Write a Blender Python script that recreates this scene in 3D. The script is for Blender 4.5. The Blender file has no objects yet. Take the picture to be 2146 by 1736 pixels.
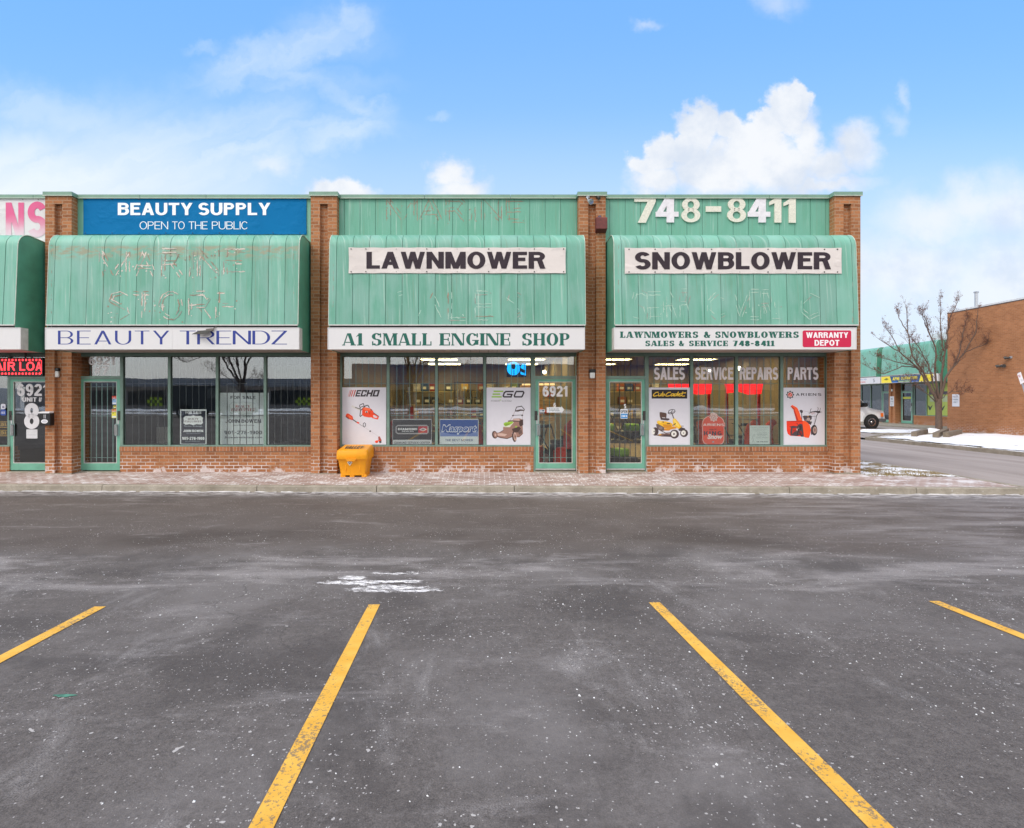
import bpy, bmesh, math, random
from mathutils import Vector, Matrix
R = math.radians
SC = bpy.context.scene
COL = SC.collection

# ------------------------------------------------------------------ camera
# measurements were taken on a 2146 x 1736 view of the photograph
F, CX, CY, CZ = 1146.0, 1015.0, 838.0, 1.68
cam = bpy.data.cameras.new('camera')
cam.sensor_width = 36.0
cam.lens = F / 2146 * 36.0
cam.shift_x = (1073 - CX) / 2146
cam.shift_y = -(868 - CY) / 2146
cam.clip_start, cam.clip_end = 0.05, 4000
co = bpy.data.objects.new('camera', cam)
COL.objects.link(co)
co.location = (0, 0, CZ)
co.rotation_euler = (R(90), 0, 0)
SC.camera = co

# ------------------------------------------------------------------ light
SUN_EL, SUN_AZ = R(48), R(220)          # azimuth clockwise from +Y: behind the camera, a little left
SC.view_settings.view_transform = 'Standard'
SC.view_settings.look = 'None'
SC.view_settings.gamma = 1
SC.view_settings.exposure = 0.42
SC.cycles.max_bounces = 8
SC.cycles.transparent_max_bounces = 16
SC.cycles.sample_clamp_indirect = 6
SC.cycles.caustics_reflective = False
SC.cycles.caustics_refractive = False
sl = bpy.data.lights.new('sun', 'SUN')
sl.energy = 1.5
sl.angle = R(24)
sl.color = (1.0, 0.93, 0.83)
so = bpy.data.objects.new('sun', sl)
COL.objects.link(so)
sd = Vector((math.sin(SUN_AZ) * math.cos(SUN_EL), math.cos(SUN_AZ) * math.cos(SUN_EL), math.sin(SUN_EL)))
so.rotation_euler = sd.to_track_quat('Z', 'Y').to_euler()
so.location = (-10, -20, 30)


class NT:
    """small node-tree writer"""
    def __init__(s, tree):
        s.t = tree
        tree.nodes.clear()

    def put(s, inp, v):
        if hasattr(v, 'links') or isinstance(v, bpy.types.NodeSocket):
            s.t.links.new(v, inp)
        elif inp.type == 'RGBA' and not hasattr(v, '__len__'):
            inp.default_value = (v, v, v, 1)
        elif inp.type == 'RGBA' and len(v) == 3:
            inp.default_value = (*v, 1)
        elif inp.type == 'VECTOR' and not hasattr(v, '__len__'):
            inp.default_value = (v, v, v)
        else:
            inp.default_value = v

    def n(s, typ, ins=None, **at):
        nd = s.t.nodes.new(typ)
        for k, v in at.items():
            setattr(nd, k, v)
        for k, v in (ins or {}).items():
            s.put(nd.inputs[k], v)
        return nd

    def m(s, op, a, b=0.0, c=0.0, clamp=False):
        return s.n('ShaderNodeMath', {0: a, 1: b, 2: c}, operation=op, use_clamp=clamp).outputs[0]

    def vm(s, op, a, b=(0, 0, 0)):
        nd = s.n('ShaderNodeVectorMath', {0: a, 1: b}, operation=op)
        return nd.outputs['Value'] if op in ('LENGTH', 'DISTANCE', 'DOT_PRODUCT') else nd.outputs[0]

    def sep(s, v):
        return s.n('ShaderNodeSeparateXYZ', {0: v}).outputs

    def xyz(s, x, y, z):
        return s.n('ShaderNodeCombineXYZ', {0: x, 1: y, 2: z}).outputs[0]

    def noise(s, vec, scale, detail=3.0, rough=0.5, dist=0.0, out='Fac'):
        return s.n('ShaderNodeTexNoise', {'Vector': vec, 'Scale': scale, 'Detail': detail, 'Roughness': rough,
                                         'Distortion': dist}).outputs[out]

    def sm(s, v, a, b, lo=0.0, hi=1.0):
        return s.n('ShaderNodeMapRange', {0: v, 1: a, 2: b, 3: lo, 4: hi}, interpolation_type='SMOOTHSTEP').outputs[0]

    def lin(s, v, a, b, lo=0.0, hi=1.0):
        return s.n('ShaderNodeMapRange', {0: v, 1: a, 2: b, 3: lo, 4: hi}).outputs[0]

    def mix(s, f, a, b, mode='MIX'):
        nd = s.t.nodes.new('ShaderNodeMix')
        nd.data_type = 'RGBA'
        nd.blend_type = mode
        for i, v in ((0, f), (6, a), (7, b)):
            s.put(nd.inputs[i], v)
        return nd.outputs[2]

    def pos(s):
        return s.n('ShaderNodeNewGeometry').outputs['Position']

    def bsdf(s, col, rough=0.6, metal=0.0, spec=0.5, bump=None, bs=0.3, bd=0.01, **kw):
        p = s.n('ShaderNodeBsdfPrincipled', {'Base Color': col, 'Roughness': rough, 'Metallic': metal,
                                             'Specular IOR Level': spec, **kw})
        if bump is not None:
            b = s.n('ShaderNodeBump', {'Height': bump, 'Strength': bs, 'Distance': bd})
            s.t.links.new(b.outputs[0], p.inputs['Normal'])
        return p.outputs[0]

    def out(s, surf):
        o = s.n('ShaderNodeOutputMaterial')
        s.t.links.new(surf, o.inputs['Surface'])


# ------------------------------------------------------------------ sky
W = bpy.data.worlds.new('World')
SC.world = W
W.use_nodes = True
w = NT(W.node_tree)
sky = w.n('ShaderNodeTexSky', sky_type='NISHITA', sun_disc=False, sun_elevation=SUN_EL, sun_rotation=SUN_AZ,
          air_density=1.0, dust_density=0.6, ozone_density=1.6, altitude=100)
d = w.n('ShaderNodeTexCoord').outputs['Generated']
dx, dy, dz = w.sep(d)
ys = w.m('MAXIMUM', dy, 0.05)
u, v = w.m('DIVIDE', dx, ys), w.m('DIVIDE', dz, ys)
p0 = w.xyz(u, v, 0.0)
wob = w.noise(p0, 7.5, 9.0, 0.60, out='Color')
wob = w.vm('SCALE', w.vm('SUBTRACT', wob, (0.5, 0.5, 0.5)))
wob.node.inputs['Scale'].default_value = 0.09
wob2 = w.vm('SCALE', w.vm('SUBTRACT', w.noise(p0, 26.0, 6.0, 0.6, out='Color'), (0.5, 0.5, 0.5)))
wob2.node.inputs['Scale'].default_value = 0.05
pw = w.vm('ADD', p0, w.vm('MULTIPLY', w.vm('ADD', wob, wob2), (1, 1, 0)))


def blob(px, py, rx, ry, soft=0.45):
    c = ((px - CX) / F, (CY - py) / F, 0)
    q = w.vm('MULTIPLY', w.vm('SUBTRACT', pw, c), (F / rx, F / ry, 0))
    return w.sm(w.vm('LENGTH', q), 1.0 + soft * .5, 1.0 - soft)


def union(lst):
    m_ = lst[0]
    for b_ in lst[1:]:
        m_ = w.m('MAXIMUM', m_, b_)
    return m_


cum = union([blob(*b) for b in (
    (1650, 235, 48, 66, .3), (1690, 300, 40, 70, .6), (1580, 310, 75, 52, .3), (1465, 255, 62, 46, .3), (1440, 300, 60, 50, .35), (1375, 315, 44, 46, .3), (1500, 350, 130, 62, .5),
    (1640, 350, 105, 62, .5), (1370, 375, 60, 40, .6), (1790, 318, 46, 56, .7), (1735, 345, 60, 46, .7), (1720, 390, 110, 24, .8), (1420, 285, 30, 30, .3), (1535, 280, 44, 40, .3), (1610, 262, 40, 36, .3), (1668, 200, 30, 36, .3), (1340, 345, 34, 30, .4),
    (715, 398, 78, 40, .35), (940, 352, 46, 34, .6), (965, 385, 60, 34, .7), 
    (1960, 455, 130, 60, .95), (2120, 440, 110, 80, .95), (2040, 430, 90, 60, .9), (1900, 560, 240, 90, .95), (2110, 590, 190, 130, .95))])
faint = union([blob(*b) for b in ((1872, 258, 26, 26, .9), (1635, 0, 56, 34, .95), (1360, 44, 30, 16, .95), (1895, 205, 14, 34, .95), (575, 352, 44, 26, .95))])
cum = w.m('MAXIMUM', cum, w.m('MULTIPLY', faint, 0.4))
grey = w.noise(w.vm('ADD', p0, (3, 0, 0)), 7.0, 6.0, 0.6)


def streak(x0, y0, x1, y1, wd, k):
    L = math.hypot(x1 - x0, y1 - y0)
    c, s_ = (x1 - x0) / L, -(y1 - y0) / L
    mx, my = ((x0 + x1) / 2 - CX) / F, (CY - (y0 + y1) / 2) / F
    q = w.vm('SUBTRACT', pw, (mx, my, 0))
    a = w.m('ABSOLUTE', w.vm('DOT_PRODUCT', q, (c, s_, 0)))
    b = w.m('ABSOLUTE', w.vm('DOT_PRODUCT', q, (-s_, c, 0)))
    return w.m('MULTIPLY', w.m('MULTIPLY', w.sm(a, L * .62 / F, L * .25 / F), w.sm(b, wd * 1.35 / F, 0.0)), k)


wisps = union([streak(*a_) for a_ in ((400, 190, 790, 40, 46, .5), (520, 110, 830, 245, 30, .42), (600, 300, 830, 250, 40, .5), (300, 350, 660, 210, 80, .5), (-60, 200, 380, 300, 60, .4),
                                      (380, 300, 640, 330, 90, .55), (700, 20, 780, 70, 40, .4), (-40, 330, 300, 400, 100, .7))])
rot = w.n('ShaderNodeVectorRotate', {'Vector': pw, 'Angle': R(-20)}, rotation_type='Z_AXIS').outputs[0]
cirn = w.noise(w.vm('MULTIPLY', rot, (1.6, 8.5, 1.0)), 1.5, 8.0, 0.6, 0.8)
cir = union([w.m('MULTIPLY', blob(*b), k) for b, k in (
    ((330, 330, 330, 130, .95), .62), ((60, 380, 260, 110, .9), .9), ((470, 290, 170, 70, .95), .5), ((640, 260, 190, 26, .95), .42),
    ((600, 170, 200, 30, .95), .36), ((700, 70, 110, 55, .95), .32), ((170, 250, 300, 45, .95), .3), ((430, 110, 40, 12, .95), .3),
    ((930, 250, 26, 10, .95), .3), ((720, 230, 60, 34, .95), .2), ((1900, 200, 14, 26, .95), .2))])
cir = w.m('MAXIMUM', w.m('MULTIPLY', cir, 0.7), w.m('MULTIPLY', wisps, 0.78))
cir = w.m('MULTIPLY', cir, w.lin(cirn, 0.32, 0.6, 0.45, 1.15), clamp=True)
haze = w.sm(v, 0.55, 0.30, 0.0, 0.36)
haze = w.m('ADD', haze, w.sm(v, 0.36, 0.04, 0.0, 0.58), clamp=True)
left = w.m('MULTIPLY', w.sm(u, -0.1, -0.75), w.sm(v, 0.55, 0.36))
haze = w.m('MAXIMUM', haze, w.m('MULTIPLY', left, 0.85))
# the part of the sky behind and above the camera: mostly bright broken cloud
lowback = w.m('MULTIPLY', w.sm(dy, 0.3, -0.05), w.sm(dz, 0.45, 0.08))
back = w.noise(d, 2.6, 7.0, 0.58)
backm = w.m('MULTIPLY', w.sm(back, 0.36, 0.52), w.sm(dy, 0.42, 0.12))
base = w.mix(1.0, sky.outputs[0], (1.98, 2.42, 2.8), 'MULTIPLY')
blue = w.mix(w.sm(v, 0.75, 0.32), (1.55, 3.75, 7.6), (2.75, 4.75, 7.6))
base = w.mix(w.m('MULTIPLY', w.sm(dy, 0.0, 0.35), 0.8), base, blue)
base = w.mix(w.m('MULTIPLY', haze, w.sm(dy, 0.0, 0.3, 0.6, 1.0)), base, (6.1, 6.75, 7.5))
c1 = w.mix(cir, base, (7.0, 7.5, 8.1))
cumcol = w.mix(w.sm(grey, 0.40, 0.66), (7.2, 7.3, 7.45), (5.5, 6.0, 6.8))
c2 = w.mix(w.m('MULTIPLY', w.m('MULTIPLY', cum, w.sm(u, 0.72, 0.66, 0.74, 0.94)), w.sm(dy, 0.1, 0.3)), c1, cumcol)
backcol = w.mix(w.sm(w.noise(d, 5.0, 5.0), 0.4, 0.65), (13.0, 12.8, 12.4), (8.2, 8.2, 8.2))
c3 = w.mix(backm, c2, backcol)
c3 = w.mix(w.m('MULTIPLY', lowback, 0.9), c3, (14.0, 13.8, 13.5))
bg = w.n('ShaderNodeBackground', {'Color': c3, 'Strength': 0.1})
wo = w.n('ShaderNodeOutputWorld')
W.node_tree.links.new(bg.outputs[0], wo.inputs['Surface'])

# ------------------------------------------------------------------ materials
MATS = {}


def newmat(name):
    m_ = bpy.data.materials.new(name)
    m_.use_nodes = True
    MATS[name] = m_
    return m_, NT(m_.node_tree)


def s2l(c):
    c /= 255
    return c / 12.92 if c <= 0.04045 else ((c + 0.055) / 1.055) ** 2.4


def rgb(h):
    h = h.lstrip('#')
    return tuple(s2l(int(h[i:i + 2], 16)) for i in (0, 2, 4))


def plain(name, col, rough=0.6, metal=0.0, var=0.12, scale=9.0, bump=0.0, spec=0.5, grime=0.0):
    """a real surface: colour with a little uneven wear, roughness variation and bump"""
    if name in MATS:
        return MATS[name]
    m_, t = newmat(name)
    p = t.pos()
    nz = t.noise(p, scale, 5.0, 0.6)
    c = t.mix(t.lin(nz, 0.3, 0.7), tuple(x * (1 - var) for x in col), tuple(min(1, x * (1 + var)) for x in col))
    if grime:
        g = t.noise(t.vm('MULTIPLY', p, (6, 6, 1.2)), 2.0, 6.0, 0.65)
        c = t.mix(t.sm(g, 0.5, 0.75, 0, grime), c, tuple(x * 0.55 for x in col))
    t.out(t.bsdf(c, t.lin(nz, 0.3, 0.7, max(0.02, rough - .08), min(1, rough + .08)), metal, spec,
                 nz if bump else None, bump, 0.004))
    return m_


def ink(h, rough=0.45):
    return plain('print_' + h.lstrip('#'), rgb(h), rough, var=0.04, scale=30)


def emit(name, col, strength):
    if name in MATS:
        return MATS[name]
    m_, t = newmat(name)
    e = t.n('ShaderNodeEmission', {'Color': col, 'Strength': strength})
    t.out(e.outputs[0])
    return m_


def wall_uv(t):
    g = t.n('ShaderNodeNewGeometry')
    x, y, z = t.sep(g.outputs['Position'])
    nx, ny, nz_ = t.sep(g.outputs['True Normal'])
    f = t.m('GREATER_THAN', t.m('ABSOLUTE', nx), 0.6)
    f2 = t.m('GREATER_THAN', t.m('ABSOLUTE', nz_), 0.6)
    uu = t.m('ADD', t.m('MULTIPLY', f, y), t.m('MULTIPLY', t.m('SUBTRACT', 1.0, f), x))
    vv = t.m('ADD', t.m('MULTIPLY', f2, y), t.m('MULTIPLY', t.m('SUBTRACT', 1.0, f2), z))
    return uu, vv, g.outputs['Position'], z


def brick(name, a, b, mort, soldier=False, salt=0.0, mw=0.007, dark=0.5):
    m_, t = newmat(name)
    uu, vv, p, z = wall_uv(t)
    vec = t.xyz(vv, uu, 0.0) if soldier else t.xyz(uu, vv, 0.0)
    bt = t.n('ShaderNodeTexBrick', {'Vector': vec, 'Color1': (0, 0, 0, 1), 'Color2': (1, 1, 1, 1), 'Mortar': (0.5, 0.5, 0.5, 1),
                                    'Scale': 1.0, 'Mortar Size': mw, 'Mortar Smooth': 0.15, 'Bias': 0.0,
                                    'Brick Width': 0.215, 'Row Height': 0.0785}, offset=0.0 if soldier else 0.5)
    per = t.sep(bt.outputs['Color'])[0]
    mo = bt.outputs['Fac']
    nz = t.noise(t.vm('MULTIPLY', p, (1, 1, 3)), 22, 5, 0.6)
    c = t.mix(per, b, a)
    c = t.mix(t.m('MULTIPLY', t.sm(per, 0.86 - .1 * dark, 0.97), dark), c, tuple(x * 0.42 for x in b))
    c = t.mix(t.sm(nz, 0.35, 0.72, 0.0, 0.38), c, tuple(min(1, x * 1.35) for x in a))
    big = t.noise(p, 1.1, 4, 0.6)
    c = t.mix(t.sm(big, 0.45, 0.7, 0.0, 0.3), c, tuple(x * 0.6 for x in b))
    low = t.sm(z, 0.55, 0.05)
    mcol = t.mix(t.m('MULTIPLY', low, t.sm(t.noise(p, 2.2, 3), 0.36, 0.58)), mort, (0.68, 0.62, 0.60))
    c = t.mix(mo, c, mcol)
    if salt:
        s_ = t.noise(p, 3.2, 7, 0.66)
        low2 = t.sm(z, 0.34, 0.02)
        k = t.m('MULTIPLY', t.sm(t.m('ADD', s_, t.m('MULTIPLY', low2, 0.14)), 0.66, 0.75), low2)
        c = t.mix(t.m('MULTIPLY', k, salt), c, (0.70, 0.63, 0.62))
    h = t.m('ADD', t.m('MULTIPLY', t.m('SUBTRACT', 1.0, mo), 1.0), t.m('MULTIPLY', nz, 0.5))
    t.out(t.bsdf(c, 0.88, bump=h, bs=0.55, bd=0.006, spec=0.25))
    return m_


BRICK = brick('brick', (0.47, 0.200, 0.088), (0.235, 0.090, 0.040), (0.40, 0.255, 0.165), salt=0.8, mw=0.009)
SOLDIER = brick('brick_sill', (0.45, 0.19, 0.09), (0.30, 0.115, 0.055), (0.44, 0.30, 0.22), soldier=True, dark=0.9)
BRICKF = brick('brick_far', (0.44, 0.195, 0.088), (0.31, 0.130, 0.057), (0.37, 0.215, 0.13), dark=0.3, mw=0.006, salt=0.4)


def painted_steel(name, a, b, c_, stain=0.0, fade=0.0):
    """sun-bleached green sheet metal with vertical run-off streaks"""
    m_, t = newmat(name)
    p = t.pos()
    x, y, z = t.sep(p)
    st = t.noise(t.xyz(t.m('MULTIPLY', t.m('ADD', x, t.m('MULTIPLY', y, 0.8)), 6.5), 0.0, t.m('MULTIPLY', z, 0.75)), 1.0, 6, 0.6)
    st2 = t.noise(t.xyz(t.m('MULTIPLY', x, 2.2), y, t.m('MULTIPLY', z, 0.9)), 1.3, 4, 0.5)
    c = t.mix(t.sm(st, 0.36, 0.64), a, b)
    c = t.mix(t.sm(st2, 0.42, 0.66, 0.0, 0.7), c, c_)
    if fade:
        c = t.mix(abs(fade), c, tuple(min(1, v_ * (1.3 if fade > 0 else 0.62)) for v_ in b))
    fine = t.noise(p, 60, 3, 0.6)
    c = t.mix(t.sm(fine, 0.6, 0.78, 0, 0.16), c, (0.5, 0.6, 0.55))
    drip = t.noise(t.xyz(t.m('MULTIPLY', t.m('ADD', x, t.m('MULTIPLY', y, 0.8)), 16.0), 0.0, t.m('MULTIPLY', z, 0.55)), 1.0, 5, 0.65)
    c = t.mix(t.sm(drip, 0.53, 0.70, 0.0, 0.46), c, (0.20, 0.27, 0.19))
    c = t.mix(t.sm(drip, 0.46, 0.32, 0.0, 0.55), c, (0.42, 0.56, 0.49))
    if stain:
        sn = t.noise(t.xyz(t.m('MULTIPLY', x, 2.0), y, t.m('MULTIPLY', z, 5.0)), 2.4, 6, 0.65)
        band = t.m('MULTIPLY', t.sm(z, 4.62, 4.84), t.sm(z, 5.02, 4.95))
        c = t.mix(t.m('MULTIPLY', t.m('MULTIPLY', band, t.sm(sn, 0.4, 0.62)), stain), c, (0.30, 0.29, 0.20))
    t.out(t.bsdf(c, t.lin(st, 0.3, 0.7, 0.42, 0.62), 0.0, 0.4, bump=t.noise(p, 2.0, 2), bs=0.15, bd=0.02))
    return m_


GA, GB, GC = (0.118, 0.345, 0.248), (0.175, 0.405, 0.318), (0.225, 0.425, 0.360)
GREENS = [painted_steel('green_steel', GA, GB, GC), painted_steel('green_steel_faded', GA, GB, GC, fade=.30), painted_steel('green_steel_fresh', GA, GB, GC, fade=-.16)]
GREENSTS = [painted_steel('green_steel_stained', GA, GB, GC, stain=0.9), painted_steel('green_steel_stained_faded', GA, GB, GC, stain=0.9, fade=.22), painted_steel('green_steel_stained_fresh', GA, GB, GC, stain=0.9, fade=-.14)]
GREEN, GREENST = GREENS, GREENSTS
GREENUP = painted_steel('green_panel', (0.125, 0.350, 0.250), (0.145, 0.380, 0.280), (0.16, 0.385, 0.295))
def fading_pink():
    m_, t = newmat('sun_faded_pink')
    p = t.pos()
    z = t.sep(p)[2]
    n_ = t.noise(p, 3, 4)
    f = t.sm(t.m('ADD', z, t.m('MULTIPLY', t.m('SUBTRACT', n_, .5), .35)), 5.95, 5.45)
    t.out(t.bsdf(t.mix(f, (0.70, 0.13, 0.28), (0.72, 0.55, 0.62)), 0.6, spec=0.2))
    return m_


PINK = fading_pink()
GREENIN = plain('green_steel_return', (0.10, 0.34, 0.24), 0.5, var=0.15, scale=3)
COPING = plain('coping_green', (0.18, 0.31, 0.235), 0.5, var=0.12, scale=4)
COPLIP = plain('coping_lip', (0.55, 0.60, 0.52), 0.5)
SEAM = plain('seam_dark', (0.065, 0.17, 0.135), 0.7)
FRAME = plain('window_frame_green', (0.185, 0.285, 0.235), 0.45, var=0.14, scale=5, grime=0.25)
DOORG = plain('door_frame_green', (0.155, 0.40, 0.29), 0.42, var=0.15, scale=4, grime=0.35)
BARS = plain('grille_steel', (0.20, 0.32, 0.30), 0.5)
BARSD = plain('grille_dark', (0.05, 0.055, 0.055), 0.5)
ALU = plain('bare_aluminium', (0.55, 0.55, 0.55), 0.35, 0.6)
WHITEBOX = plain('acrylic_sign_face', (0.70, 0.685, 0.69), 0.35, var=0.025, scale=1.5, grime=0.06)
BOXEDGE = plain('sign_box_edge', (0.62, 0.59, 0.57), 0.5, grime=0.3)
SOFFIT = plain('soffit_board', (0.50, 0.44, 0.41), 0.7, grime=0.2)
BLACKPL = plain('black_plastic', (0.012, 0.012, 0.013), 0.4)
DARKMET = plain('dark_metal', (0.06, 0.055, 0.05), 0.5, 0.4)
GALV = plain('galvanised_steel', (0.42, 0.44, 0.47), 0.45, 0.5)
RUST = plain('rusty_paint', (0.14, 0.032, 0.028), 0.65, var=0.3, scale=14, bump=0.3)
YELLOWBIN = plain('yellow_plastic', (0.88, 0.36, 0.012), 0.42, var=0.05, scale=3, spec=0.4, grime=0.28)
CONC = None
FROST = plain('frosted_lens', (0.75, 0.74, 0.70), 0.35)
TYRE = plain('rubber', (0.018, 0.018, 0.019), 0.8)
VANW = plain('white_car_paint', (0.78, 0.79, 0.80), 0.22, var=0.02)
CHROME = plain('chrome', (0.6, 0.6, 0.62), 0.2, 1.0)
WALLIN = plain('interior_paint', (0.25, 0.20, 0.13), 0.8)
WALLUNLIT = plain('interior_paint_unlit', (0.16, 0.15, 0.14), 0.85)  # walls and floors of unlit rooms: their dimness is put into the colour
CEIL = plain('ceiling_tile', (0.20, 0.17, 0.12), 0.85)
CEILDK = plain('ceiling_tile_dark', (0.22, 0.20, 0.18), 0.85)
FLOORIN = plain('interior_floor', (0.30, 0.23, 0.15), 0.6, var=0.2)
CARD = plain('cardboard', (0.42, 0.27, 0.14), 0.8, var=0.1)
SHELFM = plain('shelf_steel', (0.20, 0.18, 0.15), 0.5)
REDPL = plain('red_machine_paint', (0.62, 0.03, 0.012), 0.3, var=0.08)
ORANGEPL = plain('orange_machine_paint', (0.80, 0.09, 0.01), 0.3, var=0.06)
LIMEPL = plain('lime_plastic', (0.30, 0.62, 0.04), 0.4)
TUBEL = emit('fluorescent_lens', (1.0, 0.80, 0.36), 13.0)
BULB = emit('bulb_glow', (1.0, 0.90, 0.62), 14.0)
NEON = emit('blue_led', (0.005, 0.36, 1.0), 1.7)
LEDRED = emit('red_led', (1.0, 0.035, 0.045), 3.2)
REDLIT = emit('backlit_red_sign', (1.0, 0.02, 0.02), 1.3)
WARMLIT = emit('lit_display', (1.0, 0.62, 0.25), 1.4)


def glass(name='window_glass', ior=2.0, tint=(0.955, 0.975, 0.965), wave=1.0):
    m_, t = newmat(name)
    p = t.pos()
    nz = t.noise(p, 0.7, 2, 0.45)
    b = t.n('ShaderNodeBump', {'Height': nz, 'Strength': 0.12 * wave, 'Distance': 0.02})
    g = t.n('ShaderNodeNewGeometry')
    cs = t.m('ABSOLUTE', t.vm('DOT_PRODUCT', g.outputs['Incoming'], b.outputs[0]))
    r0 = ((ior - 1) / (ior + 1)) ** 2
    fr = t.m('ADD', t.m('MULTIPLY', t.m('POWER', t.m('SUBTRACT', 1.0, cs, clamp=True), 5.0), 1 - r0), r0, clamp=True)
    tr = t.n('ShaderNodeBsdfTransparent', {'Color': tint})
    gl = t.n('ShaderNodeBsdfGlossy', {'Color': (0.95, 0.97, 1.0, 1), 'Roughness': 0.0, 'Normal': b.outputs[0]})
    mx = t.n('ShaderNodeMixShader', {0: fr, 1: tr.outputs[0], 2: gl.outputs[0]})
    t.out(mx.outputs[0])
    return m_


GLASS = glass()
GLASSDK = glass('dark_window_glass', 1.9, (0.25, 0.27, 0.28))


def concrete():
    m_, t = newmat('kerb_concrete')
    p = t.pos()
    n1, n2 = t.noise(p, 3, 6, 0.65), t.noise(p, 40, 4, 0.6)
    c = t.mix(t.lin(n1, 0.3, 0.7), (0.24, 0.21, 0.165), (0.42, 0.375, 0.31))
    c = t.mix(t.sm(n2, 0.5, 0.75, 0, 0.5), c, (0.16, 0.15, 0.13))
    s_ = t.noise(t.vm('MULTIPLY', p, (1, 2, 2)), 6, 6, 0.7)
    c = t.mix(t.sm(s_, 0.60, 0.74, 0, 0.8), c, (0.72, 0.70, 0.70))
    t.out(t.bsdf(c, 0.9, bump=n2, bs=0.5, bd=0.006, spec=0.2))
    return m_


CONC = concrete()


def asphalt():
    m_, t = newmat('lot_asphalt')
    p = t.pos()
    x, y, z = t.sep(p)
    fine = t.noise(p, 160, 4, 0.7)
    mid = t.noise(p, 14, 6, 0.65)
    big = t.noise(p, 0.55, 5, 0.6)
    c = t.mix(t.lin(fine, 0.28, 0.74), (0.052, 0.047, 0.045), (0.165, 0.151, 0.145))
    agg = t.noise(p, 48, 5, 0.75)
    c = t.mix(t.sm(agg, 0.50, 0.70, 0.0, 0.55), c, (0.20, 0.185, 0.178))
    c = t.mix(t.sm(agg, 0.46, 0.32, 0.0, 0.6), c, (0.040, 0.037, 0.036))
    c = t.mix(t.sm(mid, 0.40, 0.72, 0.0, 0.30), c, (0.195, 0.182, 0.177))
    c = t.mix(t.sm(big, 0.45, 0.66, 0.0, 0.55), c, (0.20, 0.190, 0.188))
    big2 = t.noise(t.vm('ADD', p, (7, 3, 0)), 0.9, 6, 0.62, 0.4)
    c = t.mix(t.sm(big2, 0.48, 0.64, 0.0, 0.55), c, (0.062, 0.056, 0.055))
    crk = t.n('ShaderNodeTexVoronoi', {'Vector': t.vm('ADD', p, t.vm('MULTIPLY', t.noise(p, 1.7, 5, 0.65, out='Color'), (.8, .8, 0))), 'Scale': 0.33}, feature='DISTANCE_TO_EDGE')
    c = t.mix(t.m('MULTIPLY', t.sm(crk.outputs['Distance'], 0.004, 0.0015), t.sm(t.noise(p, 0.8, 3), 0.50, 0.62, 0, 0.4)), c, (0.05, 0.047, 0.045))
    # the driving lane: wetter, smoother, browner, with a darker wheel track
    wy = t.m('ADD', y, t.m('MULTIPLY', t.m('SUBTRACT', t.noise(t.vm('MULTIPLY', p, (.35, .5, 1)), 1.0, 4), 0.5), 2.2))
    lane = t.m('MULTIPLY', t.sm(wy, 5.6, 6.6), t.sm(wy, 10.6, 9.4))
    c = t.mix(t.m('MULTIPLY', lane, 0.62), c, (0.100, 0.083, 0.074))
    trk = t.m('MULTIPLY', t.sm(wy, 6.15, 6.6), t.sm(wy, 7.5, 6.9))
    c = t.mix(t.m('MULTIPLY', trk, t.sm(t.noise(p, 0.5, 3), 0.42, 0.62, 0, 0.55)), c, (0.050, 0.041, 0.036))
    # dried salt drifts: long streaks across the lane and brushed smears in the bays
    s1 = t.noise(t.vm('MULTIPLY', p, (0.6, 2.0, 1.0)), 1.2, 9, 0.70, 0.25)
    sb = t.m('MULTIPLY', t.sm(wy, 4.2, 5.0), t.sm(wy, 6.4, 5.4))
    k1 = t.sm(t.m('ADD', s1, t.m('MULTIPLY', sb, 0.10)), 0.545, 0.74, 0.0, 0.42)
    c = t.mix(t.m('MULTIPLY', k1, t.lin(fine, 0.3, 0.6)), c, (0.50, 0.48, 0.48))
    s2 = t.noise(t.vm('MULTIPLY', p, (2.4, 1.1, 1.0)), 0.9, 9, 0.72, 0.5)
    k2 = t.m('MULTIPLY', t.sm(s2, 0.52, 0.76, 0.0, 0.42), t.sm(wy, 6.2, 4.8))
    c = t.mix(t.m('MULTIPLY', k2, t.sm(fine, 0.36, 0.60)), c, (0.54, 0.53, 0.53))
    right = t.m('MULTIPLY', t.sm(x, 2.5, 6.0), t.sm(wy, 4.5, 6.0))
    s3 = t.noise(t.vm('MULTIPLY', p, (0.5, 1.6, 1.0)), 1.5, 8, 0.68, 0.3)
    c = t.mix(t.m('MULTIPLY', right, t.sm(s3, 0.38, 0.68, 0.0, 0.5)), c, (0.30, 0.285, 0.29))
    # grains of salt and crumbs of snow
    dens = t.noise(p, 1.3, 4, 0.6)
    for sc_, th, sel in ((7.0, 0.10, 0.60), (17.0, 0.15, 0.55), (34.0, 0.22, 0.56), (70.0, 0.26, 0.60)):
        vo = t.n('ShaderNodeTexVoronoi', {'Vector': t.vm('ADD', p, t.vm('MULTIPLY', t.noise(p, sc_ * 2.2, 2, out='Color'), (.6 / sc_, .6 / sc_, 0))), 'Scale': sc_, 'Randomness': 1.0})
        r_ = t.sep(vo.outputs['Color'])
        gate = t.m('GREATER_THAN', t.m('ADD', r_[0], t.m('MULTIPLY', t.m('SUBTRACT', dens, 0.5), 2.6)), sel + 0.15)
        dot = t.m('LESS_THAN', vo.outputs['Distance'], t.m('MULTIPLY', r_[1], th))
        c = t.mix(t.m('MULTIPLY', gate, t.m('MULTIPLY', dot, 0.62)), c, (0.60, 0.59, 0.58))
    # thin wind-packed snow left in front of the second bay line
    q = t.vm('ADD', p, t.vm('MULTIPLY', t.vm('SUBTRACT', t.noise(p, 7, 6, 0.7, out='Color'), (.5, .5, .5)), (0.55, 0.16, 0)))
    sn = 0.0
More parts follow.
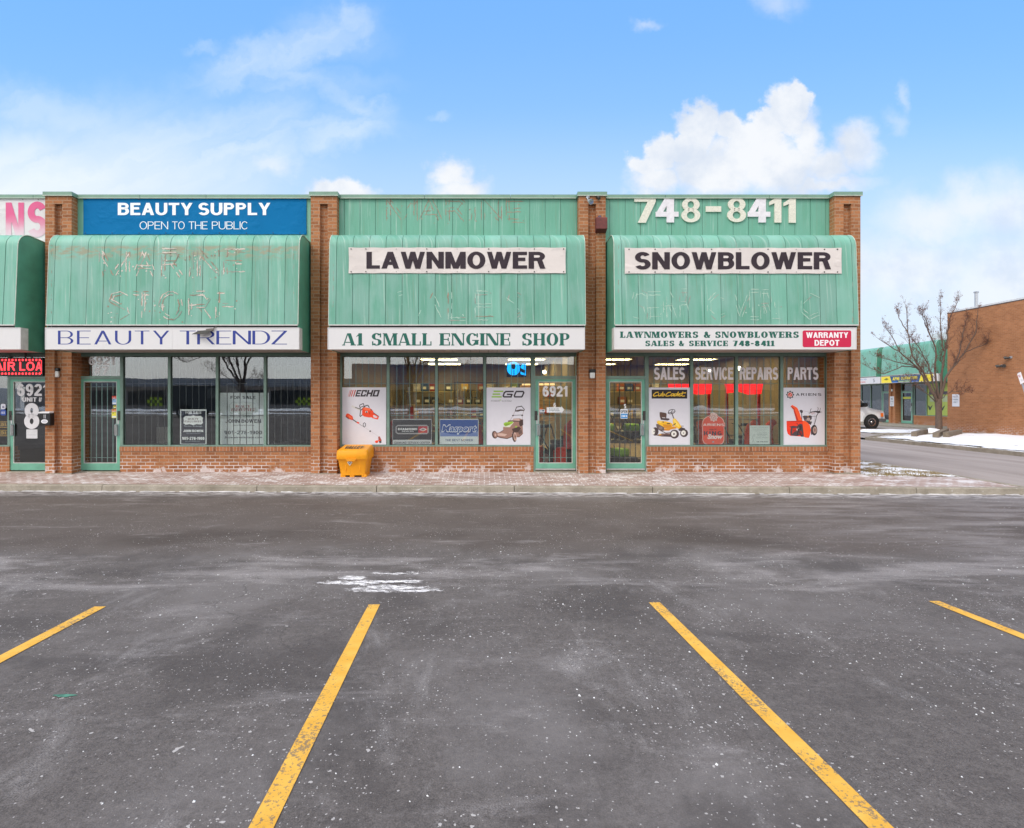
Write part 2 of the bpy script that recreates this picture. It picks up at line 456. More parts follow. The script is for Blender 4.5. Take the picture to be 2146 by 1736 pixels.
    for (cx_, cy_, rx_, ry_) in ((-0.76, 4.66, 0.46, 0.13), (-1.08, 4.84, 0.42, 0.10), (-1.2, 5.0, 0.16, 0.08), (-0.80, 5.14, 0.30, 0.05),
                                 (-0.75, 4.88, 0.26, 0.06)):
        e_ = t.vm('LENGTH', t.vm('MULTIPLY', t.vm('SUBTRACT', q, (cx_, cy_, 0)), (1 / rx_, 1 / ry_, 0)))
        e_ = t.sm(e_, 1.25, 0.55)
        sn = e_ if sn == 0.0 else t.m('MAXIMUM', sn, e_)
    sn = t.sm(t.m('ADD', t.m('MULTIPLY', sn, 0.66), t.m('ADD', t.m('MULTIPLY', t.m('SUBTRACT', fine, 0.5), 1.1), t.m('MULTIPLY', t.m('SUBTRACT', t.noise(t.vm('MULTIPLY', p, (1, 2.5, 1)), 9, 8, 0.8), 0.5), 2.6))), 0.46, 0.84)
    c = t.mix(sn, c, (0.82, 0.82, 0.83))
    # slush line along the gutter
    gut = t.m('ADD', y, t.m('MULTIPLY', x, 0.021))
    g_ = t.noise(t.vm('MULTIPLY', p, (1.5, 4, 1)), 3, 6, 0.7)
    c = t.mix(t.m('MULTIPLY', t.sm(gut, 10.15, 10.75), t.sm(g_, 0.42, 0.62, 0, 0.75)), c, (0.55, 0.55, 0.57))
    c = t.mix(1.0, c, (1.14, 1.075, 1.04), 'MULTIPLY')
    t.out(t.bsdf(c, t.lin(mid, 0.3, 0.7, 0.72, 0.9), bump=t.m('ADD', fine, t.m('MULTIPLY', mid, 0.6)), bs=0.65, bd=0.006, spec=0.2))
    return m_


ASPH = asphalt()


def road_mat():
    m_, t = newmat('road_asphalt')
    p = t.pos()
    x, y, z = t.sep(p)
    a, b = t.noise(p, 30, 5, 0.7), t.noise(t.vm('MULTIPLY', p, (2.0, .25, 1)), 0.6, 5, 0.6)
    c = t.mix(t.lin(b, 0.3, 0.7), (0.25, 0.205, 0.180), (0.41, 0.35, 0.32))
    c = t.mix(t.sm(a, 0.4, 0.7, 0, 0.3), c, (0.42, 0.40, 0.40))
    t.out(t.bsdf(c, 0.85, bump=a, bs=0.3, bd=0.005, spec=0.25))
    return m_


ROAD = road_mat()


def line_mat():
    m_, t = newmat('yellow_line_paint')
    p = t.pos()
    a, b = t.noise(p, 62, 5, 0.72), t.noise(p, 2.6, 4, 0.6)
    c = t.mix(t.lin(t.noise(p, 9, 4), 0.3, 0.7), (0.72, 0.37, 0.045), (0.84, 0.47, 0.085))
    worn = t.sm(t.m('ADD', a, t.m('MULTIPLY', t.m('SUBTRACT', b, 0.5), 0.75)), 0.56, 0.62)
    c = t.mix(t.m('MULTIPLY', worn, 0.75), c, (0.15, 0.13, 0.11))
    t.out(t.bsdf(c, 0.75, bump=a, bs=0.4, bd=0.004, spec=0.3))
    return m_


LINE = line_mat()


def paver():
    m_, t = newmat('brick_paver')
    p = t.pos()
    q = t.vm('ADD', p, t.vm('MULTIPLY', t.vm('SUBTRACT', t.noise(p, 9, 2, out='Color'), (.5, .5, .5)), (.03, .03, 0)))
    bt = t.n('ShaderNodeTexBrick', {'Vector': q, 'Color1': (0, 0, 0, 1), 'Color2': (1, 1, 1, 1), 'Mortar': (0, 0, 0, 1), 'Scale': 1.0,
                                    'Mortar Size': 0.011, 'Mortar Smooth': 0.3, 'Bias': 0.0, 'Brick Width': 0.225, 'Row Height': 0.13})
    per = t.sep(bt.outputs['Color'])[0]
    nz, s_ = t.noise(p, 30, 5, 0.65), t.noise(t.vm('MULTIPLY', p, (0.8, 2.0, 1)), 1.5, 6, 0.65)
    c = t.mix(per, (0.31, 0.205, 0.172), (0.43, 0.315, 0.275))
    c = t.mix(t.sm(nz, 0.4, 0.7, 0, 0.4), c, (0.45, 0.36, 0.32))
    x, y, z = t.sep(p)
    near = t.sm(t.m('ADD', y, t.m('MULTIPLY', x, 0.021)), 11.05, 12.0)
    js = t.m('MULTIPLY', bt.outputs['Fac'], t.m('ADD', t.sm(s_, 0.36, 0.50), t.m('MULTIPLY', near, .2), clamp=True))
    c = t.mix(bt.outputs['Fac'], c, (0.17, 0.12, 0.10))
    c = t.mix(t.m('MULTIPLY', js, 0.95), c, (0.74, 0.71, 0.71))
    pat = t.m('ADD', t.noise(p, 5, 7, 0.7), t.m('MULTIPLY', t.m('SUBTRACT', s_, 0.5), 1.1))
    c = t.mix(t.sm(t.m('ADD', pat, t.m('MULTIPLY', near, .05)), 0.57, 0.72, 0, 0.8), c, (0.72, 0.69, 0.69))
    t.out(t.bsdf(c, 0.88, bump=t.m('SUBTRACT', nz, bt.outputs['Fac']), bs=0.5, bd=0.006, spec=0.2))
    return m_


PAVER = paver()


def snow_mat(name, thresh, ground=(0.24, 0.17, 0.075)):
    m_, t = newmat(name)
    p = t.pos()
    a, b = t.noise(p, 1.6, 7, 0.68), t.noise(p, 25, 4, 0.65)
    g = t.mix(t.lin(b, 0.3, 0.7), tuple(v_ * 0.55 for v_ in ground), tuple(v_ * 1.5 for v_ in ground))
    c = t.mix(t.sm(t.m('ADD', a, t.m('MULTIPLY', t.m('SUBTRACT', b, .5), .25)), thresh, thresh + 0.07), g, (0.86, 0.86, 0.88))
    t.out(t.bsdf(c, 0.8, bump=t.m('ADD', a, t.m('MULTIPLY', b, .3)), bs=0.6, bd=0.03, spec=0.2))
    return m_


SNOW = snow_mat('snow', 0.0)
SNOWGRASS = snow_mat('snowy_grass', 0.47)
TURF = snow_mat('winter_turf', 0.66, (0.26, 0.19, 0.09))
LAND = snow_mat('winter_land', 0.40, (0.16, 0.14, 0.11))
BARK = plain('bark', (0.135, 0.092, 0.070), 0.9, var=0.35, scale=18, bump=0.6)
TWIG = plain('twig', (0.13, 0.075, 0.058), 0.9, var=0.25)
SEED = plain('dry_seed_cluster', (0.17, 0.065, 0.038), 0.9, var=0.3)
TIMBER = plain('old_timber', (0.20, 0.16, 0.115), 0.85, var=0.25, scale=6)


def vinyl(name, col):
    m_, t = newmat(name)
    p = t.pos()
    x, y, z = t.sep(p)
    fold = t.noise(t.xyz(t.m('MULTIPLY', x, 1.6), y, t.m('MULTIPLY', z, 14.0)), 1.0, 3, 0.5)
    soft = t.noise(p, 2.5, 3)
    c = t.mix(t.sm(t.noise(p, 1.2, 4), 0.4, 0.7, 0, 0.25), col, tuple(v_ * 0.82 for v_ in col))
    t.out(t.bsdf(c, 0.65, bump=t.m('ADD', t.m('MULTIPLY', fold, t.sm(soft, .45, .6)), soft), bs=0.35, bd=0.03, spec=0.12))
    return m_


VINYLW = vinyl('white_vinyl', (0.72, 0.66, 0.63))
VINYLB = vinyl('blue_vinyl', (0.0, 0.150, 0.37))
VINYLK = vinyl('dark_lettering', (0.048, 0.036, 0.045))
VINYLP = vinyl('plain_white_vinyl', (0.70, 0.68, 0.69))

# ------------------------------------------------------------------ mesh helpers
ORG = {}
FRAME_LOC, FRAME_ROT = Vector((0, 0, 0)), 0.0
USED = {}


def at(px, py, Y):
    """photograph position at depth Y -> world x, z"""
    return (px - CX) / F * Y, CZ + (CY - py) / F * Y


def atx(px, Y):
    return (px - CX) / F * Y


def atz(py, Y):
    return CZ + (CY - py) / F * Y


def link(o):
    COL.objects.link(o)
    return o


def tag(o, label=None, cat=None, group=None, kind=None):
    for k, v_ in (('label', label), ('category', cat), ('group', group), ('kind', kind)):
        if v_:
            o[k] = v_
    return o


def thing(name, label, cat, loc=(0, 0, 0), group=None, kind=None):
    o = link(bpy.data.objects.new(name, None))
    o.empty_display_size = 0.2
    ORG[o.name] = Vector(loc)
    o.location = FRAME_LOC + Matrix.Rotation(FRAME_ROT, 3, 'Z') @ Vector(loc)
    o.rotation_euler = (0, 0, FRAME_ROT)
    return tag(o, label, cat, group, kind)


class MB:
    """collects shapes into one mesh with several materials"""
    def __init__(s):
        s.v, s.f, s.mi, s.mats, s.cur, s.smooth = [], [], [], [], 0, []
        s.sm = False

    def mat(s, m_):
        if m_ not in s.mats:
            s.mats.append(m_)
        s.cur = s.mats.index(m_)
        return s

    def face(s, pts):
        b_ = len(s.v)
        s.v += [tuple(p_) for p_ in pts]
        s.f.append(tuple(range(b_, b_ + len(pts))))
        s.mi.append(s.cur)
        s.smooth.append(s.sm)

    def faces(s, pts, idx):
        b_ = len(s.v)
        s.v += [tuple(p_) for p_ in pts]
        for f_ in idx:
            s.f.append(tuple(b_ + i for i in f_))
            s.mi.append(s.cur)
            s.smooth.append(s.sm)

    def box(s, x0, x1, y0, y1, z0, z1):
        P = [(x, y, z) for z in (z0, z1) for y in (y0, y1) for x in (x0, x1)]
        s.faces(P, [(0, 2, 3, 1), (4, 5, 7, 6), (0, 1, 5, 4), (2, 6, 7, 3), (0, 4, 6, 2), (1, 3, 7, 5)])

    def bbox(s, x0, x1, y0, y1, z0, z1, b=0.01):
        """box with chamfered edges"""
        bm_ = bmesh.new()
        bmesh.ops.create_cube(bm_, size=1.0)
        for v_ in bm_.verts:
            v_.co = ((x0 + x1) / 2 + v_.co.x * (x1 - x0), (y0 + y1) / 2 + v_.co.y * (y1 - y0), (z0 + z1) / 2 + v_.co.z * (z1 - z0))
        bmesh.ops.bevel(bm_, geom=bm_.edges[:], offset=b, segments=2, affect='EDGES', profile=0.5)
        s.bm(bm_)

    def bm(s, bm_):
        bm_.verts.index_update()
        s.faces([v_.co[:] for v_ in bm_.verts], [[v_.index for v_ in f_.verts] for f_ in bm_.faces])
        bm_.free()

    def prism(s, pts, axis, a, b):
        """polygon (2-D points) pushed along an axis: 'x' takes (y,z), 'y' takes (x,z), 'z' takes (x,y)"""
        def mk(p_, t_):
            return {'x': (t_, p_[0], p_[1]), 'y': (p_[0], t_, p_[1]), 'z': (p_[0], p_[1], t_)}[axis]
        n = len(pts)
        P = [mk(p_, a) for p_ in pts] + [mk(p_, b) for p_ in pts]
        s.faces(P, [tuple(range(n))[::-1], tuple(range(n, 2 * n))] + [(i, (i + 1) % n, n + (i + 1) % n, n + i) for i in range(n)])

    def tube(s, pts, r, n=8, cap=True):
        pts = [Vector(p_) for p_ in pts]
        rs = r if hasattr(r, '__len__') else [r] * len(pts)
        P, ring = [], []
        ref = Vector((0.13, 0.31, 0.94))
        for i, p_ in enumerate(pts):
            d_ = (pts[min(i + 1, len(pts) - 1)] - pts[max(i - 1, 0)])
            d_ = d_.normalized() if d_.length > 1e-9 else Vector((0, 0, 1))
            a_ = d_.cross(ref)
            if a_.length < 0.05:
                a_ = d_.cross(Vector((1, 0, 0)))
            a_.normalize()
            b_ = d_.cross(a_)
            P += [p_ + (a_ * math.cos(2 * math.pi * k / n) + b_ * math.sin(2 * math.pi * k / n)) * rs[i] for k in range(n)]
        idx = [(i * n + k, i * n + (k + 1) % n, (i + 1) * n + (k + 1) % n, (i + 1) * n + k) for i in range(len(pts) - 1) for k in range(n)]
        if cap:
            idx += [tuple(range(n))[::-1], tuple(range((len(pts) - 1) * n, len(pts) * n))]
        sm_, s.sm = s.sm, True
        s.faces(P, idx)
        s.sm = sm_

    def lathe(s, prof, c, axis='z', n=20):
        """(radius, height) profile turned about an axis through c"""
        P = []
        for r_, h_ in prof:
            for k in range(n):
                a_, b_ = r_ * math.cos(2 * math.pi * k / n), r_ * math.sin(2 * math.pi * k / n)
                q = {'z': (a_, b_, h_), 'y': (a_, h_, b_), 'x': (h_, a_, b_)}[axis]
                P.append((c[0] + q[0], c[1] + q[1], c[2] + q[2]))
        idx = [(i * n + k, i * n + (k + 1) % n, (i + 1) * n + (k + 1) % n, (i + 1) * n + k) for i in range(len(prof) - 1) for k in range(n)]
        idx += [tuple(range(n))[::-1], tuple(range((len(prof) - 1) * n, len(prof) * n))]
        sm_, s.sm = s.sm, True
        s.faces(P, idx)
        s.sm = sm_

    def build(s, name, parent=None, org=None, recalc=True):
        o_ = ORG[parent.name] if parent is not None else Vector(org or (0, 0, 0))
        me = bpy.data.meshes.new(name)
        me.from_pydata([(x - o_.x, y - o_.y, z - o_.z) for x, y, z in s.v], [], s.f)
        for m_ in s.mats:
            me.materials.append(m_)
        me.polygons.foreach_set('material_index', s.mi)
        me.polygons.foreach_set('use_smooth', s.smooth)
        if recalc:
            b_ = bmesh.new()
            b_.from_mesh(me)
            bmesh.ops.recalc_face_normals(b_, faces=b_.faces[:])
            b_.to_mesh(me)
            b_.free()
        me.update()
        o = link(bpy.data.objects.new(name, me))
        ORG[o.name] = o_
        if parent is not None:
            o.parent = parent
        else:
            o.location = FRAME_LOC + Matrix.Rotation(FRAME_ROT, 3, 'Z') @ o_
            o.rotation_euler = (0, 0, FRAME_ROT)
        if any(s.smooth):
            try:
                me.set_sharp_from_angle(angle=R(42))
            except Exception:
                pass
        return o


def copy_tree(o, loc=None, rotz=None, label=None, parent=None):
    c = o.copy()
    COL.objects.link(c)
    if parent is not None:
        c.parent = parent
    for ch in [k for k in bpy.data.objects if k.parent == o]:
        copy_tree(ch, parent=c)
    if loc is not None:
        c.location = loc
    if rotz is not None:
        c.rotation_euler = (0, 0, rotz)
    if label:
        c['label'] = label
    return c


# ------------------------------------------------------------------ lettering
def ring(cx, cy, rx, ry, a0, a1, wx, wy, n=None):
    n = n or max(4, int(abs(a1 - a0) / 12))
    o_, i_ = [], []
    for k in range(n + 1):
        a = R(a0 + (a1 - a0) * k / n)
        o_.append((cx + rx * math.cos(a), cy + ry * math.sin(a)))
        i_.append((cx + (rx - wx) * math.cos(a), cy + (ry - wy) * math.sin(a)))
    return [[o_[k], o_[k + 1], i_[k + 1], i_[k]] for k in range(n)]


def glyph(ch, t, h, sf=0.0):
    """cap-height-1 letter: t = thick stem, h = thin/horizontal stroke, sf = serif length -> (advance, polygons)"""
    P = []
    th = t if not sf else max(h, t * 0.34)          # the thin diagonals

    def r(x0, y0, x1, y1):
        P.append([(x0, y0), (x1, y0), (x1, y1), (x0, y1)])

    def dg(x0, y0, x1, y1, w_):
        P.append([(x0, y0), (x0 + w_, y0), (x1 + w_, y1), (x1, y1)])

    def st(x, w_=None, y0=0, y1=1, lo=True, hi=True):
        w_ = w_ or t
        r(x, y0, x + w_, y1)
        if sf:
            if lo:
                r(x - sf, y0, x + w_ + sf, y0 + h)
            if hi:
                r(x - sf, y1 - h, x + w_ + sf, y1)

    def ar(*a):
        P.extend(ring(*a))
    wd = {'A': .82, 'B': .74, 'C': .78, 'D': .78, 'E': .66, 'F': .62, 'G': .82, 'H': .78, 'I': t, 'J': .58, 'K': .8, 'L': .62, 'M': .94, 'N': .8,
          'O': .84, 'P': .7, 'R': .78, 'S': .72, 'T': .7, 'U': .78, 'V': .78, 'W': 1.12, 'X': .8, 'Y': .78, 'Z': .68, '-': .36, '.': t, ' ': .32,
          '&': .86, '#': .62, '1': .42, ',': t, '/': .4, "'": t}.get(ch, .66)
    w_ = wd
    if ch == 'A':
        for (a, b, q) in ((0, w_ / 2 - max(t, th) / 2, th), (w_ - t, w_ / 2 - t / 2, t)):
            dg(a, 0, b, 1, q)
        r(w_ * .2, .22, w_ * .8, .22 + h)
        if sf:
            r(-sf, 0, th + sf, h), r(w_ - t - sf, 0, w_ + sf, h)
    elif ch == 'V':
        dg(w_ / 2 - t / 2, 0, 0, 1, t), dg(w_ / 2 - t / 2, 0, w_ - th, 1, th)
        if sf:
            r(-sf, 1 - h, t + sf, 1), r(w_ - th - sf, 1 - h, w_ + sf, 1)
    elif ch == 'W':
        q = t * .9
        xs = (0, w_ * .25 - q * .25, w_ / 2 - q / 2, w_ * .75 - q * .75, w_ - q)
        dg(xs[1], 0, xs[0], 1, q), dg(xs[1], 0, xs[2], 1, th * .9), dg(xs[3], 0, xs[2], 1, q), dg(xs[3], 0, xs[4] + (q - th * .9), 1, th * .9)
        if sf:
            r(-sf, 1 - h, q + sf, 1), r(w_ - q - sf, 1 - h, w_ + sf, 1)
    elif ch == 'M':
        q = t * .9
        st(0, th), st(w_ - t, t)
        dg(w_ / 2 - q / 2, 0, th * .2, 1, q), dg(w_ / 2 - q / 2, 0, w_ - th - (t - th), 1, th)
    elif ch == 'N':
        st(0, th), r(w_ - th, 0, w_, 1), dg(w_ - t, 0, 0, 1, t)
        if sf:
            r(w_ - th - sf, 1 - h, w_ + sf, 1)
    elif ch == 'H':
        st(0), st(w_ - t), r(t, .46, w_ - t, .46 + h)
    elif ch == 'I':
        st(0)
    elif ch == 'L':
        st(0), r(t, 0, w_, h)
        if sf:
            r(w_ - h, 0, w_, .34)
    elif ch in 'EF':
        st(0), r(t, 1 - h, w_, 1), r(t, .46, w_ * .88, .46 + h)
        if ch == 'E':
            r(t, 0, w_, h)
        if sf:
            r(w_ - h, .72, w_, 1), r(w_ * .88 - h, .36, w_ * .88, .64)
            if ch == 'E':
                r(w_ - h, 0, w_, .32)
    elif ch == 'T':
        st((w_ - t) / 2, hi=False), r(0, 1 - h, w_, 1)
        if sf:
            r(0, .7, h, 1), r(w_ - h, .7, w_, 1)
    elif ch == 'O':
        ar(w_ / 2, .5, w_ / 2, .515, 0, 360, t, h)
    elif ch in 'CG':
        ar(w_ / 2, .5, w_ / 2, .515, 38, 322, t, h)
        if ch == 'G':
            r(w_ - t, .06 if sf else .14, w_, .46), r(w_ * .5, .46 - h, w_ + sf * .6, .46)
        elif sf:
            r(w_ - h * 1.6, .06, w_ - h * .4, .3)
        if sf:
            r(w_ - h * 1.6, .66, w_ - h * .4, 1)
    elif ch == 'D':
        st(0, lo=True), r(t, 0, w_ * .45, h), r(t, 1 - h, w_ * .45, 1), ar(w_ * .45, .5, w_ * .55, .5, -90, 90, t, h)
    elif ch in 'BPR':
        y = .46
        st(0)
        r(t, 1 - h, w_ * .55, 1), r(t, y, w_ * .55, y + h)
        ar(w_ * .55, (1 + y) / 2, w_ * .42, (1 - y) / 2, -90, 90, t * .92, h)
        if ch == 'B':
            r(t, 0, w_ * .55, h), ar(w_ * .55, (y + h) / 2, w_ * .45, (y + h) / 2, -90, 90, t, h)
        if ch == 'R':
            dg(w_ - t, 0, w_ * .48, y + h * .4, t)
            if sf:
                r(w_ - t, 0, w_ + sf, h)
    elif ch == 'S':
        k = (1 + h) / 4 + .008
        ar(w_ / 2, 1 - k + .012, w_ / 2 * .96, k, 25, 270, t, h), ar(w_ / 2, k - .012, w_ / 2, k, 90, -155, t, h)
        if sf:
            r(w_ - h * 1.7, .66, w_ - h * .5, .99), r(h * .4, .01, h * 1.6, .34)
    elif ch == 'U':
        st(0, y0=.36, lo=False), st(w_ - (th if sf else t), (th if sf else t), y0=.36, lo=False), ar(w_ / 2, .36, w_ / 2, .375, 180, 360, t if not sf else (t + th) / 2, h)
    elif ch == 'J':
        r(w_ - t, .3, w_, 1), ar(w_ / 2, .3, w_ / 2, .315, 180, 360, t, h)
    elif ch == 'K':
        st(0), dg(t * .8, .36, w_ - t * 1.1, 1, t), dg(w_ - t, 0, w_ * .36, .62, t)
    elif ch == 'X':
        dg(0, 0, w_ - th, 1, th), dg(w_ - t, 0, 0, 1, t)
        if sf:
            r(-sf, 0, th + sf, h), r(w_ - t - sf, 0, w_ + sf, h), r(-sf, 1 - h, t + sf, 1), r(w_ - th - sf, 1 - h, w_ + sf, 1)
    elif ch == 'Y':
        st((w_ - t) / 2, y1=.44, hi=False), dg((w_ - t) / 2, .42, 0, 1, t), dg((w_ - t) / 2 + (t - th), .42, w_ - th, 1, th)
        if sf:
            r(-sf, 1 - h, t + sf, 1), r(w_ - th - sf, 1 - h, w_ + sf, 1)
    elif ch == 'Z':
        r(0, 0, w_, h), r(0, 1 - h, w_, 1), dg(0, h, w_ - t * 1.1, 1 - h, t * 1.1)
    elif ch == '-':
        r(0, .36, w_, .36 + max(h, t * .7))
    elif ch in '.,':
        r(0, 0, t, t)
    elif ch == '/':
        dg(0, 0, w_ - h, 1, h)
    elif ch == '&':
        ar(w_ * .40, .76, w_ * .26, .25, 0, 360, t * .7, h), ar(w_ * .38, .28, w_ * .38, .295, 20, 320, t, h), dg(w_ - t, 0, w_ * .22, .74, t), dg(w_ * .70, .18, w_ * .88, .5, h * 1.4)
    elif ch == '#':
        q = t * .55
        dg(w_ * .12, 0, w_ * .30, 1, q), dg(w_ * .56, 0, w_ * .74, 1, q), r(0, .27, w_ * .92, .27 + h * .7), r(w_ * .08, .60, w_, .60 + h * .7)
    elif ch == '1':
        x = w_ - t if not sf else w_ / 2 - t / 2
        r(x, 0, x + t, 1)
        P.append([(x, 1), (x, .82 - h * .4), (0 if not sf else x - .14, .70 - h * .2), (0 if not sf else x - .14, .70 + h * .5), (x, .93)])
        if sf:
            r(x - sf * 1.4, 0, x + t + sf * 1.4, h)
    elif ch == '2':
        ar(w_ / 2, .70, w_ / 2, .31, -25, 170, t, h), dg(0, h, w_ - t * 1.12, .60, t * 1.15), r(0, 0, w_, h)
    elif ch == '3':
        k = (1 + h) / 4
        ar(w_ / 2, 1 - k, w_ / 2 * .96, k, -90, 150, t, h), ar(w_ / 2, k, w_ / 2, k, -150, 90, t, h)
    elif ch == '4':
        r(w_ * .52, 0, w_ * .52 + t, 1), r(0, .22, w_ + .06, .22 + h), dg(0, .22 + h * .6, w_ * .52 - t * .1, 1, t * .85)
    elif ch == '5':
        r(w_ * .12, 1 - h, w_ * .96, 1), r(w_ * .10, .50, w_ * .10 + t * .9, 1), ar(w_ / 2, .325, w_ / 2, .335, -150, 140, t, h)
    elif ch in '69':
        L_ = []
        L_ += ring(w_ / 2, .33, w_ / 2, .34, 0, 360, t, h)
        L_ += ring(w_ / 2 + .0, .50, w_ / 2, .515, 40, 180, t, h)
        L_.append([(0, .30), (t, .30), (t, .52), (0, .52)])
        if ch == '9':
            L_ = [[(w_ - x, 1 - y) for x, y in q] for q in L_]
        P.extend(L_)
    elif ch == '7':
        r(0, 1 - h, w_, 1), dg(w_ * .16, 0, w_ - t * 1.05, 1 - h, t * 1.05)
    elif ch == '8':
        k = (1 + h) / 4
        ar(w_ / 2, 1 - k + .01, w_ / 2 * .93, k, 0, 360, t, h), ar(w_ / 2, k - .01, w_ / 2, k + .01, 0, 360, t, h)
    elif ch == '0':
        ar(w_ / 2, .5, w_ / 2, .515, 0, 360, t, h)
    return w_, P


STY = {'black': (.25, .195, 0), 'bold': (.225, .185, 0), 'medium': (.17, .15, 0), 'light': (.10, .085, 0), 'serif': (.25, .078, .06),
       'slab': (.31, .125, .07), 'deco': (.125, .05, 0)}


def text_polys(s, style, track=.09):
    t, h, sf = STY[style]
    x, out = sf, []
    tr = track if not sf else .02 + sf * 2
    for ch in s:
        a, P = glyph(ch, t, h, sf)
        out += [[(px + x, py) for px, py in q] for q in P]
        x += a + (tr if ch != ' ' else 0)
    return x - tr + sf, out


BF_CACHE = {}


def bf_polys(s, offset=0.0):
    """lower-case lettering from the built-in font -> (width, cap height .72 scaled to 1, triangles)"""
    k = (s, offset)
    if k not in BF_CACHE:
        c = bpy.data.curves.new('lettering_source', 'FONT')
        c.body = s
        c.offset = offset
        c.resolution_u = 3
        o = bpy.data.objects.new('lettering_source', c)
        COL.objects.link(o)
        dg_ = bpy.context.evaluated_depsgraph_get()
        ev = o.evaluated_get(dg_)
        me = ev.to_mesh()
        P = [[(me.vertices[i].co.x, me.vertices[i].co.y) for i in f_.vertices] for f_ in me.polygons]
        ev.to_mesh_clear()
        bpy.data.objects.remove(o)
        bpy.data.curves.remove(c)
        x0 = min(x for q in P for x, y in q)
        x1 = max(x for q in P for x, y in q)
        BF_CACHE[k] = (x1 - x0, [[((x - x0), y / .70) for x, y in q] for q in P])
    return BF_CACHE[k]


class Draw:
    """flat printed shapes on an upright sheet at depth Y; positions are read off an enlarged crop of the photograph
    (crop corner ox, oy and enlargement sc), every shape one print layer prouder than the last"""
    def __init__(s, ox, oy, sc, Y, step=0.00005):
        s.ox, s.oy, s.sc, s.Y, s.n, s.step = ox, oy, sc, Y, 0, step
        s.mb = MB()

    def pt(s, px, py):
        return at((s.ox + px / s.sc) / 1.5606, (s.oy + py / s.sc) / 1.5606, s.Y)

    def layer(s):
        s.n += 1
        return s.Y - s.n * s.step

    def poly(s, pts, col, y=None):
        s.mb.mat(col if not isinstance(col, str) else ink(col))
        y = s.layer() if y is None else y
        s.mb.face([(x, y, z) for x, z in (s.pt(*p_) for p_ in pts)])
        return s

    def polys(s, L, col):
        s.mb.mat(col if not isinstance(col, str) else ink(col))
        for i, q in enumerate(L):
            y = s.Y - s.n * s.step - (i % 4 + 1) * s.step
            s.mb.face([(x, y, z) for x, z in (s.pt(*p_) for p_ in q)])
        s.n += min(4, len(L))
        return s

    def rect(s, x0, y0, x1, y1, col, r=0):
        if not r:
            return s.poly([(x0, y0), (x1, y0), (x1, y1), (x0, y1)], col)
        pts = []
        for cx, cy, a0 in ((x1 - r, y0 + r, -90), (x1 - r, y1 - r, 0), (x0 + r, y1 - r, 90), (x0 + r, y0 + r, 180)):
            pts += [(cx + r * math.cos(R(a0 + k * 18)), cy + r * math.sin(R(a0 + k * 18))) for k in range(6)]
        return s.poly(pts, col)

    def ell(s, cx, cy, rx, ry, col, rot=0, n=22):
        c_, q_ = math.cos(R(rot)), math.sin(R(rot))
        return s.poly([(cx + rx * math.cos(a) * c_ - ry * math.sin(a) * q_, cy + rx * math.cos(a) * q_ + ry * math.sin(a) * c_)
                       for a in (2 * math.pi * k / n for k in range(n))], col)

    def line(s, pts, w_, col):
        L = []
        for (x0, y0), (x1, y1) in zip(pts, pts[1:]):
            d_ = math.hypot(x1 - x0, y1 - y0) or 1
            nx, ny = -(y1 - y0) / d_ * w_ / 2, (x1 - x0) / d_ * w_ / 2
            ex, ey = (x1 - x0) / d_ * w_ * .3, (y1 - y0) / d_ * w_ * .3
            L.append([(x0 + nx - ex, y0 + ny - ey), (x1 + nx + ex, y1 + ny + ey), (x1 - nx + ex, y1 - ny + ey), (x0 - nx - ex, y0 - ny - ey)])
        return s.polys(L, col)

    def text(s, t, x0, y0, x1, y1, col, style='bold', slant=0.0, track=.09, rise=0.0):
        if style.startswith('bf'):
            w_, P = bf_polys(t, float(style[2:] or 0))
        else:
            w_, P = text_polys(t, style, track)
        H = y1 - y0
        kx = (x1 - x0) / (w_ + slant * H / max(1e-6, (x1 - x0)) * 0)
        return s.polys([[(x0 + px * kx + slant * py * H, y1 - py * H + rise * px * kx) for px, py in q] for q in P], col)

    def build(s, name, parent=None):
        return s.mb.build(name, parent, recalc=False)


class DrawSrc(Draw):
    """same, positions in photograph pixels"""
    def __init__(s, Y, step=0.00005):
        super().__init__(0, 0, 1.0, Y, step)

# ------------------------------------------------------------------ ground
def gut(x):
    """depth of the kerb face"""
    return 10.95 - 0.021 * x


SLOPE = 0.041


def lotz(x, y):
    return -0.19 + SLOPE * min(17.0, max(0.0, gut(x) - y))


mb = MB().mat(LAND)
mb.face([(-1500, -1500, -.62), (1500, -1500, -.62), (1500, 2500, -.62), (-1500, 2500, -.62)])
tag(mb.build('ground'), kind='structure')

mb = MB().mat(ASPH)
xs = [-70, -40, -20, -10, 0, 10, 20, 40, 70]
ss = [0, 2, 4, 7, 10, 13, 17, 40, 46]
for i in range(len(xs) - 1):
    for j in range(len(ss) - 1):
        q = [(xs[i], ss[j]), (xs[i + 1], ss[j]), (xs[i + 1], ss[j + 1]), (xs[i], ss[j + 1])]
        mb.face([(x, gut(x) - s_, -0.19 + SLOPE * min(17, s_)) for x, s_ in q])
tag(mb.build('parking_lot', recalc=False), kind='structure')

mb = MB().mat(ROAD)
for (ya, za), (yb, zb) in zip(((10.72, -.186), (13.5, -.10), (30, -.10)), ((13.5, -.10), (30, -.10), (140, -.10))):
    x0a = 10.86
    mb.face([(x0a, ya, za), (16.95, ya - .12 if ya < 11 else ya, za), (16.95, yb, zb), (x0a, yb, zb)])
tag(mb.build('side_road'), kind='structure')

mb = MB().mat(ROAD)
mb.face([(16.96, 22.0, -.02), (25.6, 22.0, -.02), (25.6, 120, -.02), (16.96, 120, -.02)])
tag(mb.build('far_parking_lot'), kind='structure')

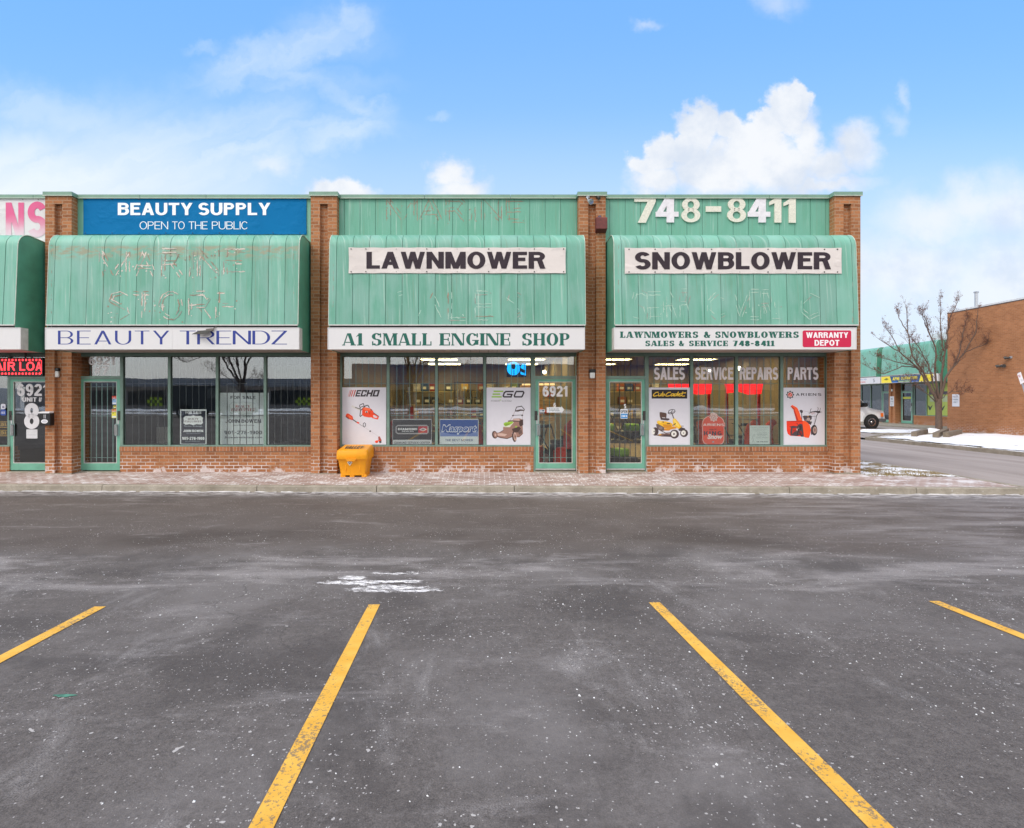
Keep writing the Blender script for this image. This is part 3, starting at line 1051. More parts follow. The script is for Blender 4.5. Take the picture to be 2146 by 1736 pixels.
mb = MB().mat(PAVER)
for xa, xb in ((-40, -16), (-16, -8), (-8, 0), (0, 8.55)):
    mb.face([(xa, gut(xa) + .151, -.062), (xb, gut(xb) + .151, -.062), (xb, 12.58, 0.0), (xa, 12.58, 0.0)])
    mb.face([(xa, 12.58, 0.0), (xb, 12.58, 0.0), (xb, 12.80, 0.0), (xa, 12.80, 0.0)])
mb.face([(8.55, gut(8.55) + .151, -.062), (10.72, gut(10.7) + .151, -.07), (10.72, 12.32, -.06), (8.55, 12.36, -.04)])
tag(mb.build('sidewalk'), kind='structure')

mb = MB().mat(CONC)
js = [-40, -34, -28, -22, -16.6, atx(212, 11.1), -4.6, atx(789, 11), .6, atx(1364, 11), atx(1645, 11), atx(1903, 11), 10.72]
rng = random.Random(3)
for a, b in zip(js, js[1:]):
    a, b = a + .007, b - .007
    k = rng.uniform(-.004, .004)
    P = [(a, gut(a), -.24), (b, gut(b), -.24), (b, gut(b) + .012, -.075 + k), (a, gut(a) + .012, -.075 + k),
         (b, gut(b) + .03, -.058 + k), (a, gut(a) + .03, -.058 + k), (b, gut(b) + .15, -.056 + k), (a, gut(a) + .15, -.056 + k), (b, gut(b) + .15, -.24), (a, gut(a) + .15, -.24)]
    mb.faces(P, [(0, 1, 2, 3), (3, 2, 4, 5), (5, 4, 6, 7), (7, 6, 8, 9), (0, 3, 5, 7, 9), (1, 2, 4, 6, 8)])
tag(mb.build('kerb'), kind='structure')

mb = MB().mat(CONC)
mb.box(10.72, 10.86, 10.9, 12.4, -.24, -.055)
mb.box(10.72, 10.86, 12.41, 60, -.24, -.05)
mb.box(16.85, 16.99, 8, 24.2, -.24, .03)
mb.prism([(16.85, 24.21), (16.99, 24.21), (19.2, 26.2), (19.1, 26.32)], 'z', -.2, .03)
tag(mb.build('road_kerb'), kind='structure')

# a low ridge of slush caught against the kerb
mb = MB().mat(plain('slush', (.50, .48, .48), .6, var=.35, scale=5))
rng = random.Random(8)
prev = None
x = -14.0
while x < 10.9:
    wd_, hh = .03 + rng.uniform(-.02, .035), .012 + rng.uniform(-.008, .012)
    cur = (x, gut(x) - wd_, gut(x), hh)
    if prev and rng.random() > .12:
        (xa, ya, ga, ha), (xb, yb, gb, hb) = prev, cur
        z_ = -.19
        mb.faces([(xa, ya, z_ + .004), (xb, yb, z_ + .004), (xa, (ya + ga) / 2, z_ + .6 * ha), (xb, (yb + gb) / 2, z_ + .6 * hb), (xa, ga, z_ + ha), (xb, gb, z_ + hb)],
                 [(0, 1, 3, 2), (2, 3, 5, 4)])
    prev = cur
    x += .09
tag(mb.build('gutter_snow', recalc=False), kind='stuff')


def bumpy(name, mat_, x0, x1, y0, y1, z0, amp, nx, ny, inside=None, kind='structure', seed=1, edge=0.0):
    from mathutils import noise as mn
    mb = MB().mat(mat_)
    mb.sm = True
    V = {}
    P, idx = [], []
    for i in range(nx + 1):
        for j in range(ny + 1):
            x, y = x0 + (x1 - x0) * i / nx, y0 + (y1 - y0) * j / ny
            h = mn.fractal(Vector((x * .9 + seed * 7, y * .9, 0)), 1.0, 2.0, 5)
            V[i, j] = len(P)
            P.append((x, y, z0 + amp * h))
    for i in range(nx):
        for j in range(ny):
            cx, cy = x0 + (x1 - x0) * (i + .5) / nx, y0 + (y1 - y0) * (j + .5) / ny
            if inside is None or inside(cx, cy):
                idx.append((V[i, j], V[i + 1, j], V[i + 1, j + 1], V[i, j + 1]))
    mb.faces(P, idx)
    return tag(mb.build(name, recalc=False), kind=kind)


bumpy('grass_verge', SNOWGRASS, 8.56, 10.72, 12.3, 60, -.045, .018, 18, 200, seed=4)
bumpy('snow_bank', SNOW, 16.99, 24.95, 6, 26.6, .035, .035, 60, 130, seed=2, inside=lambda x, y: y < 23.6 + .55 * (x - 16.9) and x > 17.35 + .12 * math.sin(y * 2.3))
bumpy('snow_verge', SNOWGRASS, 16.99, 24.9, 6, 26.4, .012, .01, 30, 80, seed=5, inside=lambda x, y: y < 24.0 + .8 * (x - 16.9))
bumpy('snow_patch', SNOW, 18.2, 24.6, 27.6, 31.4, .0, .05, 40, 24, seed=9, inside=lambda x, y: ((x - 21.4) / 3.3) ** 2 + ((y - 29.5) / 1.7) ** 2 < 1 + .25 * math.sin(x * 5 + y * 3))
mb = MB().mat(CONC)
mb.box(25.62, 28.4, 20, 110, -.2, .05)
mb.box(19.3, 25.61, 26.6, 27.3, -.2, .03)
tag(mb.build('far_sidewalk'), kind='structure')

# tufts of dry winter grass on the verge
mb = MB().mat(plain('dry_grass_blade', (0.26, 0.20, 0.09), 0.9, var=.3))
rng = random.Random(12)
for _ in range(2600):
    x, y = rng.uniform(8.6, 10.7), 12.35 + rng.random() ** 1.7 * 9
    if math.sin(x * 3.1) * math.cos(y * 2.7 + x) > .25:
        continue
    a, h = rng.uniform(0, 6.28), rng.uniform(.015, .045)
    dx_, dy_ = .006 * math.cos(a), .006 * math.sin(a)
    lx, ly = rng.uniform(-.02, .02), rng.uniform(-.02, .02)
    mb.face([(x - dx_, y - dy_, -.05), (x + dx_, y + dy_, -.05), (x + lx, y + ly, -.035 + h)])
tag(mb.build('grass', recalc=False), kind='stuff')

# crumbs of snow and grit lying on the asphalt
mb = MB().mat(plain('snow_crumb', (0.78, 0.78, 0.79), 0.8))
rng = random.Random(21)
for _ in range(900):
    y = 1.5 + rng.random() * 8.8
    x = rng.uniform(-1, 1) * (y * .98 + .3)
    if rng.random() < .35:
        x, y = x * .5 + 1.6, y * .5 + 1.8
    z = lotz(x, y)
    r_ = rng.uniform(.002, .006) * (1.7 if rng.random() < .06 else 1)
    a = rng.uniform(0, 3)
    c_, s_ = math.cos(a) * r_, math.sin(a) * r_
    k = rng.uniform(.5, 1)
    mb.faces([(x + c_, y + s_, z), (x - s_ * k, y + c_ * k, z), (x - c_, y - s_, z), (x + s_ * k, y - c_ * k, z), (x + c_ * .2, y + s_ * .2, z + r_ * .8)],
             [(0, 1, 4), (1, 2, 4), (2, 3, 4), (3, 0, 4)])
tag(mb.build('snow_crumbs', recalc=False), kind='stuff')

# painted bay lines
for pa, pb in (((-.855, 4.25), (-.70, -.6)), ((1.338, 4.307), (1.44, -.6)), ((-2.948, 4.197), (-2.66, -.6)), ((3.57, 4.343), (3.60, -.6)),
               ((-5.1, 4.2), (-4.9, -.6)), ((5.75, 4.3), (5.8, -.6))):
    mb = MB().mat(LINE)
    n = 14
    hw = .044
    for k in range(n):
        q = []
        for t_ in (k / n, (k + 1) / n):
            x, y = pa[0] + (pb[0] - pa[0]) * t_, pa[1] + (pb[1] - pa[1]) * t_
            q.append((x, y))
        (xa, ya), (xb, yb) = q
        mb.face([(xa - hw, ya, lotz(xa, ya) + .004), (xa + hw, ya, lotz(xa, ya) + .004), (xb + hw, yb, lotz(xb, yb) + .004), (xb - hw, yb, lotz(xb, yb) + .004)])
    tag(mb.build('parking_line', recalc=False), kind='structure')
# a splash of old green paint on the asphalt
mb = MB().mat(plain('green_paint_splash', (0.07, 0.20, 0.14), 0.8, var=.5, scale=40))
gy = 1.421 / ((1460 - 838) / F - SLOPE)
gx = (135 - CX) / F * gy
mb.face([(gx + .055 * math.cos(a) * (1 + .35 * math.sin(3 * a)), gy + .016 * math.sin(a), lotz(gx, gy + .016 * math.sin(a)) + .003) for a in (k * .42 for k in range(15))])
tag(mb.build('paint_splash_marking', recalc=False), kind='structure')

# ------------------------------------------------------------------ the strip mall
YF, YP, YG = 12.40, 12.58, 12.70     # pillar face, fascia panel, glazing line
PIL = [(-15.98, -15.38), (-9.96, -9.36), (-3.935, -3.345), (2.14, 2.75), (7.94, 8.53)]


def fx(px):
    return atx(px, YG)


def pillar(root, x0, x1, yf=YF, foot=(-.07, .022), m=None, top=6.30):
    m = m or BRICK
    mb = MB().mat(m)
    c, hw, dp = (x0 + x1) / 2, .0875, .085
    yb = yf + .55
    mb.prism([(x0, yf), (c - hw, yf), (c - hw, yf + dp), (c + hw, yf + dp), (c + hw, yf), (x1, yf), (x1, yb), (x0, yb)], 'z', foot[1], top - .18)
    mb.prism([(x0, yf), (x1, yf), (x1, yb), (x0, yb)], 'z', top - .18, top)
    mb.box(c - hw - .05, c + hw + .05, yf - .004, yf, top - .18, top - .165)
    p = mb.build('pillar', root)
    mb = MB().mat(CONC)
    mb.box(x0 - .012, x1 + .012, yf - .014, yb, foot[0] - .15, foot[1])
    f_ = mb.build('footing', root)
    f_.parent = p
    mb = MB().mat(COPING)
    mb.box(x0 - .03, x1 + .03, yf - .035, yb, top, top + .087)
    mb.mat(COPLIP).box(x0 - .033, x1 + .033, yf - .039, yf - .02, top - .006, top + .008)
    c_ = mb.build('pillar_cap', root)
    c_.parent = p
    return p


def fascia(root, x0, x1, y=YP, z0=2.76, z1=6.30,  seam=.355, off=.12, joints=(.35, .8)):
    mb = MB().mat(SEAM)
    mb.box(x0, x1, y + .012, y + .2, z0, z1)
    mb.mat(GREENUP)
    x = x0
    nx = x0 + off
    while x < x1 - .01:
        b = min(nx, x1)
        if b - x > .02:
            mb.box(x + .005, b - .005, y, y + .011, z0, z1)
        x, nx = b, b + seam
    p = mb.build('fascia_panel', root)
    mb = MB()
    xs_ = [x0] + [x0 + (x1 - x0) * j for j in joints] + [x1]
    for a, b in zip(xs_, xs_[1:]):
        mb.mat(COPING).box(a + .034 * (a == x0) + .004, b - .034 * (b == x1) - .004, y - .05, y + .35, z1, z1 + .083)
        mb.mat(COPLIP).box(a + .034 * (a == x0) + .004, b - .034 * (b == x1) - .004, y - .054, y - .04, z1 - .005, z1 + .007)
    mb.build('coping', root)
    return p


def shopfront(root, panes, door, bars=BARS, knee=True, x_end=None, grille=True, transom_text=None, yg=YG, knee_m=None, sill_m=None, glass_m=None, door_bars=True,
              handle='right', barsd=None):
    """panes [(x0,x1)...] and door (x0,x1) in scene metres; returns dict of parts"""
    o = {}
    glass_m = glass_m or GLASS
    z0, z1, zh0, zh1 = .594, .630, 2.685, 2.755
    w0, w1 = min(p_[0] for p_ in panes), max(p_[1] for p_ in panes)
    fw = .055
    mb = MB().mat(FRAME)
    mb.box(w0 - fw, w1 + fw, yg - .03, yg + .085, z0, z1)
    mb.box(w0 - fw, w1 + fw, yg - .012, yg + .08, zh0, zh1)
    for i, (a, b) in enumerate(panes):
        nxt = panes[i + 1][0] if i + 1 < len(panes) else None
        if i == 0:
            mb.box(a - fw, a, yg - .018, yg + .075, z1, zh0)
        mb.box(b, nxt if nxt else b + fw, yg - .018, yg + .075, z1, zh0)
        # black glazing gasket
        mb.mat(BLACKPL)
        for g in ((a, a + .012, z1, zh0), (b - .012, b, z1, zh0), (a + .012, b - .012, z1, z1 + .012), (a + .012, b - .012, zh0 - .012, zh0)):
            mb.box(g[0], g[1], yg + .018, yg + .024, g[2], g[3])
        mb.mat(FRAME)
    win = o['window'] = mb.build('window', root)
    o['panes'] = []
    for a, b in panes:
        mb = MB().mat(glass_m)
        mb.box(a, b, yg + .025, yg + .031, z1, zh0)
        p = mb.build('pane', root)
        p.parent = win
        o['panes'].append(p)
    if grille:
        mb = MB().mat(bars)
        for a, b in panes:
            n = max(2, round((b - a) / .152))
            for k in range(1, n):
                x = a + (b - a) * k / n
                mb.box(x - .0075, x + .0075, yg + .10, yg + .111, z1 + .01, zh0 + .02)
            for z in (1.31, 2.06, 2.66):
                mb.box(a, b, yg + .112, yg + .122, z - .006, z + .006)
        g = mb.build('grille', root)
        g.parent = win
    if knee:
        mb = MB().mat(knee_m or BRICK)
        mb.box(w0 - fw, w1 + fw, yg - .035, yg + .25, -.1, .488)
        kw = mb.build('knee_wall', root)
        mb = MB().mat(sill_m or SOLDIER)
        mb.box(w0 - fw, w1 + fw, yg - .052, yg + .2, .488, .592)
        s_ = mb.build('brick_sill', root)
        s_.parent = kw
    # door
    d0, d1 = door
    zt = 2.155
    cx0, cx1 = d0 - .035, d1 + .035
    mb = MB().mat(FRAME)
    mb.box(cx0 - .02, d0 - .006, yg - .02, yg + .085, 0.0, zh1)
    mb.box(d1 + .006, cx1 + .02, yg - .02, yg + .085, 0.0, zh1)
    mb.box(d0 - .006, d1 + .006, yg - .02, yg + .085, zt + .008, zt + .075)
    mb.box(d0 - .006, d1 + .006, yg - .012, yg + .08, zh0, zh1)
    mb.mat(CONC).box(cx0, cx1, yg - .09, yg + .1, -.02, .022)
    df = o['door_frame'] = mb.build('door_frame', root)
    mb = MB().mat(glass_m)
    mb.box(d0 - .006, d1 + .006, yg + .025, yg + .031, zt + .075, zh0)
    tp = o['transom'] = mb.build('transom_pane', root)
    tp.parent = df
    mb = MB().mat(DOORG)
    st = .073
    ya, yb = yg - .012, yg + .034
    mb.box(d0, d0 + st, ya, yb, .045, zt)
    mb.box(d1 - st, d1, ya, yb, .045, zt)
    mb.box(d0 + st, d1 - st, ya, yb, .045, .205)
    mb.box(d0 + st, d1 - st, ya, yb, zt - .055, zt)
    mb.mat(BOXEDGE)
    gx0, gx1 = d0 + st, d1 - st
    for g in ((gx0, gx0 + .014, .205, zt - .055), (gx1 - .014, gx1, .205, zt - .055), (gx0 + .014, gx1 - .014, .205, .22), (gx0 + .014, gx1 - .014, zt - .07, zt - .055)):
        mb.box(g[0], g[1], ya + .004, ya + .014, g[2], g[3])
    dr = o['door'] = mb.build('door', root)
    mb = MB().mat(glass_m)
    mb.box(gx0, gx1, yg + .008, yg + .013, .205, zt - .055)
    p = mb.build('pane', root)
    p.parent = dr
    o['door_pane'] = p
    if door_bars:
        mb = MB().mat(barsd or bars)
        n = 6
        for k in range(1, n):
            x = gx0 + (gx1 - gx0) * k / n
            mb.box(x - .009, x + .009, yg + .045, yg + .056, .23, zt - .09)
        for z in (.33, 1.3, 1.98):
            mb.box(gx0, gx1, yg + .057, yg + .065, z - .006, z + .006)
        n = 6
        for k in range(1, n):
            x = d0 + (d1 - d0) * k / n
            mb.box(x - .008, x + .008, yg + .10, yg + .111, zt + .08, zh0)
        g = mb.build('grille', root)
        g.parent = dr
    hx = d1 - .037 if handle == 'right' else d0 + .037
    s_ = -1 if handle == 'right' else 1
    mb = MB().mat(ALU)
    mb.box(hx - .02, hx + .02, ya - .006, ya - .0005, 1.02, 1.32)
    for k in range(3):
        mb.box(hx + s_ * (.012 + .022 * k) - .005, hx + s_ * (.012 + .022 * k) + .005, ya - .045, ya - .008, .86, 1.10)
    mb.mat(BARS).box(hx - .03, hx + s_ * .075 if s_ > 0 else hx + .03, ya - .008, ya - .001, .84, 1.12) if s_ > 0 else mb.mat(BARS).box(hx - .075, hx + .03, ya - .008, ya - .001, .84, 1.12)
    mb.mat(DARKMET)
    lx = d1 - .02 if handle == 'right' else d0 + .01
    mb.box(lx - .03, lx + .035, ya - .014, ya - .007, 1.20, 1.42)
    mb.lathe([(.016, -.012), (.018, 0)], (lx, ya - .014, 1.30), 'y', 12)
    h = mb.build('handle', root)
    h.parent = dr
    return o


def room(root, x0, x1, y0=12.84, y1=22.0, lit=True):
    mb = MB().mat(WALLIN if lit else WALLUNLIT)
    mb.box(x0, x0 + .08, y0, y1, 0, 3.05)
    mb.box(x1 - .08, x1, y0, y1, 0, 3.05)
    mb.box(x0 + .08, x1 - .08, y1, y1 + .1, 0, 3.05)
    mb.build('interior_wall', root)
    mb = MB().mat(FLOORIN if lit else WALLUNLIT)
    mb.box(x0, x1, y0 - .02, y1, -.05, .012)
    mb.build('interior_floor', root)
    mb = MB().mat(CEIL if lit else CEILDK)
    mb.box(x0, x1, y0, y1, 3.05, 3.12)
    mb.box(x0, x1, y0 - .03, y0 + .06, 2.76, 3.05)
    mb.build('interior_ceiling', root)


mall = thing('strip_mall', 'orange brick strip mall of four shop units under a green metal fascia', 'building', (-3.7, 12.4, 0))
for i, (a, b) in enumerate(PIL):
    pillar(mall, a, b, foot=(-.16, .024) if i == 4 else (-.07, .012))
for i in range(4):
    fascia(mall, PIL[i][1], PIL[i + 1][0], off=(.2, .14, .13, .135)[i], joints=((.5, .93), (.27, .55), (.36, .72, .9), (.27, .73))[i])
mb = MB().mat(BRICK)
mb.box(8.33, 8.53, 12.952, 30, -.2, 6.30)
mb.box(-16, 8.33, 29.8, 30, -.2, 6.30)
mb.mat(COPING).box(8.30, 8.56, 12.955, 30, 6.302, 6.385)
mb.build('side_wall', mall)
mb = MB().mat(DARKMET)
mb.box(-16, 8.33, 12.79, 29.8, 6.0, 6.1)
mb.mat(CEILDK).box(-16, 8.33, 12.79, 12.86, 3.13, 5.99)
mb.build('roof', mall)

U8 = shopfront(mall, [(-15.2, -13.6), (-13.53, -12.2), (-12.13, fx(17.5))], (fx(22), fx(22) + .93), handle='left', grille=False, door_bars=False)
U7 = shopfront(mall, [(fx(258.5), fx(352.5)), (fx(358), fx(452.6)), (fx(458.2), fx(553)), (fx(558.5), fx(653))], (fx(169.5), fx(252)), bars=BARSD, barsd=BARS)
U6 = shopfront(mall, [(fx(717), fx(810.5)), (fx(816.5), fx(912)), (fx(917.5), fx(1013)), (fx(1018.5), fx(1112.8))], (fx(1122), fx(1206)), handle='left')
U5 = shopfront(mall, [(fx(1359), fx(1446.3)), (fx(1452.5), fx(1540.5)), (fx(1546.6), fx(1635)), (fx(1641), fx(1731))], (fx(1270.5), fx(1351)), barsd=BARSD)
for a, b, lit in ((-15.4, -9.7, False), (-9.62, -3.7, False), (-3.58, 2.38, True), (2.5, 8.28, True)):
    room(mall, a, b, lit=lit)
# closer strip of the closed side of unit 6's door: a bare metal jamb cover
mb = MB().mat(BOXEDGE)
for k in range(3):
    mb.box(fx(1207) + .028 * k, fx(1207) + .028 * k + .024, YG - .045 - .004 * k, YG - .022, .02, 2.24)
j_ = mb.build('jamb_cover', mall)
# kick plates
for o, (a, b) in ((U6, (fx(1122), fx(1206))), (U5, (fx(1270.5), fx(1351)))):
    mb = MB().mat(ALU)
    mb.box(a + .002, b - .002, YG - .02, YG - .013, .048, .085)
    k_ = mb.build('kick_plate', mall)
    k_.parent = o['door']


# ------------------------------------------------------------------ canopies
def fronty(z):
    return 11.68 + max(0, min(1.695, z - 3.285)) / 1.695 * .08


def canopy(label, x0, x1, off, m=GREEN, seam=.3535, group='green metal canopies over the shopfronts', y_off=0.0, right=True):
    yb = 12.555
    root = thing('metal_canopy', label, 'canopy', ((x0 + x1) / 2, yb + y_off, 2.75), group)
    prof = [(11.68, 3.285), (11.68 + .02, 3.7), (11.72, 4.13), (11.742, 4.6), (11.76, 4.98)]
    prof += [(12.08 + .32 * math.cos(R(a)), 4.98 + .32 * math.sin(R(a))) for a in range(168, 89, -13)] + [(yb, 5.27)]
    prof = [(y + y_off, z) for y, z in prof]
    inner = []
    for i, (y, z) in enumerate(prof):
        a, b = prof[max(0, i - 1)], prof[min(len(prof) - 1, i + 1)]
        d_ = math.hypot(b[0] - a[0], b[1] - a[1])
        inner.append((y + (b[1] - a[1]) / d_ * .016, z - (b[0] - a[0]) / d_ * .016))
    rng = random.Random(int(abs(x0) * 100))
    mb = MB()
    mb.sm = True
    x, nx = x0, x0 + off
    while x < x1 - .02:
        mb.mat(rng.choice(m))
        b = min(nx, x1)
        if x1 - b < .06:
            b = x1
        a_, b_ = x + .005 * (x > x0), b - .005 * (b < x1)
        j = rng.uniform(-.004, .004)
        P = [(xx, y + j, z) for y, z in prof for xx in (a_, b_)]
        P += [(xx, y, z) for y, z in inner for xx in (a_, b_)]
        n = len(prof)
        idx = [(2 * k, 2 * k + 1, 2 * k + 3, 2 * k + 2) for k in range(n - 1)]
        idx += [(2 * k, 2 * k + 2, 2 * n + 2 * k + 2, 2 * n + 2 * k) for k in range(n - 1)]
        idx += [(2 * k + 1, 2 * n + 2 * k + 1, 2 * n + 2 * k + 3, 2 * k + 3) for k in range(n - 1)]
        mb.faces(P, idx)
        x, nx = b, b + seam
    mb.build('shell', root, recalc=False)
    mb = MB().mat(SEAM)
    P = [(xx, y, z) for y, z in inner for xx in (x0 + .02, x1 - .02)]
    mb.faces(P, [(2 * k, 2 * k + 1, 2 * k + 3, 2 * k + 2) for k in range(len(inner) - 1)])
    mb.build('backing_sheet', root, recalc=False)
    for sx, a, b in ((-1, x0, x0 + .012), (1, x1 - .012, x1)):
        poly = [(y + .002, z - .004) for y, z in inner] + [(yb + y_off - .002, 2.752), (11.87 + y_off, 2.752), (11.70 + y_off, 3.26)]
        mb = MB().mat(GREENIN)
        mb.prism(poly, 'x', a, b)
        # rolled edge bead
        mb.mat(COPLIP)
        xe = x0 if sx < 0 else x1
        mb.tube([(xe + sx * .004, y + .004, z) for y, z in prof], .008, 6)
        mb.build('end_panel', root)
    mb = MB().mat(BOXEDGE)
    mb.box(x0, x1, 11.665 + y_off, 11.70 + y_off, 3.262, 3.284)
    mb.mat(BLACKPL).box(x0 + .02, x1 - .02, 11.72 + y_off, 11.76 + y_off, 3.20, 3.262)
    mb.build('bottom_trim', root)
    mb = MB().mat(SOFFIT)
    x = x0 + .02
    while x < x1 - .03:
        b = min(x + .2, x1 - .02)
        mb.box(x, b - .012, 11.87 + y_off, 12.74 + y_off * .9, 2.762, 2.772)
        x = b
    mb.mat(BLACKPL).box(x0 + .02, x1 - .02, 11.87 + y_off, 12.74 + y_off * .9, 2.7745, 2.79)
    mb.build('soffit', root)
    return root


CAN8 = canopy('green metal canopy at the left edge, cut off beside the pink banner', -15.36, -10.04, .12)
CAN7 = canopy('green metal canopy with letter scars and brown stains, above the blue lettered sign', -9.36, -3.985, .135, GREENST)
CAN6 = canopy('green metal canopy carrying the LAWNMOWER banner', -3.325, 2.16, .15)
CAN5 = canopy('green metal canopy carrying the SNOWBLOWER banner', 2.79, 7.99, .155)

SKEL = {
    'M': [[(0, 0), (0, 1), (.45, .1), (.9, 1), (.9, 0)]], 'A': [[(0, 0), (.4, 1), (.8, 0)], [(.15, .35), (.65, .35)]],
    'R': [[(0, 0), (0, 1), (.5, 1), (.66, .8), (.5, .52), (0, .5)], [(.35, .5), (.7, 0)]], 'I': [[(0, 0), (.05, .3), (0, .6), (.05, 1)]],
    'N': [[(0, 0), (0, 1), (.7, 0), (.7, 1)]], 'E': [[(.6, 1), (0, 1), (0, 0), (.6, 0)], [(0, .5), (.5, .5)]],
    'S': [[(.62, .88), (.4, 1), (.12, .93), (.04, .72), (.3, .55), (.58, .4), (.62, .18), (.36, 0), (.05, .08)]],
    'T': [[(0, 1), (.7, 1)], [(.35, 1), (.35, 0)]],
    'O': [[(.4 + .4 * math.cos(a), .5 + .5 * math.sin(a)) for a in [k * .45 for k in range(15)]]], 'L': [[(0, 1), (0, 0), (.55, 0)]],
    'G': [[(.65, .85), (.35, 1), (.05, .7), (.05, .3), (.35, 0), (.65, .2), (.65, .45), (.4, .45)]], 'V': [[(0, 1), (.35, 0), (.7, 1)]], 'C': [[(.65, .85), (.35, 1), (.05, .7), (.05, .3), (.35, 0), (.65, .15)]]}
SCAR = {'w': plain('adhesive_white', (0.58, 0.54, 0.48), 0.7, var=.2), 'b': plain('adhesive_brown', (0.30, 0.225, 0.17), 0.8, var=.3), 'g': plain('adhesive_grey', (0.30, 0.31, 0.27), 0.8, var=.2),
        'p': plain('adhesive_pale_green', (0.36, 0.53, 0.44), 0.7, var=.2)}


def scars(root, items, yfun, cols, keep, wid, seed, dots=20, edges=()):
    """adhesive and paint scars left by letters taken down; items (char, x0, x1, y0, y1) in photograph pixels"""
    rng = random.Random(seed)
    mb = MB()
    n = [0]

    def seg(a, b, w_, col):
        n[0] += 1
        d_ = math.hypot(b[0] - a[0], b[1] - a[1]) or 1
        ux, uy = (b[0] - a[0]) / d_, (b[1] - a[1]) / d_
        pts = []
        m_ = 5
        for k in range(m_ + 1):
            t_ = k / m_
            ww = w_ * (.55 + .45 * math.sin(math.pi * t_)) * rng.uniform(.55, 1.2)
            o_ = rng.uniform(-1, 1) * w_ * .28
            cx, cy = a[0] + ux * d_ * t_ - uy * o_, a[1] + uy * d_ * t_ + ux * o_
            pts.append(((cx - uy * ww / 2, cy + ux * ww / 2), (cx + uy * ww / 2, cy - ux * ww / 2)))
        mb.mat(col)
        for (p0_, p1_), (q0_, q1_) in zip(pts, pts[1:]):
            P = []
            for (px, py) in (p0_, q0_, q1_, p1_):
                z = atz(py / 1.5606, 11.72)
                y = yfun(z) - .0012 - (n[0] % 9) * .00015
                P.append((*[atx(px / 1.5606, y)], y, atz(py / 1.5606, y)))
            mb.face(P)
    for ch, x0, x1, y0, y1 in items:
        for pl in SKEL[ch]:
            mx = max(p_[0] for q in SKEL[ch] for p_ in q) or 1
            pp = [(x0 + p_[0] / max(mx, .1) * (x1 - x0) if ch != 'I' else (x0 + x1) / 2 + p_[0] * 40, y1 - p_[1] * (y1 - y0)) for p_ in pl]
            for a, b in zip(pp, pp[1:]):
                d_ = math.hypot(b[0] - a[0], b[1] - a[1])
                k = max(1, int(d_ / 16))
                for side in (-1, 1):
                    off_ = side * rng.uniform(4.5, 6.5)
                    col_ = rng.choice(cols)
                    for i in range(k):
                        if rng.random() < .3:
                            col_ = rng.choice(cols)
                        if rng.random() > keep:
                            continue
                        nx, ny = -(b[1] - a[1]) / d_ * off_, (b[0] - a[0]) / d_ * off_
                        t0, t1 = (i - .12) / k, (i + 1.12) / k
                        A = (a[0] + (b[0] - a[0]) * t0 + nx + rng.uniform(-1, 1), a[1] + (b[1] - a[1]) * t0 + ny + rng.uniform(-1, 1))
                        B = (a[0] + (b[0] - a[0]) * t1 + nx + rng.uniform(-1, 1), a[1] + (b[1] - a[1]) * t1 + ny + rng.uniform(-1, 1))
                        w_ = wid * rng.uniform(.6, 1.15)
                        if col_ == 'w':
                            seg(A, B, w_ * 1.3, SCAR['b'])
                        seg(A, B, w_, SCAR[col_])
        for _ in range(dots):
            if rng.random() < .45:
                x, y = rng.uniform(x0 - 5, x1 + 5), rng.uniform(y0 - 4, y1 + 14)
                r_ = rng.uniform(1.2, 3.0) * wid / 4
                seg((x - r_, y), (x + r_, y), r_ * 2, SCAR[rng.choice(cols)])
    # flaked paint along the riveted edges
    for x, y0, y1 in edges:
        y = y0
        while y < y1:
            l_ = rng.uniform(4, 22)
            if rng.random() < .55:
                seg((x + rng.uniform(-1.2, 1.2), y), (x + rng.uniform(-1.2, 1.2), y + l_), rng.uniform(.9, 2.2), SCAR[rng.choice('bbg')])
            y += l_ + rng.uniform(2, 14)
    return mb.build('letter_scars', root, recalc=False)


def c3(ox, oy, sc, L):
    return [(ch, ox + a / sc, ox + b / sc, oy + c / sc, oy + d_ / sc) for ch, a, b, c, d_ in L]


it = [('M', 331, 418, 824, 905), ('A', 440, 505, 824, 900), ('R', 533, 592, 820, 902), ('I', 610, 640, 820, 902), ('N', 650, 722, 820, 902), ('E', 738, 800, 820, 895),
      ('S', 358, 415, 960, 1040), ('T', 437, 502, 960, 1038), ('O', 525, 592, 958, 1040), ('R', 622, 685, 960, 1045), ('E', 712, 772, 955, 1040)]
scars(CAN7, it, fronty, 'wwwbbg', .62, 4.0, 5, 16, [(961, 800, 1060), (168, 800, 1060)])
scars(CAN6, c3(1450, 600, 3.4717, [('L', 75, 250, 1245, 1540), ('E', 380, 560, 1245, 1530), ('S', 700, 870, 1240, 1530)])
      + c3(1050, 600, 3.471, [('S', 850, 1010, 1230, 1510), ('A', 1120, 1380, 1240, 1510)]), fronty, 'pppgb', .7, 3.6, 6, 4, [(1901, 790, 1062), (1090, 800, 1062)])
scars(CAN5, c3(1950, 580, 3.338, [('S', 400, 550, 1250, 1530), ('E', 570, 700, 1270, 1540), ('R', 750, 860, 1250, 1530), ('R', 930, 1010, 1240, 1520), ('C', 1220, 1400, 1270, 1540), ('V', 1500, 1660, 1290, 1510)])
      + c3(2400, 580, 3.338, [('E', 190, 265, 1240, 1540), ('R', 310, 400, 1250, 1540), ('L', 430, 510, 1310, 1530), ('C', 740, 920, 1290, 1530)]), fronty, 'ppppg', .6, 3.2, 7, 4, [(2023, 800, 1060), (2789, 830, 1062)])

# ------------------------------------------------------------------ sign boxes under the canopies
TEAL, NAVY = '#025c4e', '#22358a'
BOXY = 11.655


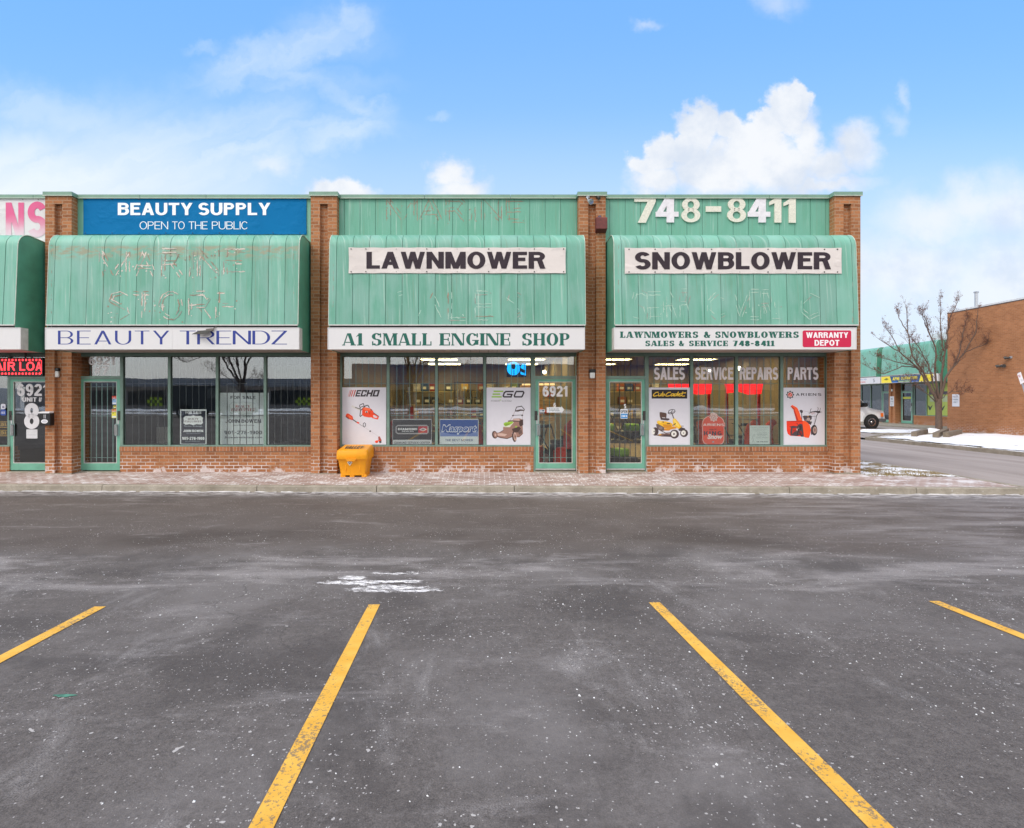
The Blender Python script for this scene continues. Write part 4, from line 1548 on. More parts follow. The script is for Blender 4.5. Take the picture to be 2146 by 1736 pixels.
def lightbox(label, x0, x1, group='white sign boxes below the canopies', y0=BOXY, z0=2.752, z1=3.218):
    root = thing('sign_box', label, 'sign', ((x0 + x1) / 2, y0 + .2, z0), group)
    mb = MB().mat(BOXEDGE)
    e = .016
    mb.box(x0, x1, y0 + .004, y0 + .2, z0, z0 + e)
    mb.box(x0, x1, y0 + .004, y0 + .2, z1 - e, z1)
    mb.box(x0, x0 + e, y0 + .004, y0 + .2, z0 + e, z1 - e)
    mb.box(x1 - e, x1, y0 + .004, y0 + .2, z0 + e, z1 - e)
    mb.box(x0 + e, x1 - e, y0 + .15, y0 + .16, z0 + e, z1 - e)
    mb.mat(WHITEBOX)
    for a, b, c, d_ in ((x0, x1, z0, z0 + .012), (x0, x1, z1 - .012, z1), (x0, x0 + .012, z0 + .012, z1 - .012), (x1 - .012, x1, z0 + .012, z1 - .012)):
        mb.box(a, b, y0, y0 + .0035, c, d_)
    mb.build('frame', root)
    mb = MB().mat(WHITEBOX)
    n = max(2, round((x1 - x0) / 2.7))
    for k in range(n):
        a, b = x0 + e + (x1 - x0 - 2 * e) * k / n, x0 + e + (x1 - x0 - 2 * e) * (k + 1) / n
        mb.box(a + .0015, b - .0015, y0 + .006, y0 + .012, z0 + e, z1 - e)
    mb.build('sign_face', root)
    return root


S8 = lightbox('plain white sign box at the left edge of the row, above the red message board', -15.3, -9.885)
S7 = lightbox('white sign box reading BEAUTY TRENDZ in thin blue letters', atx(94.2, BOXY), atx(627.1, BOXY))
S6 = lightbox('white sign box reading A1 SMALL ENGINE SHOP in green serif letters', atx(686.6, BOXY), atx(1225.8, BOXY))
S5 = lightbox('white sign box reading LAWNMOWERS & SNOWBLOWERS with a red warranty panel', atx(1286.7, BOXY), atx(1795.3, BOXY))
D = DrawSrc(BOXY + .0055)
D.text('BEAUTY', 189.4, 1082, 553.6, 1127, NAVY, 'deco', track=.17)
D.text('TRENDZ', 588, 1082, 938.8, 1127, NAVY, 'deco', track=.06)
D.build('lettering', S7)
D = DrawSrc(BOXY + .0055)
for t_, a, b in (('A1', 1119, 1191), ('SMALL', 1212.5, 1414), ('ENGINE', 1436.5, 1671.7), ('SHOP', 1704.5, 1866.3)):
    D.text(t_, a, 1090.5, b, 1130.6, TEAL, 'serif')
D.build('lettering', S6)
D = DrawSrc(BOXY + .0055)
for t_, a, b in (('LAWNMOWERS', 2027.4, 2285.5), ('&', 2300, 2324), ('SNOWBLOWERS', 2337, 2614.5)):
    D.text(t_, a, 1085, b, 1105.5, TEAL, 'slab')
for t_, a, b in (('SALES', 2108.7, 2207), ('&', 2219, 2238), ('SERVICE', 2251.6, 2382), ('748-8411', 2395, 2533.9)):
    D.text(t_, a, 1114.8, b, 1132.6, TEAL, 'slab')
D.rect(2624.8, 1081.3, 2783.9, 1136, '#c90d45', 6)
D.text('WARRANTY', 2636.5, 1087.4, 2774, 1105.5, '#f2eef0', 'black')
D.text('DEPOT', 2663.9, 1112.3, 2745, 1131.3, '#f2eef0', 'black')
D.build('lettering', S5)


# ------------------------------------------------------------------ banners
def banner(label, px, Y, m, eyes, amp=.0025):
    """px = x0,y0,x1,y1 in photograph pixels; a laced sheet with a little ripple"""
    x0, x1 = atx(px[0] / 1.5606, Y), atx(px[2] / 1.5606, Y)
    z1, z0 = atz(px[1] / 1.5606, Y), atz(px[3] / 1.5606, Y)
    root = thing('vinyl_banner', label, 'banner', ((x0 + x1) / 2, Y, z0))
    mb = MB().mat(m)
    mb.sm = True
    nx, nz = 60, 8
    P, idx = [], []
    for i in range(nx + 1):
        for j in range(nz + 1):
            x, z = x0 + (x1 - x0) * i / nx, z0 + (z1 - z0) * j / nz
            sag = .008 * math.sin(i / nx * math.pi * len(eyes)) ** 2
            zz = z - (sag if j == nz else -sag * .6 if j == 0 else 0)
            xx = x + (.006 * math.sin(j / nz * math.pi) if i == 0 else -.006 * math.sin(j / nz * math.pi) if i == nx else 0)
            P.append((xx, Y + amp * (math.sin(x * 5.1 + z * 9) + math.sin(z * 31 + x * 1.7) * .6), zz))
    for i in range(nx):
        for j in range(nz):
            a = i * (nz + 1) + j
            idx.append((a, a + nz + 1, a + nz + 2, a + 1))
    mb.faces(P, idx)
    n0 = len(P)
    mb.faces([(x, y + .004, z) for x, y, z in P], [f_[::-1] for f_ in idx])
    mb.build('sheet', root, recalc=False)
    mb = MB().mat(DARKMET)
    for t_, r_ in eyes:
        for z in (z0 + .035, z1 - .035):
            mb.lathe([(r_, -.010), (r_, .03)], (x0 + (x1 - x0) * t_, Y, z), 'y', 10)
    mb.build('eyelets', root)
    return root


E1 = [(.012, .013), (.08, .012), (.22, .006), (.36, .013), (.5, .006), (.645, .013), (.785, .006), (.855, .013), (.99, .013)]
B6 = banner('white vinyl banner reading LAWNMOWER in dark capitals', (1140, 809.7, 1850.4, 894.4), 11.712, VINYLW, E1)
B5 = banner('white vinyl banner reading SNOWBLOWER in dark capitals', (2042.9, 810.7, 2752.9, 895.5), 11.712, VINYLW, [(.02, .013), (.14, .013), (.27, .006), (.4, .013), (.53, .006), (.66, .013), (.79, .006), (.92, .013), (.98, .013)])
DrawSrc(11.706).text('LAWNMOWER', 1198.4, 824, 1784, 879, VINYLK, 'black', track=.07).build('lettering', B6)
DrawSrc(11.706).text('SNOWBLOWER', 2075.8, 825.2, 2718, 881.2, VINYLK, 'black', track=.07).build('lettering', B5)
B7 = banner('blue vinyl banner reading BEAUTY SUPPLY in white', (272.3, 648.5, 1002.8, 767.5), 12.562, VINYLB, [(.01 + .12 * k, .009) for k in range(9)], .001)
D = DrawSrc(12.557)
for t_, a, b in (('BEAUTY', 385.2, 629.6), ('SUPPLY', 648.6, 884.2)):
    D.text(t_, a, 664, b, 704, '#eef0f4', 'bold')
for t_, a, b in (('OPEN', 456.6, 550), ('TO', 563, 604), ('THE', 617, 679), ('PUBLIC', 693, 811.7)):
    D.text(t_, a, 725, b, 750.4, '#e6ebf2', 'light', track=.07)
D.build('lettering', B7)
B8 = banner('white vinyl banner with big fading pink letters at the left edge', (-620, 649, 148.2, 808), 12.562, VINYLP, [(.02, .008), (.3, .008), (.6, .008), (.905, .008), (.97, .008)], .001)
D = DrawSrc(12.556)
D.text('LOA', -330, 661, 8, 800, PINK, 'black')
D.text('N', 18.7, 663, 78.4, 800, PINK, 'black')
D.text('S', 89, 661, 154, 775, PINK, 'black')
D.build('lettering', B8)

# ------------------------------------------------------------------ the telephone number above the right-hand canopy
PH = thing('number_sign', 'raised cream and white numerals 748-8411 above the SNOWBLOWER banner', 'sign', (4.6, 12.58, 5.6))
CREAM = plain('peeled_foam_letter', (0.70, 0.67, 0.58), 0.75, var=.13, scale=26, bump=.5)
LILAC = plain('white_plastic_letter', (0.72, 0.68, 0.72), 0.35)


def numeral(ch, x0, y0, x1, y1, m):
    w_, P = glyph(ch, *((.19, .14) if ch == '8' else (.235, .19)))
    xs_ = [x for q in P for x, _ in q]
    a0, a1 = min(xs_), max(xs_)
    ys_ = [y for q in P for _, y in q]
    b0, b1 = min(ys_), max(ys_)
    mb = MB().mat(m)
    for i, q in enumerate(P):
        Y = 12.545 - (i % 6) * .0004
        pts = [(x0 + (x - a0) / (a1 - a0) * (x1 - x0), y1 - (y - b0) / (b1 - b0) * (y1 - y0)) for x, y in q]
        pts = [at(px / 1.5606, py / 1.5606, Y) for px, py in pts]
        mb.prism(pts, 'y', Y, 12.578)
    mb.build('numeral', PH)


for ch, x0, y0, x1, y1, m in (('7', 2075, 644, 2144.7, 729, CREAM), ('4', 2144.7, 642.5, 2219.6, 728, LILAC), ('8', 2229, 647.4, 2290.6, 727.4, CREAM), ('-', 2309, 675, 2359, 693, CREAM),
                              ('8', 2379, 646.8, 2440.4, 726.8, CREAM), ('4', 2446, 642.5, 2519.8, 728, LILAC), ('1', 2516.5, 643, 2555.8, 728.3, CREAM), ('1', 2563.3, 646.5, 2603, 729, CREAM)):
    numeral(ch, x0, y0, x1, y1, m)
# scars of the old MARINE lettering on the fascia over the middle unit
it = c3(1050, 600, 3.471, [('M', 765, 1075, 180, 420), ('A', 1140, 1350, 190, 410)]) + c3(1450, 600, 3.4717, [('R', 50, 240, 185, 415), ('I', 300, 370, 190, 415), ('N', 450, 640, 200, 410), ('E', 730, 905, 185, 425)])
s_ = scars(mall, it, lambda z: YP, 'b', .75, 3.3, 15, 6)

# ------------------------------------------------------------------ vinyl letters on the glass
YV = YG + .0245
D = DrawSrc(YV)
for t_, a, b in (('SALES', 2138.7, 2240), ('SERVICE', 2273.5, 2398), ('REPAIRS', 2419, 2545), ('PARTS', 2575.8, 2676.8)):
    D.text(t_, a, 1202, b, 1242.6, '#e6e0e3', 'black', track=.05)
D.build('lettering', mall).parent = U5['window']
YD = YG + .0075
D = Draw(1550, 1040, 2.893, YD)
D.text('6921', 650, 645, 885, 745, '#eceaea', 'black', track=.08)
D.text('6', 752, 805, 776, 845, '#eceaea', 'black')
D.build('lettering', mall).parent = U6['door']
D = Draw(1950, 1040, 3.1, YD)
D.text('5', 280, 875, 303, 918, '#eceaea', 'black')
D.build('lettering', mall).parent = U5['door']
D = Draw(0, 1040, 2.893, YV)
D.text('6921', 840, 362, 1083, 447, '#fbfafa', 'bold', track=.06)
D.text('#7', 895, 460, 1022, 538, '#fbfafa', 'bold')
D.build('lettering', mall).parent = U7['door_frame']
D = Draw(0, 1100, 3.772, YD)
D.text('6921', 210, 590, 590, 738, '#e4e2e2', 'black')
D.text('UNIT #', 275, 755, 515, 808, '#e4e2e2', 'black')
D.build('lettering', mall).parent = U8['door']
D = Draw(0, 1100, 3.772, YD - .004)
D.text('8', 297, 828, 485, 1140, '#e9e7e9', 'black')
D.rect(325, 1150, 462, 1262, '#dcdcde')
D.rect(335, 1215, 452, 1222, '#c6c8cc')
D.build('lettering', mall).parent = U8['door']


def sheet(name, label, cat, px, Y, m, th=.008, group=None, r=0.0):
    """a stiff board or card; px in photograph pixels; returns root"""
    x0, x1 = atx(px[0] / 1.5606, Y), atx(px[2] / 1.5606, Y)
    z1, z0 = atz(px[1] / 1.5606, Y), atz(px[3] / 1.5606, Y)
    root = thing(name, label, cat, ((x0 + x1) / 2, Y, z0), group)
    mb = MB().mat(m)
    if r:
        pts = []
        for cx, cz, a0 in ((x1 - r, z1 - r, 0), (x0 + r, z1 - r, 90), (x0 + r, z0 + r, 180), (x1 - r, z0 + r, 270)):
            pts += [(cx + r * math.cos(R(a0 + k * 22.5)), cz + r * math.sin(R(a0 + k * 22.5))) for k in range(5)]
        mb.prism(pts, 'y', Y, Y + th)
    else:
        mb.box(x0, x1, Y, Y + th, z0, z1)
    mb.build('board', root)
    return root


POST = plain('poster_board', (0.72, 0.70, 0.75), 0.4, var=.02)
YPO = YG + .006
# chain saw and trimmer poster
r_ = sheet('window_poster', 'white poster with an orange chain saw and trimmer, above the grit bin', 'poster', (1119.4, 1267.5, 1262.8, 1454.6), YPO, POST)
D = Draw(1110, 1250, 7.888, YPO - .0006)
OR, ORD, ORL, K, K2 = '#f0481c', '#b8361c', '#ff7a4a', '#332a2e', '#4c4044'
D.line([(330, 625), (545, 725)], 50, '#d8d4d0')
D.line([(410, 655), (525, 695)], 22, '#5c5650')
D.line([(545, 710), (520, 620), (530, 590), (618, 555), (640, 620), (545, 650)], 18, K)
D.line([(545, 890), (530, 870), (545, 740), (650, 635), (690, 605), (735, 600), (770, 655)], 22, K)
D.poly([(590, 690), (640, 650), (800, 680), (870, 745), (880, 790), (1010, 870), (1015, 920), (985, 968), (860, 935), (830, 910), (760, 915), (640, 890), (585, 850)], OR)
D.poly([(600, 700), (650, 665), (790, 690), (840, 740), (700, 720)], ORL)
D.poly([(870, 860), (900, 850), (985, 900), (960, 930), (880, 910)], '#e4dde0')
D.line([(880, 790), (1015, 885)], 16, K2)
D.line([(590, 850), (545, 890)], 20, K)
D.rect(770, 770, 795, 835, ORD), D.rect(670, 745, 730, 790, '#d8c8c4'), D.rect(690, 755, 715, 800, K)
D.poly([(800, 715), (830, 700), (845, 725), (820, 740)], K)
D.poly([(160, 860), (195, 810), (240, 815), (340, 885), (360, 960), (330, 985), (260, 960), (165, 900)], OR)
D.poly([(160, 880), (250, 940), (240, 960), (165, 905)], K2)
D.poly([(220, 850), (300, 890), (330, 945), (250, 915)], ORL)
D.line([(350, 970), (450, 1040)], 24, K), D.ell(480, 1050, 38, 22, OR, 30)
D.line([(510, 1080), (625, 1155)], 8, K2), D.line([(625, 1155), (1000, 1395)], 5, '#b9b2b4')
D.line([(640, 1165), (612, 1120), (620, 1065), (650, 1050), (678, 1075), (675, 1130), (645, 1165)], 14, K)
D.rect(775, 1250, 815, 1285, K)
D.poly([(1000, 1410), (1040, 1400), (1090, 1500), (1080, 1570), (1040, 1580), (1020, 1545), (1010, 1500)], '#a8524a')
D.ell(960, 1540, 42, 32, OR), D.poly([(1020, 1520), (1085, 1500), (1085, 1570), (1040, 1575)], K2), D.poly([(950, 1510), (1080, 1490), (1040, 1530)], OR)
D.build('picture', r_)
D = Draw(1110, 1250, 7.888, YPO - .0006)
for k, (c_, w_) in enumerate((('#d9533a', 13), ('#a83c2c', 26), ('#cf4a30', 34), ('#b23e2a', 40))):
    x = (222, 250, 292, 348)[k]
    D.poly([(x, 375), (x + w_ * .75, 375), (x + 52 + w_ * .75, 205), (x + 52, 205)], c_)
x = 405
for ch, w_ in (('E', 120), ('C', 130), ('H', 150), ('O', 150)):
    q = x
    for pts in ([(0, 1), (.3, 1), (.3, 0), (0, 0)],) + {'E': ([(.3, 1), (1, 1), (1, .78), (.3, .78)], [(.3, .6), (.9, .6), (.9, .4), (.3, .4)], [(.3, .22), (1, .22), (1, 0), (.3, 0)]),
                                                      'C': ([(.3, 1), (1, 1), (1, .62), (.7, .62), (.7, .78), (.3, .78)], [(.3, .22), (.7, .22), (.7, .38), (1, .38), (1, 0), (.3, 0)]),
                                                      'H': ([(.7, 1), (1, 1), (1, 0), (.7, 0)], [(.3, .62), (.7, .62), (.7, .38), (.3, .38)]),
                                                      'O': ([(.7, 1), (1, 1), (1, 0), (.7, 0)], [(.3, 1), (.7, 1), (.7, .78), (.3, .78)], [(.3, .22), (.7, .22), (.7, 0), (.3, 0)])}[ch]:
        D.poly([(q + a * w_ + (b * 52), 375 - b * 170) for a, b in pts], K)
    x += w_ + 14
D.build('lettering', r_)

# green lawn-mower poster
r_ = sheet('window_poster', 'white poster with a brown and lime push mower, left of the door numbered 6921', 'poster', (1590.8, 1267.9, 1735.6, 1456.5), YPO, POST)
D = Draw(1580, 1250, 7.888, YPO - .0006)
BR, BD, BL, GL = '#a07a6c', '#4e3a36', '#d0b0a2', '#9cc83a'
D.line([(830, 735), (865, 645), (990, 622), (1065, 705), (1050, 745)], 18, K)
D.line([(870, 655), (990, 635)], 6, '#8a8086')
D.poly([(815, 760), (830, 735), (900, 720), (960, 705), (1040, 715), (1050, 745), (960, 745), (900, 765)], BD)
D.line([(815, 765), (775, 860), (700, 985)], 12, '#bcaaa8'), D.line([(1045, 750), (1010, 880), (1015, 1000)], 12, '#bcaaa8')
D.line([(775, 860), (1020, 850)], 12, BD), D.ell(770, 865, 22, 20, K2), D.ell(1008, 860, 24, 22, K2)
D.poly([(640, 1010), (660, 990), (760, 985), (780, 945), (930, 935), (1000, 960), (1020, 1120), (1030, 1340), (930, 1425), (850, 1420), (760, 1330), (700, 1230), (700, 1130), (640, 1040)], BR)
D.poly([(640, 1005), (660, 992), (930, 1005), (920, 1025), (660, 1012)], K2)
D.poly([(760, 985), (785, 950), (930, 940), (950, 1000)], BL)
D.poly([(930, 1000), (1030, 960), (1035, 1110), (960, 1150), (930, 1090)], BD)
D.poly([(515, 1160), (730, 1160), (800, 1060), (920, 1040), (915, 1200), (780, 1300), (520, 1280)], BR)
D.poly([(520, 1090), (560, 1045), (760, 1015), (790, 1045), (730, 1110), (690, 1165), (560, 1165)], '#dcdcc8')
D.poly([(530, 1070), (570, 1040), (760, 1018), (780, 1050), (700, 1100), (580, 1145), (535, 1110)], GL)
D.poly([(540, 1085), (600, 1070), (690, 1060), (680, 1110), (580, 1130)], '#86a838')
D.poly([(820, 1150), (870, 1130), (880, 1180), (835, 1185)], GL)
D.poly([(340, 1310), (420, 1300), (520, 1250), (740, 1290), (760, 1400), (620, 1455), (460, 1430), (330, 1390)], BR)
D.poly([(360, 1330), (480, 1320), (620, 1350), (560, 1400), (380, 1380)], BL)
D.poly([(330, 1385), (460, 1425), (620, 1450), (760, 1395), (765, 1415), (620, 1470), (450, 1445), (330, 1405)], BD)
D.line([(420, 1305), (520, 1245)], 14, K2)
D.poly([(740, 1210), (930, 1150), (980, 1200), (900, 1300), (780, 1300)], BD)
D.poly([(900, 1280), (990, 1220), (1010, 1310), (930, 1360)], '#6c5650'), D.line([(860, 1415), (930, 1415), (1010, 1330)], 14, BD)
D.ell(300, 1360, 70, 100, BD, -12), D.ell(315, 1360, 46, 78, BR, -12), D.ell(318, 1365, 20, 34, BL)
D.ell(805, 1410, 58, 138, BD, -6), D.ell(825, 1405, 40, 108, BL, -6), D.ell(826, 1408, 26, 76, BR, -6), D.ell(828, 1410, 10, 24, BD)
D.build('picture', r_)
D = Draw(1580, 1250, 7.888, YPO - .0006)
for y, x0, x1 in ((240, 280, 510), (313, 255, 430), (383, 230, 470)):
    D.line([(x0, y), (x1, y)], 36, GL)
D.line([(780, 245), (590, 245), (545, 280), (520, 360), (545, 383), (720, 383), (745, 320), (625, 318)], 38, K)
D.line([(860, 245), (1030, 245), (1050, 275), (1010, 365), (990, 383), (820, 383), (805, 355), (845, 262), (860, 245)], 38, K)
D.text('POWER', 205, 472, 425, 508, K2, 'light', .1), D.text('SYSTEM', 480, 472, 725, 508, K2, 'light', .1)
D.line([(428, 480), (440, 445), (465, 455), (455, 480), (430, 478)], 6, GL)
D.build('lettering', r_)

# yellow riding mower poster
r_ = sheet('window_poster', 'white poster with a yellow riding mower right of the door numbered 5', 'poster', (2122, 1268, 2257.5, 1456), YPO, POST)
D = Draw(2110, 1250, 7.664, YPO - .0006)
YL, YD_, YLL, TY = '#f5bc28', '#d8902a', '#ffd860', '#4a3b3c'
D.poly([(362, 765), (380, 752), (520, 775), (540, 800), (530, 900), (480, 935), (385, 915), (365, 860)], '#5c4238')
D.poly([(385, 915), (400, 890), (600, 915), (615, 945), (560, 968), (390, 945)], TY), D.poly([(420, 885), (500, 890), (510, 905), (430, 900)], '#e0d8da')
D.line([(575, 780), (600, 710), (680, 688), (740, 700), (750, 740), (715, 780), (620, 800), (575, 780)], 16, K)
D.line([(640, 770), (690, 700)], 12, K), D.line([(590, 770), (735, 745)], 12, K), D.line([(668, 775), (715, 905)], 26, K2), D.line([(680, 790), (712, 890)], 8, '#8c7c7c')
D.poly([(290, 995), (330, 965), (400, 975), (520, 985), (650, 1020), (690, 1060), (680, 1160), (480, 1160), (420, 1120), (330, 1065), (300, 1030)], YL)
D.poly([(300, 1000), (340, 970), (420, 985), (400, 1030), (330, 1020)], YLL)
D.poly([(440, 1060), (650, 1070), (670, 1150), (480, 1155)], YD_)
D.poly([(690, 940), (730, 905), (770, 930), (830, 1000), (920, 1130), (890, 1200), (830, 1170), (700, 1080)], YL), D.poly([(700, 940), (730, 915), (800, 1000), (870, 1110), (830, 1130), (720, 1040)], YLL)
D.poly([(460, 1170), (640, 1150), (700, 1110), (790, 1130), (780, 1165), (640, 1190), (600, 1220), (470, 1215)], YD_)
D.ell(452, 1003, 18, 15, K2), D.poly([(540, 1030), (620, 1030), (625, 1055), (550, 1055)], K)
D.poly([(270, 1060), (320, 1050), (470, 1130), (480, 1220), (400, 1230), (300, 1180)], '#6b5a58'), D.ell(390, 1150, 46, 36, '#8d7d7a')
D.poly([(250, 1335), (420, 1290), (640, 1290), (660, 1370), (400, 1365)], '#7c5e52'), D.poly([(400, 1365), (520, 1310), (640, 1330), (650, 1375)], TY), D.poly([(340, 1320), (390, 1300), (410, 1315), (360, 1335)], YL)
D.line([(390, 1220), (520, 1280), (640, 1270)], 18, TY)
D.poly([(830, 1190), (900, 1130), (1000, 1160), (990, 1220), (850, 1225)], '#4c4044'), D.line([(690, 1090), (760, 1050), (740, 1030)], 18, K), D.line([(905, 1105), (960, 1105)], 14, K)
D.ell(975, 1280, 100, 100, TY), D.ell(960, 1275, 60, 62, '#e6e2da'), D.ell(960, 1278, 12, 14, K)
D.ell(250, 1240, 85, 105, TY), D.ell(205, 1240, 42, 80, '#e6e2da'), D.ell(225, 1240, 12, 20, K)
D.ell(735, 1305, 112, 112, TY), D.ell(720, 1300, 68, 72, '#e6e2da'), D.ell(722, 1303, 22, 24, K), D.ell(722, 1303, 9, 10, '#8d8080')
D.build('picture', r_)
D = Draw(2110, 1250, 7.664, YPO - .0006)
D.rect(163, 190, 1055, 415, '#1d1418')
for pl in ([(330, 255), (270, 262), (215, 310), (205, 345), (235, 355), (300, 340)], [(345, 290), (325, 335), (345, 352), (390, 335), (405, 290)], [(405, 290), (392, 350)], [(445, 250), (420, 345), (450, 352), (485, 325), (480, 300), (440, 305)],
           [(640, 255), (580, 262), (525, 310), (515, 345), (545, 355), (620, 340)], [(720, 295), (670, 295), (640, 330), (655, 352), (700, 330), (722, 295), (708, 350)], [(800, 295), (750, 300), (725, 335), (740, 352), (785, 330), (830, 250), (800, 350)],
           [(830, 330), (880, 305), (865, 290), (835, 310), (835, 345), (870, 352), (905, 335)], [(945, 245), (915, 340), (935, 355), (990, 350)], [(895, 285), (1015, 268)], [(1015, 268), (995, 280)]):
    D.line(pl, 21, '#f6c832')
D.build('lettering', r_)

# orange snow-blower poster
r_ = sheet('window_poster', 'white poster with an orange snow blower, nearest the corner pillar', 'poster', (2562, 1268.5, 2697.5, 1457), YPO, POST)
D = Draw(2540, 1250, 7.889, YPO - .0006)
O1, O2, O3 = '#ff5a26', '#f03a1c', '#c42a14'
D.line([(860, 1110), (900, 960), (1000, 850)], 0.1, K)
D.line([(850, 820), (880, 700), (900, 690)], 12, K), D.line([(1060, 650), (1075, 690), (1050, 760)], 12, K2), D.line([(1130, 670), (1110, 770), (1165, 775)], 10, K)
D.poly([(860, 770), (1000, 745), (1060, 750), (1120, 740), (1130, 795), (1060, 800), (1000, 775), (880, 800)], K)
D.poly([(860, 800), (940, 775), (1020, 790), (920, 845)], '#cdbcc0')
D.line([(1080, 790), (1030, 870), (1010, 970), (975, 1090)], 18, K2), D.line([(990, 830), (985, 900), (960, 1080)], 6, '#8c8288'), D.line([(700, 745), (820, 770), (830, 830)], 5, '#9a9096'), D.line([(900, 885), (1020, 885)], 8, K2)
D.poly([(670, 880), (720, 865), (800, 870), (860, 860), (910, 880), (905, 960), (860, 990), (915, 1030), (880, 1110), (830, 1080), (720, 1000)], K2)
D.ell(820, 960, 46, 42, '#b8a49c'), D.ell(830, 890, 36, 24, K), D.ell(880, 1000, 24, 20, '#d8ccc8'), D.ell(760, 990, 24, 30, '#8a7a76'), D.ell(812, 880, 14, 12, '#d8a028')
D.poly([(590, 735), (630, 715), (680, 740), (670, 795), (630, 800), (600, 760)], K2), D.line([(645, 790), (650, 990)], 18, K)
D.ell(970, 1240, 78, 138, K), D.ell(985, 1240, 48, 90, '#b89c92'), D.ell(985, 1240, 24, 48, '#8a6a62'), D.ell(905, 1260, 26, 105, K2)
D.poly([(435, 735), (540, 685), (580, 760), (660, 1000), (510, 1000)], O1), D.poly([(435, 735), (465, 725), (560, 985), (512, 1000)], O3)
D.poly([(358, 630), (400, 590), (530, 665), (545, 700), (450, 735)], O1), D.poly([(358, 632), (375, 615), (470, 700), (448, 732)], O3)
D.poly([(255, 1015), (672, 1005), (705, 1410), (350, 1385), (290, 1340), (262, 1250)], O2), D.poly([(255, 1005), (672, 995), (680, 1025), (255, 1022)], O3)
D.poly([(330, 1150), (420, 1130), (520, 1140), (600, 1070), (660, 1090), (690, 1200), (700, 1410), (640, 1415), (600, 1370), (500, 1395), (360, 1375), (350, 1290), (370, 1180)], K2)
D.poly([(410, 1190), (520, 1180), (540, 1260), (450, 1280), (400, 1350)], O3), D.poly([(560, 1330), (600, 1250), (660, 1280), (660, 1370)], '#8e2018'), D.line([(520, 1070), (600, 1140)], 12, K)
D.line([(420, 1250), (520, 1260)], 10, K), D.line([(530, 1380), (570, 1200)], 26, K), D.line([(640, 1390), (560, 1240)], 22, K), D.ell(525, 1225, 14, 28, '#c8bcb8'), D.ell(610, 1180, 34, 60, K), D.ell(570, 1190, 8, 10, '#d0c4c0')
D.poly([(672, 1000), (720, 1000), (800, 1050), (860, 1120), (880, 1240), (860, 1360), (830, 1440), (740, 1430), (705, 1410), (680, 1200)], O1)
D.build('picture', r_)
D = Draw(2540, 1250, 7.889, YPO - .0006)
for k in range(8):
    a = R(45 * k)
    D.ell(348 + 88 * math.cos(a), 328 + 88 * math.sin(a), 17, 17, K)
D.ell(348, 328, 84, 84, K), D.ell(348, 328, 66, 66, '#f2e6e6'), D.ell(348, 328, 55, 55, '#e0543e'), D.line([(330, 365), (345, 330), (380, 300)], 9, '#f2e6e6'), D.line([(350, 350), (360, 365)], 9, '#f2e6e6')
for ch, a in zip('ARIENS', (500, 628, 752, 818, 930, 1060)):
    D.text(ch, a, 288, a + (20 if ch == 'I' else 92), 356, K, 'medium')
D.build('lettering', r_)

# boards standing inside the glass
YI = YG + .04
r_ = sheet('window_sign', 'black and silver dealer sign with a red diamond logo behind the glass', 'sign', (1283.8, 1371, 1412, 1456.3), YI, plain('sign_plastic', (0.62, 0.62, 0.63), .35, var=.03), r=.015)
D = Draw(1270, 1340, 6.923, YI - .0006)
D.rect(104, 230, 975, 684, '#2c282c')
D.poly([(165, 385), (210, 348), (870, 348), (912, 385), (912, 520), (870, 558), (210, 558), (165, 520)], '#a8a4a6'), D.poly([(188, 398), (218, 376), (860, 376), (885, 398), (885, 510), (860, 530), (218, 530), (188, 510)], '#2a2629')
D.rect(680, 378, 884, 528, '#c02636'), D.poly([(705, 450), (785, 412), (862, 440), (862, 458), (790, 488), (705, 462)], '#e2d4d4'), D.poly([(735, 452), (785, 428), (835, 452), (785, 476)], '#8e8084')
D.text('DIAMOND', 218, 420, 655, 465, '#f0eef0', 'black', .06), D.text('DEALER', 308, 478, 575, 504, '#d8d4d6', 'bold')
D.text('DIAMOND SERVICE CENTER', 140, 726, 945, 774, '#2a282c', 'medium', track=.12)
D.build('lettering', r_)
r_ = sheet('window_sign', 'blue and white mower sign standing inside the glass beside the dealer sign', 'sign', (1437.5, 1371, 1565, 1456.8), YI, plain('sign_white', (0.74, 0.77, 0.77), .35, var=.02), r=.015)
D = Draw(1270, 1340, 6.923, YI - .0006)
D.rect(1172, 232, 2030, 608, '#2350a0')
D.poly([(1172, 500), (1400, 555), (1600, 572), (1850, 548), (2030, 490), (2030, 608), (1172, 608)], '#7288c4')
D.text('Masport', 1205, 345, 1985, 500, '#eef2f6', 'bf0.055', slant=.22)
D.text('Masport', 1217, 357, 1973, 492, '#2350a0', 'bf0.022', slant=.22)
D.text('THE BEST MOWER', 1288, 668, 1916, 718, '#3c5086', 'medium', track=.12), D.text('The Key to Your Yard', 1430, 742, 1808, 764, '#7484a8', 'bf0.0')
D.build('lettering', r_)
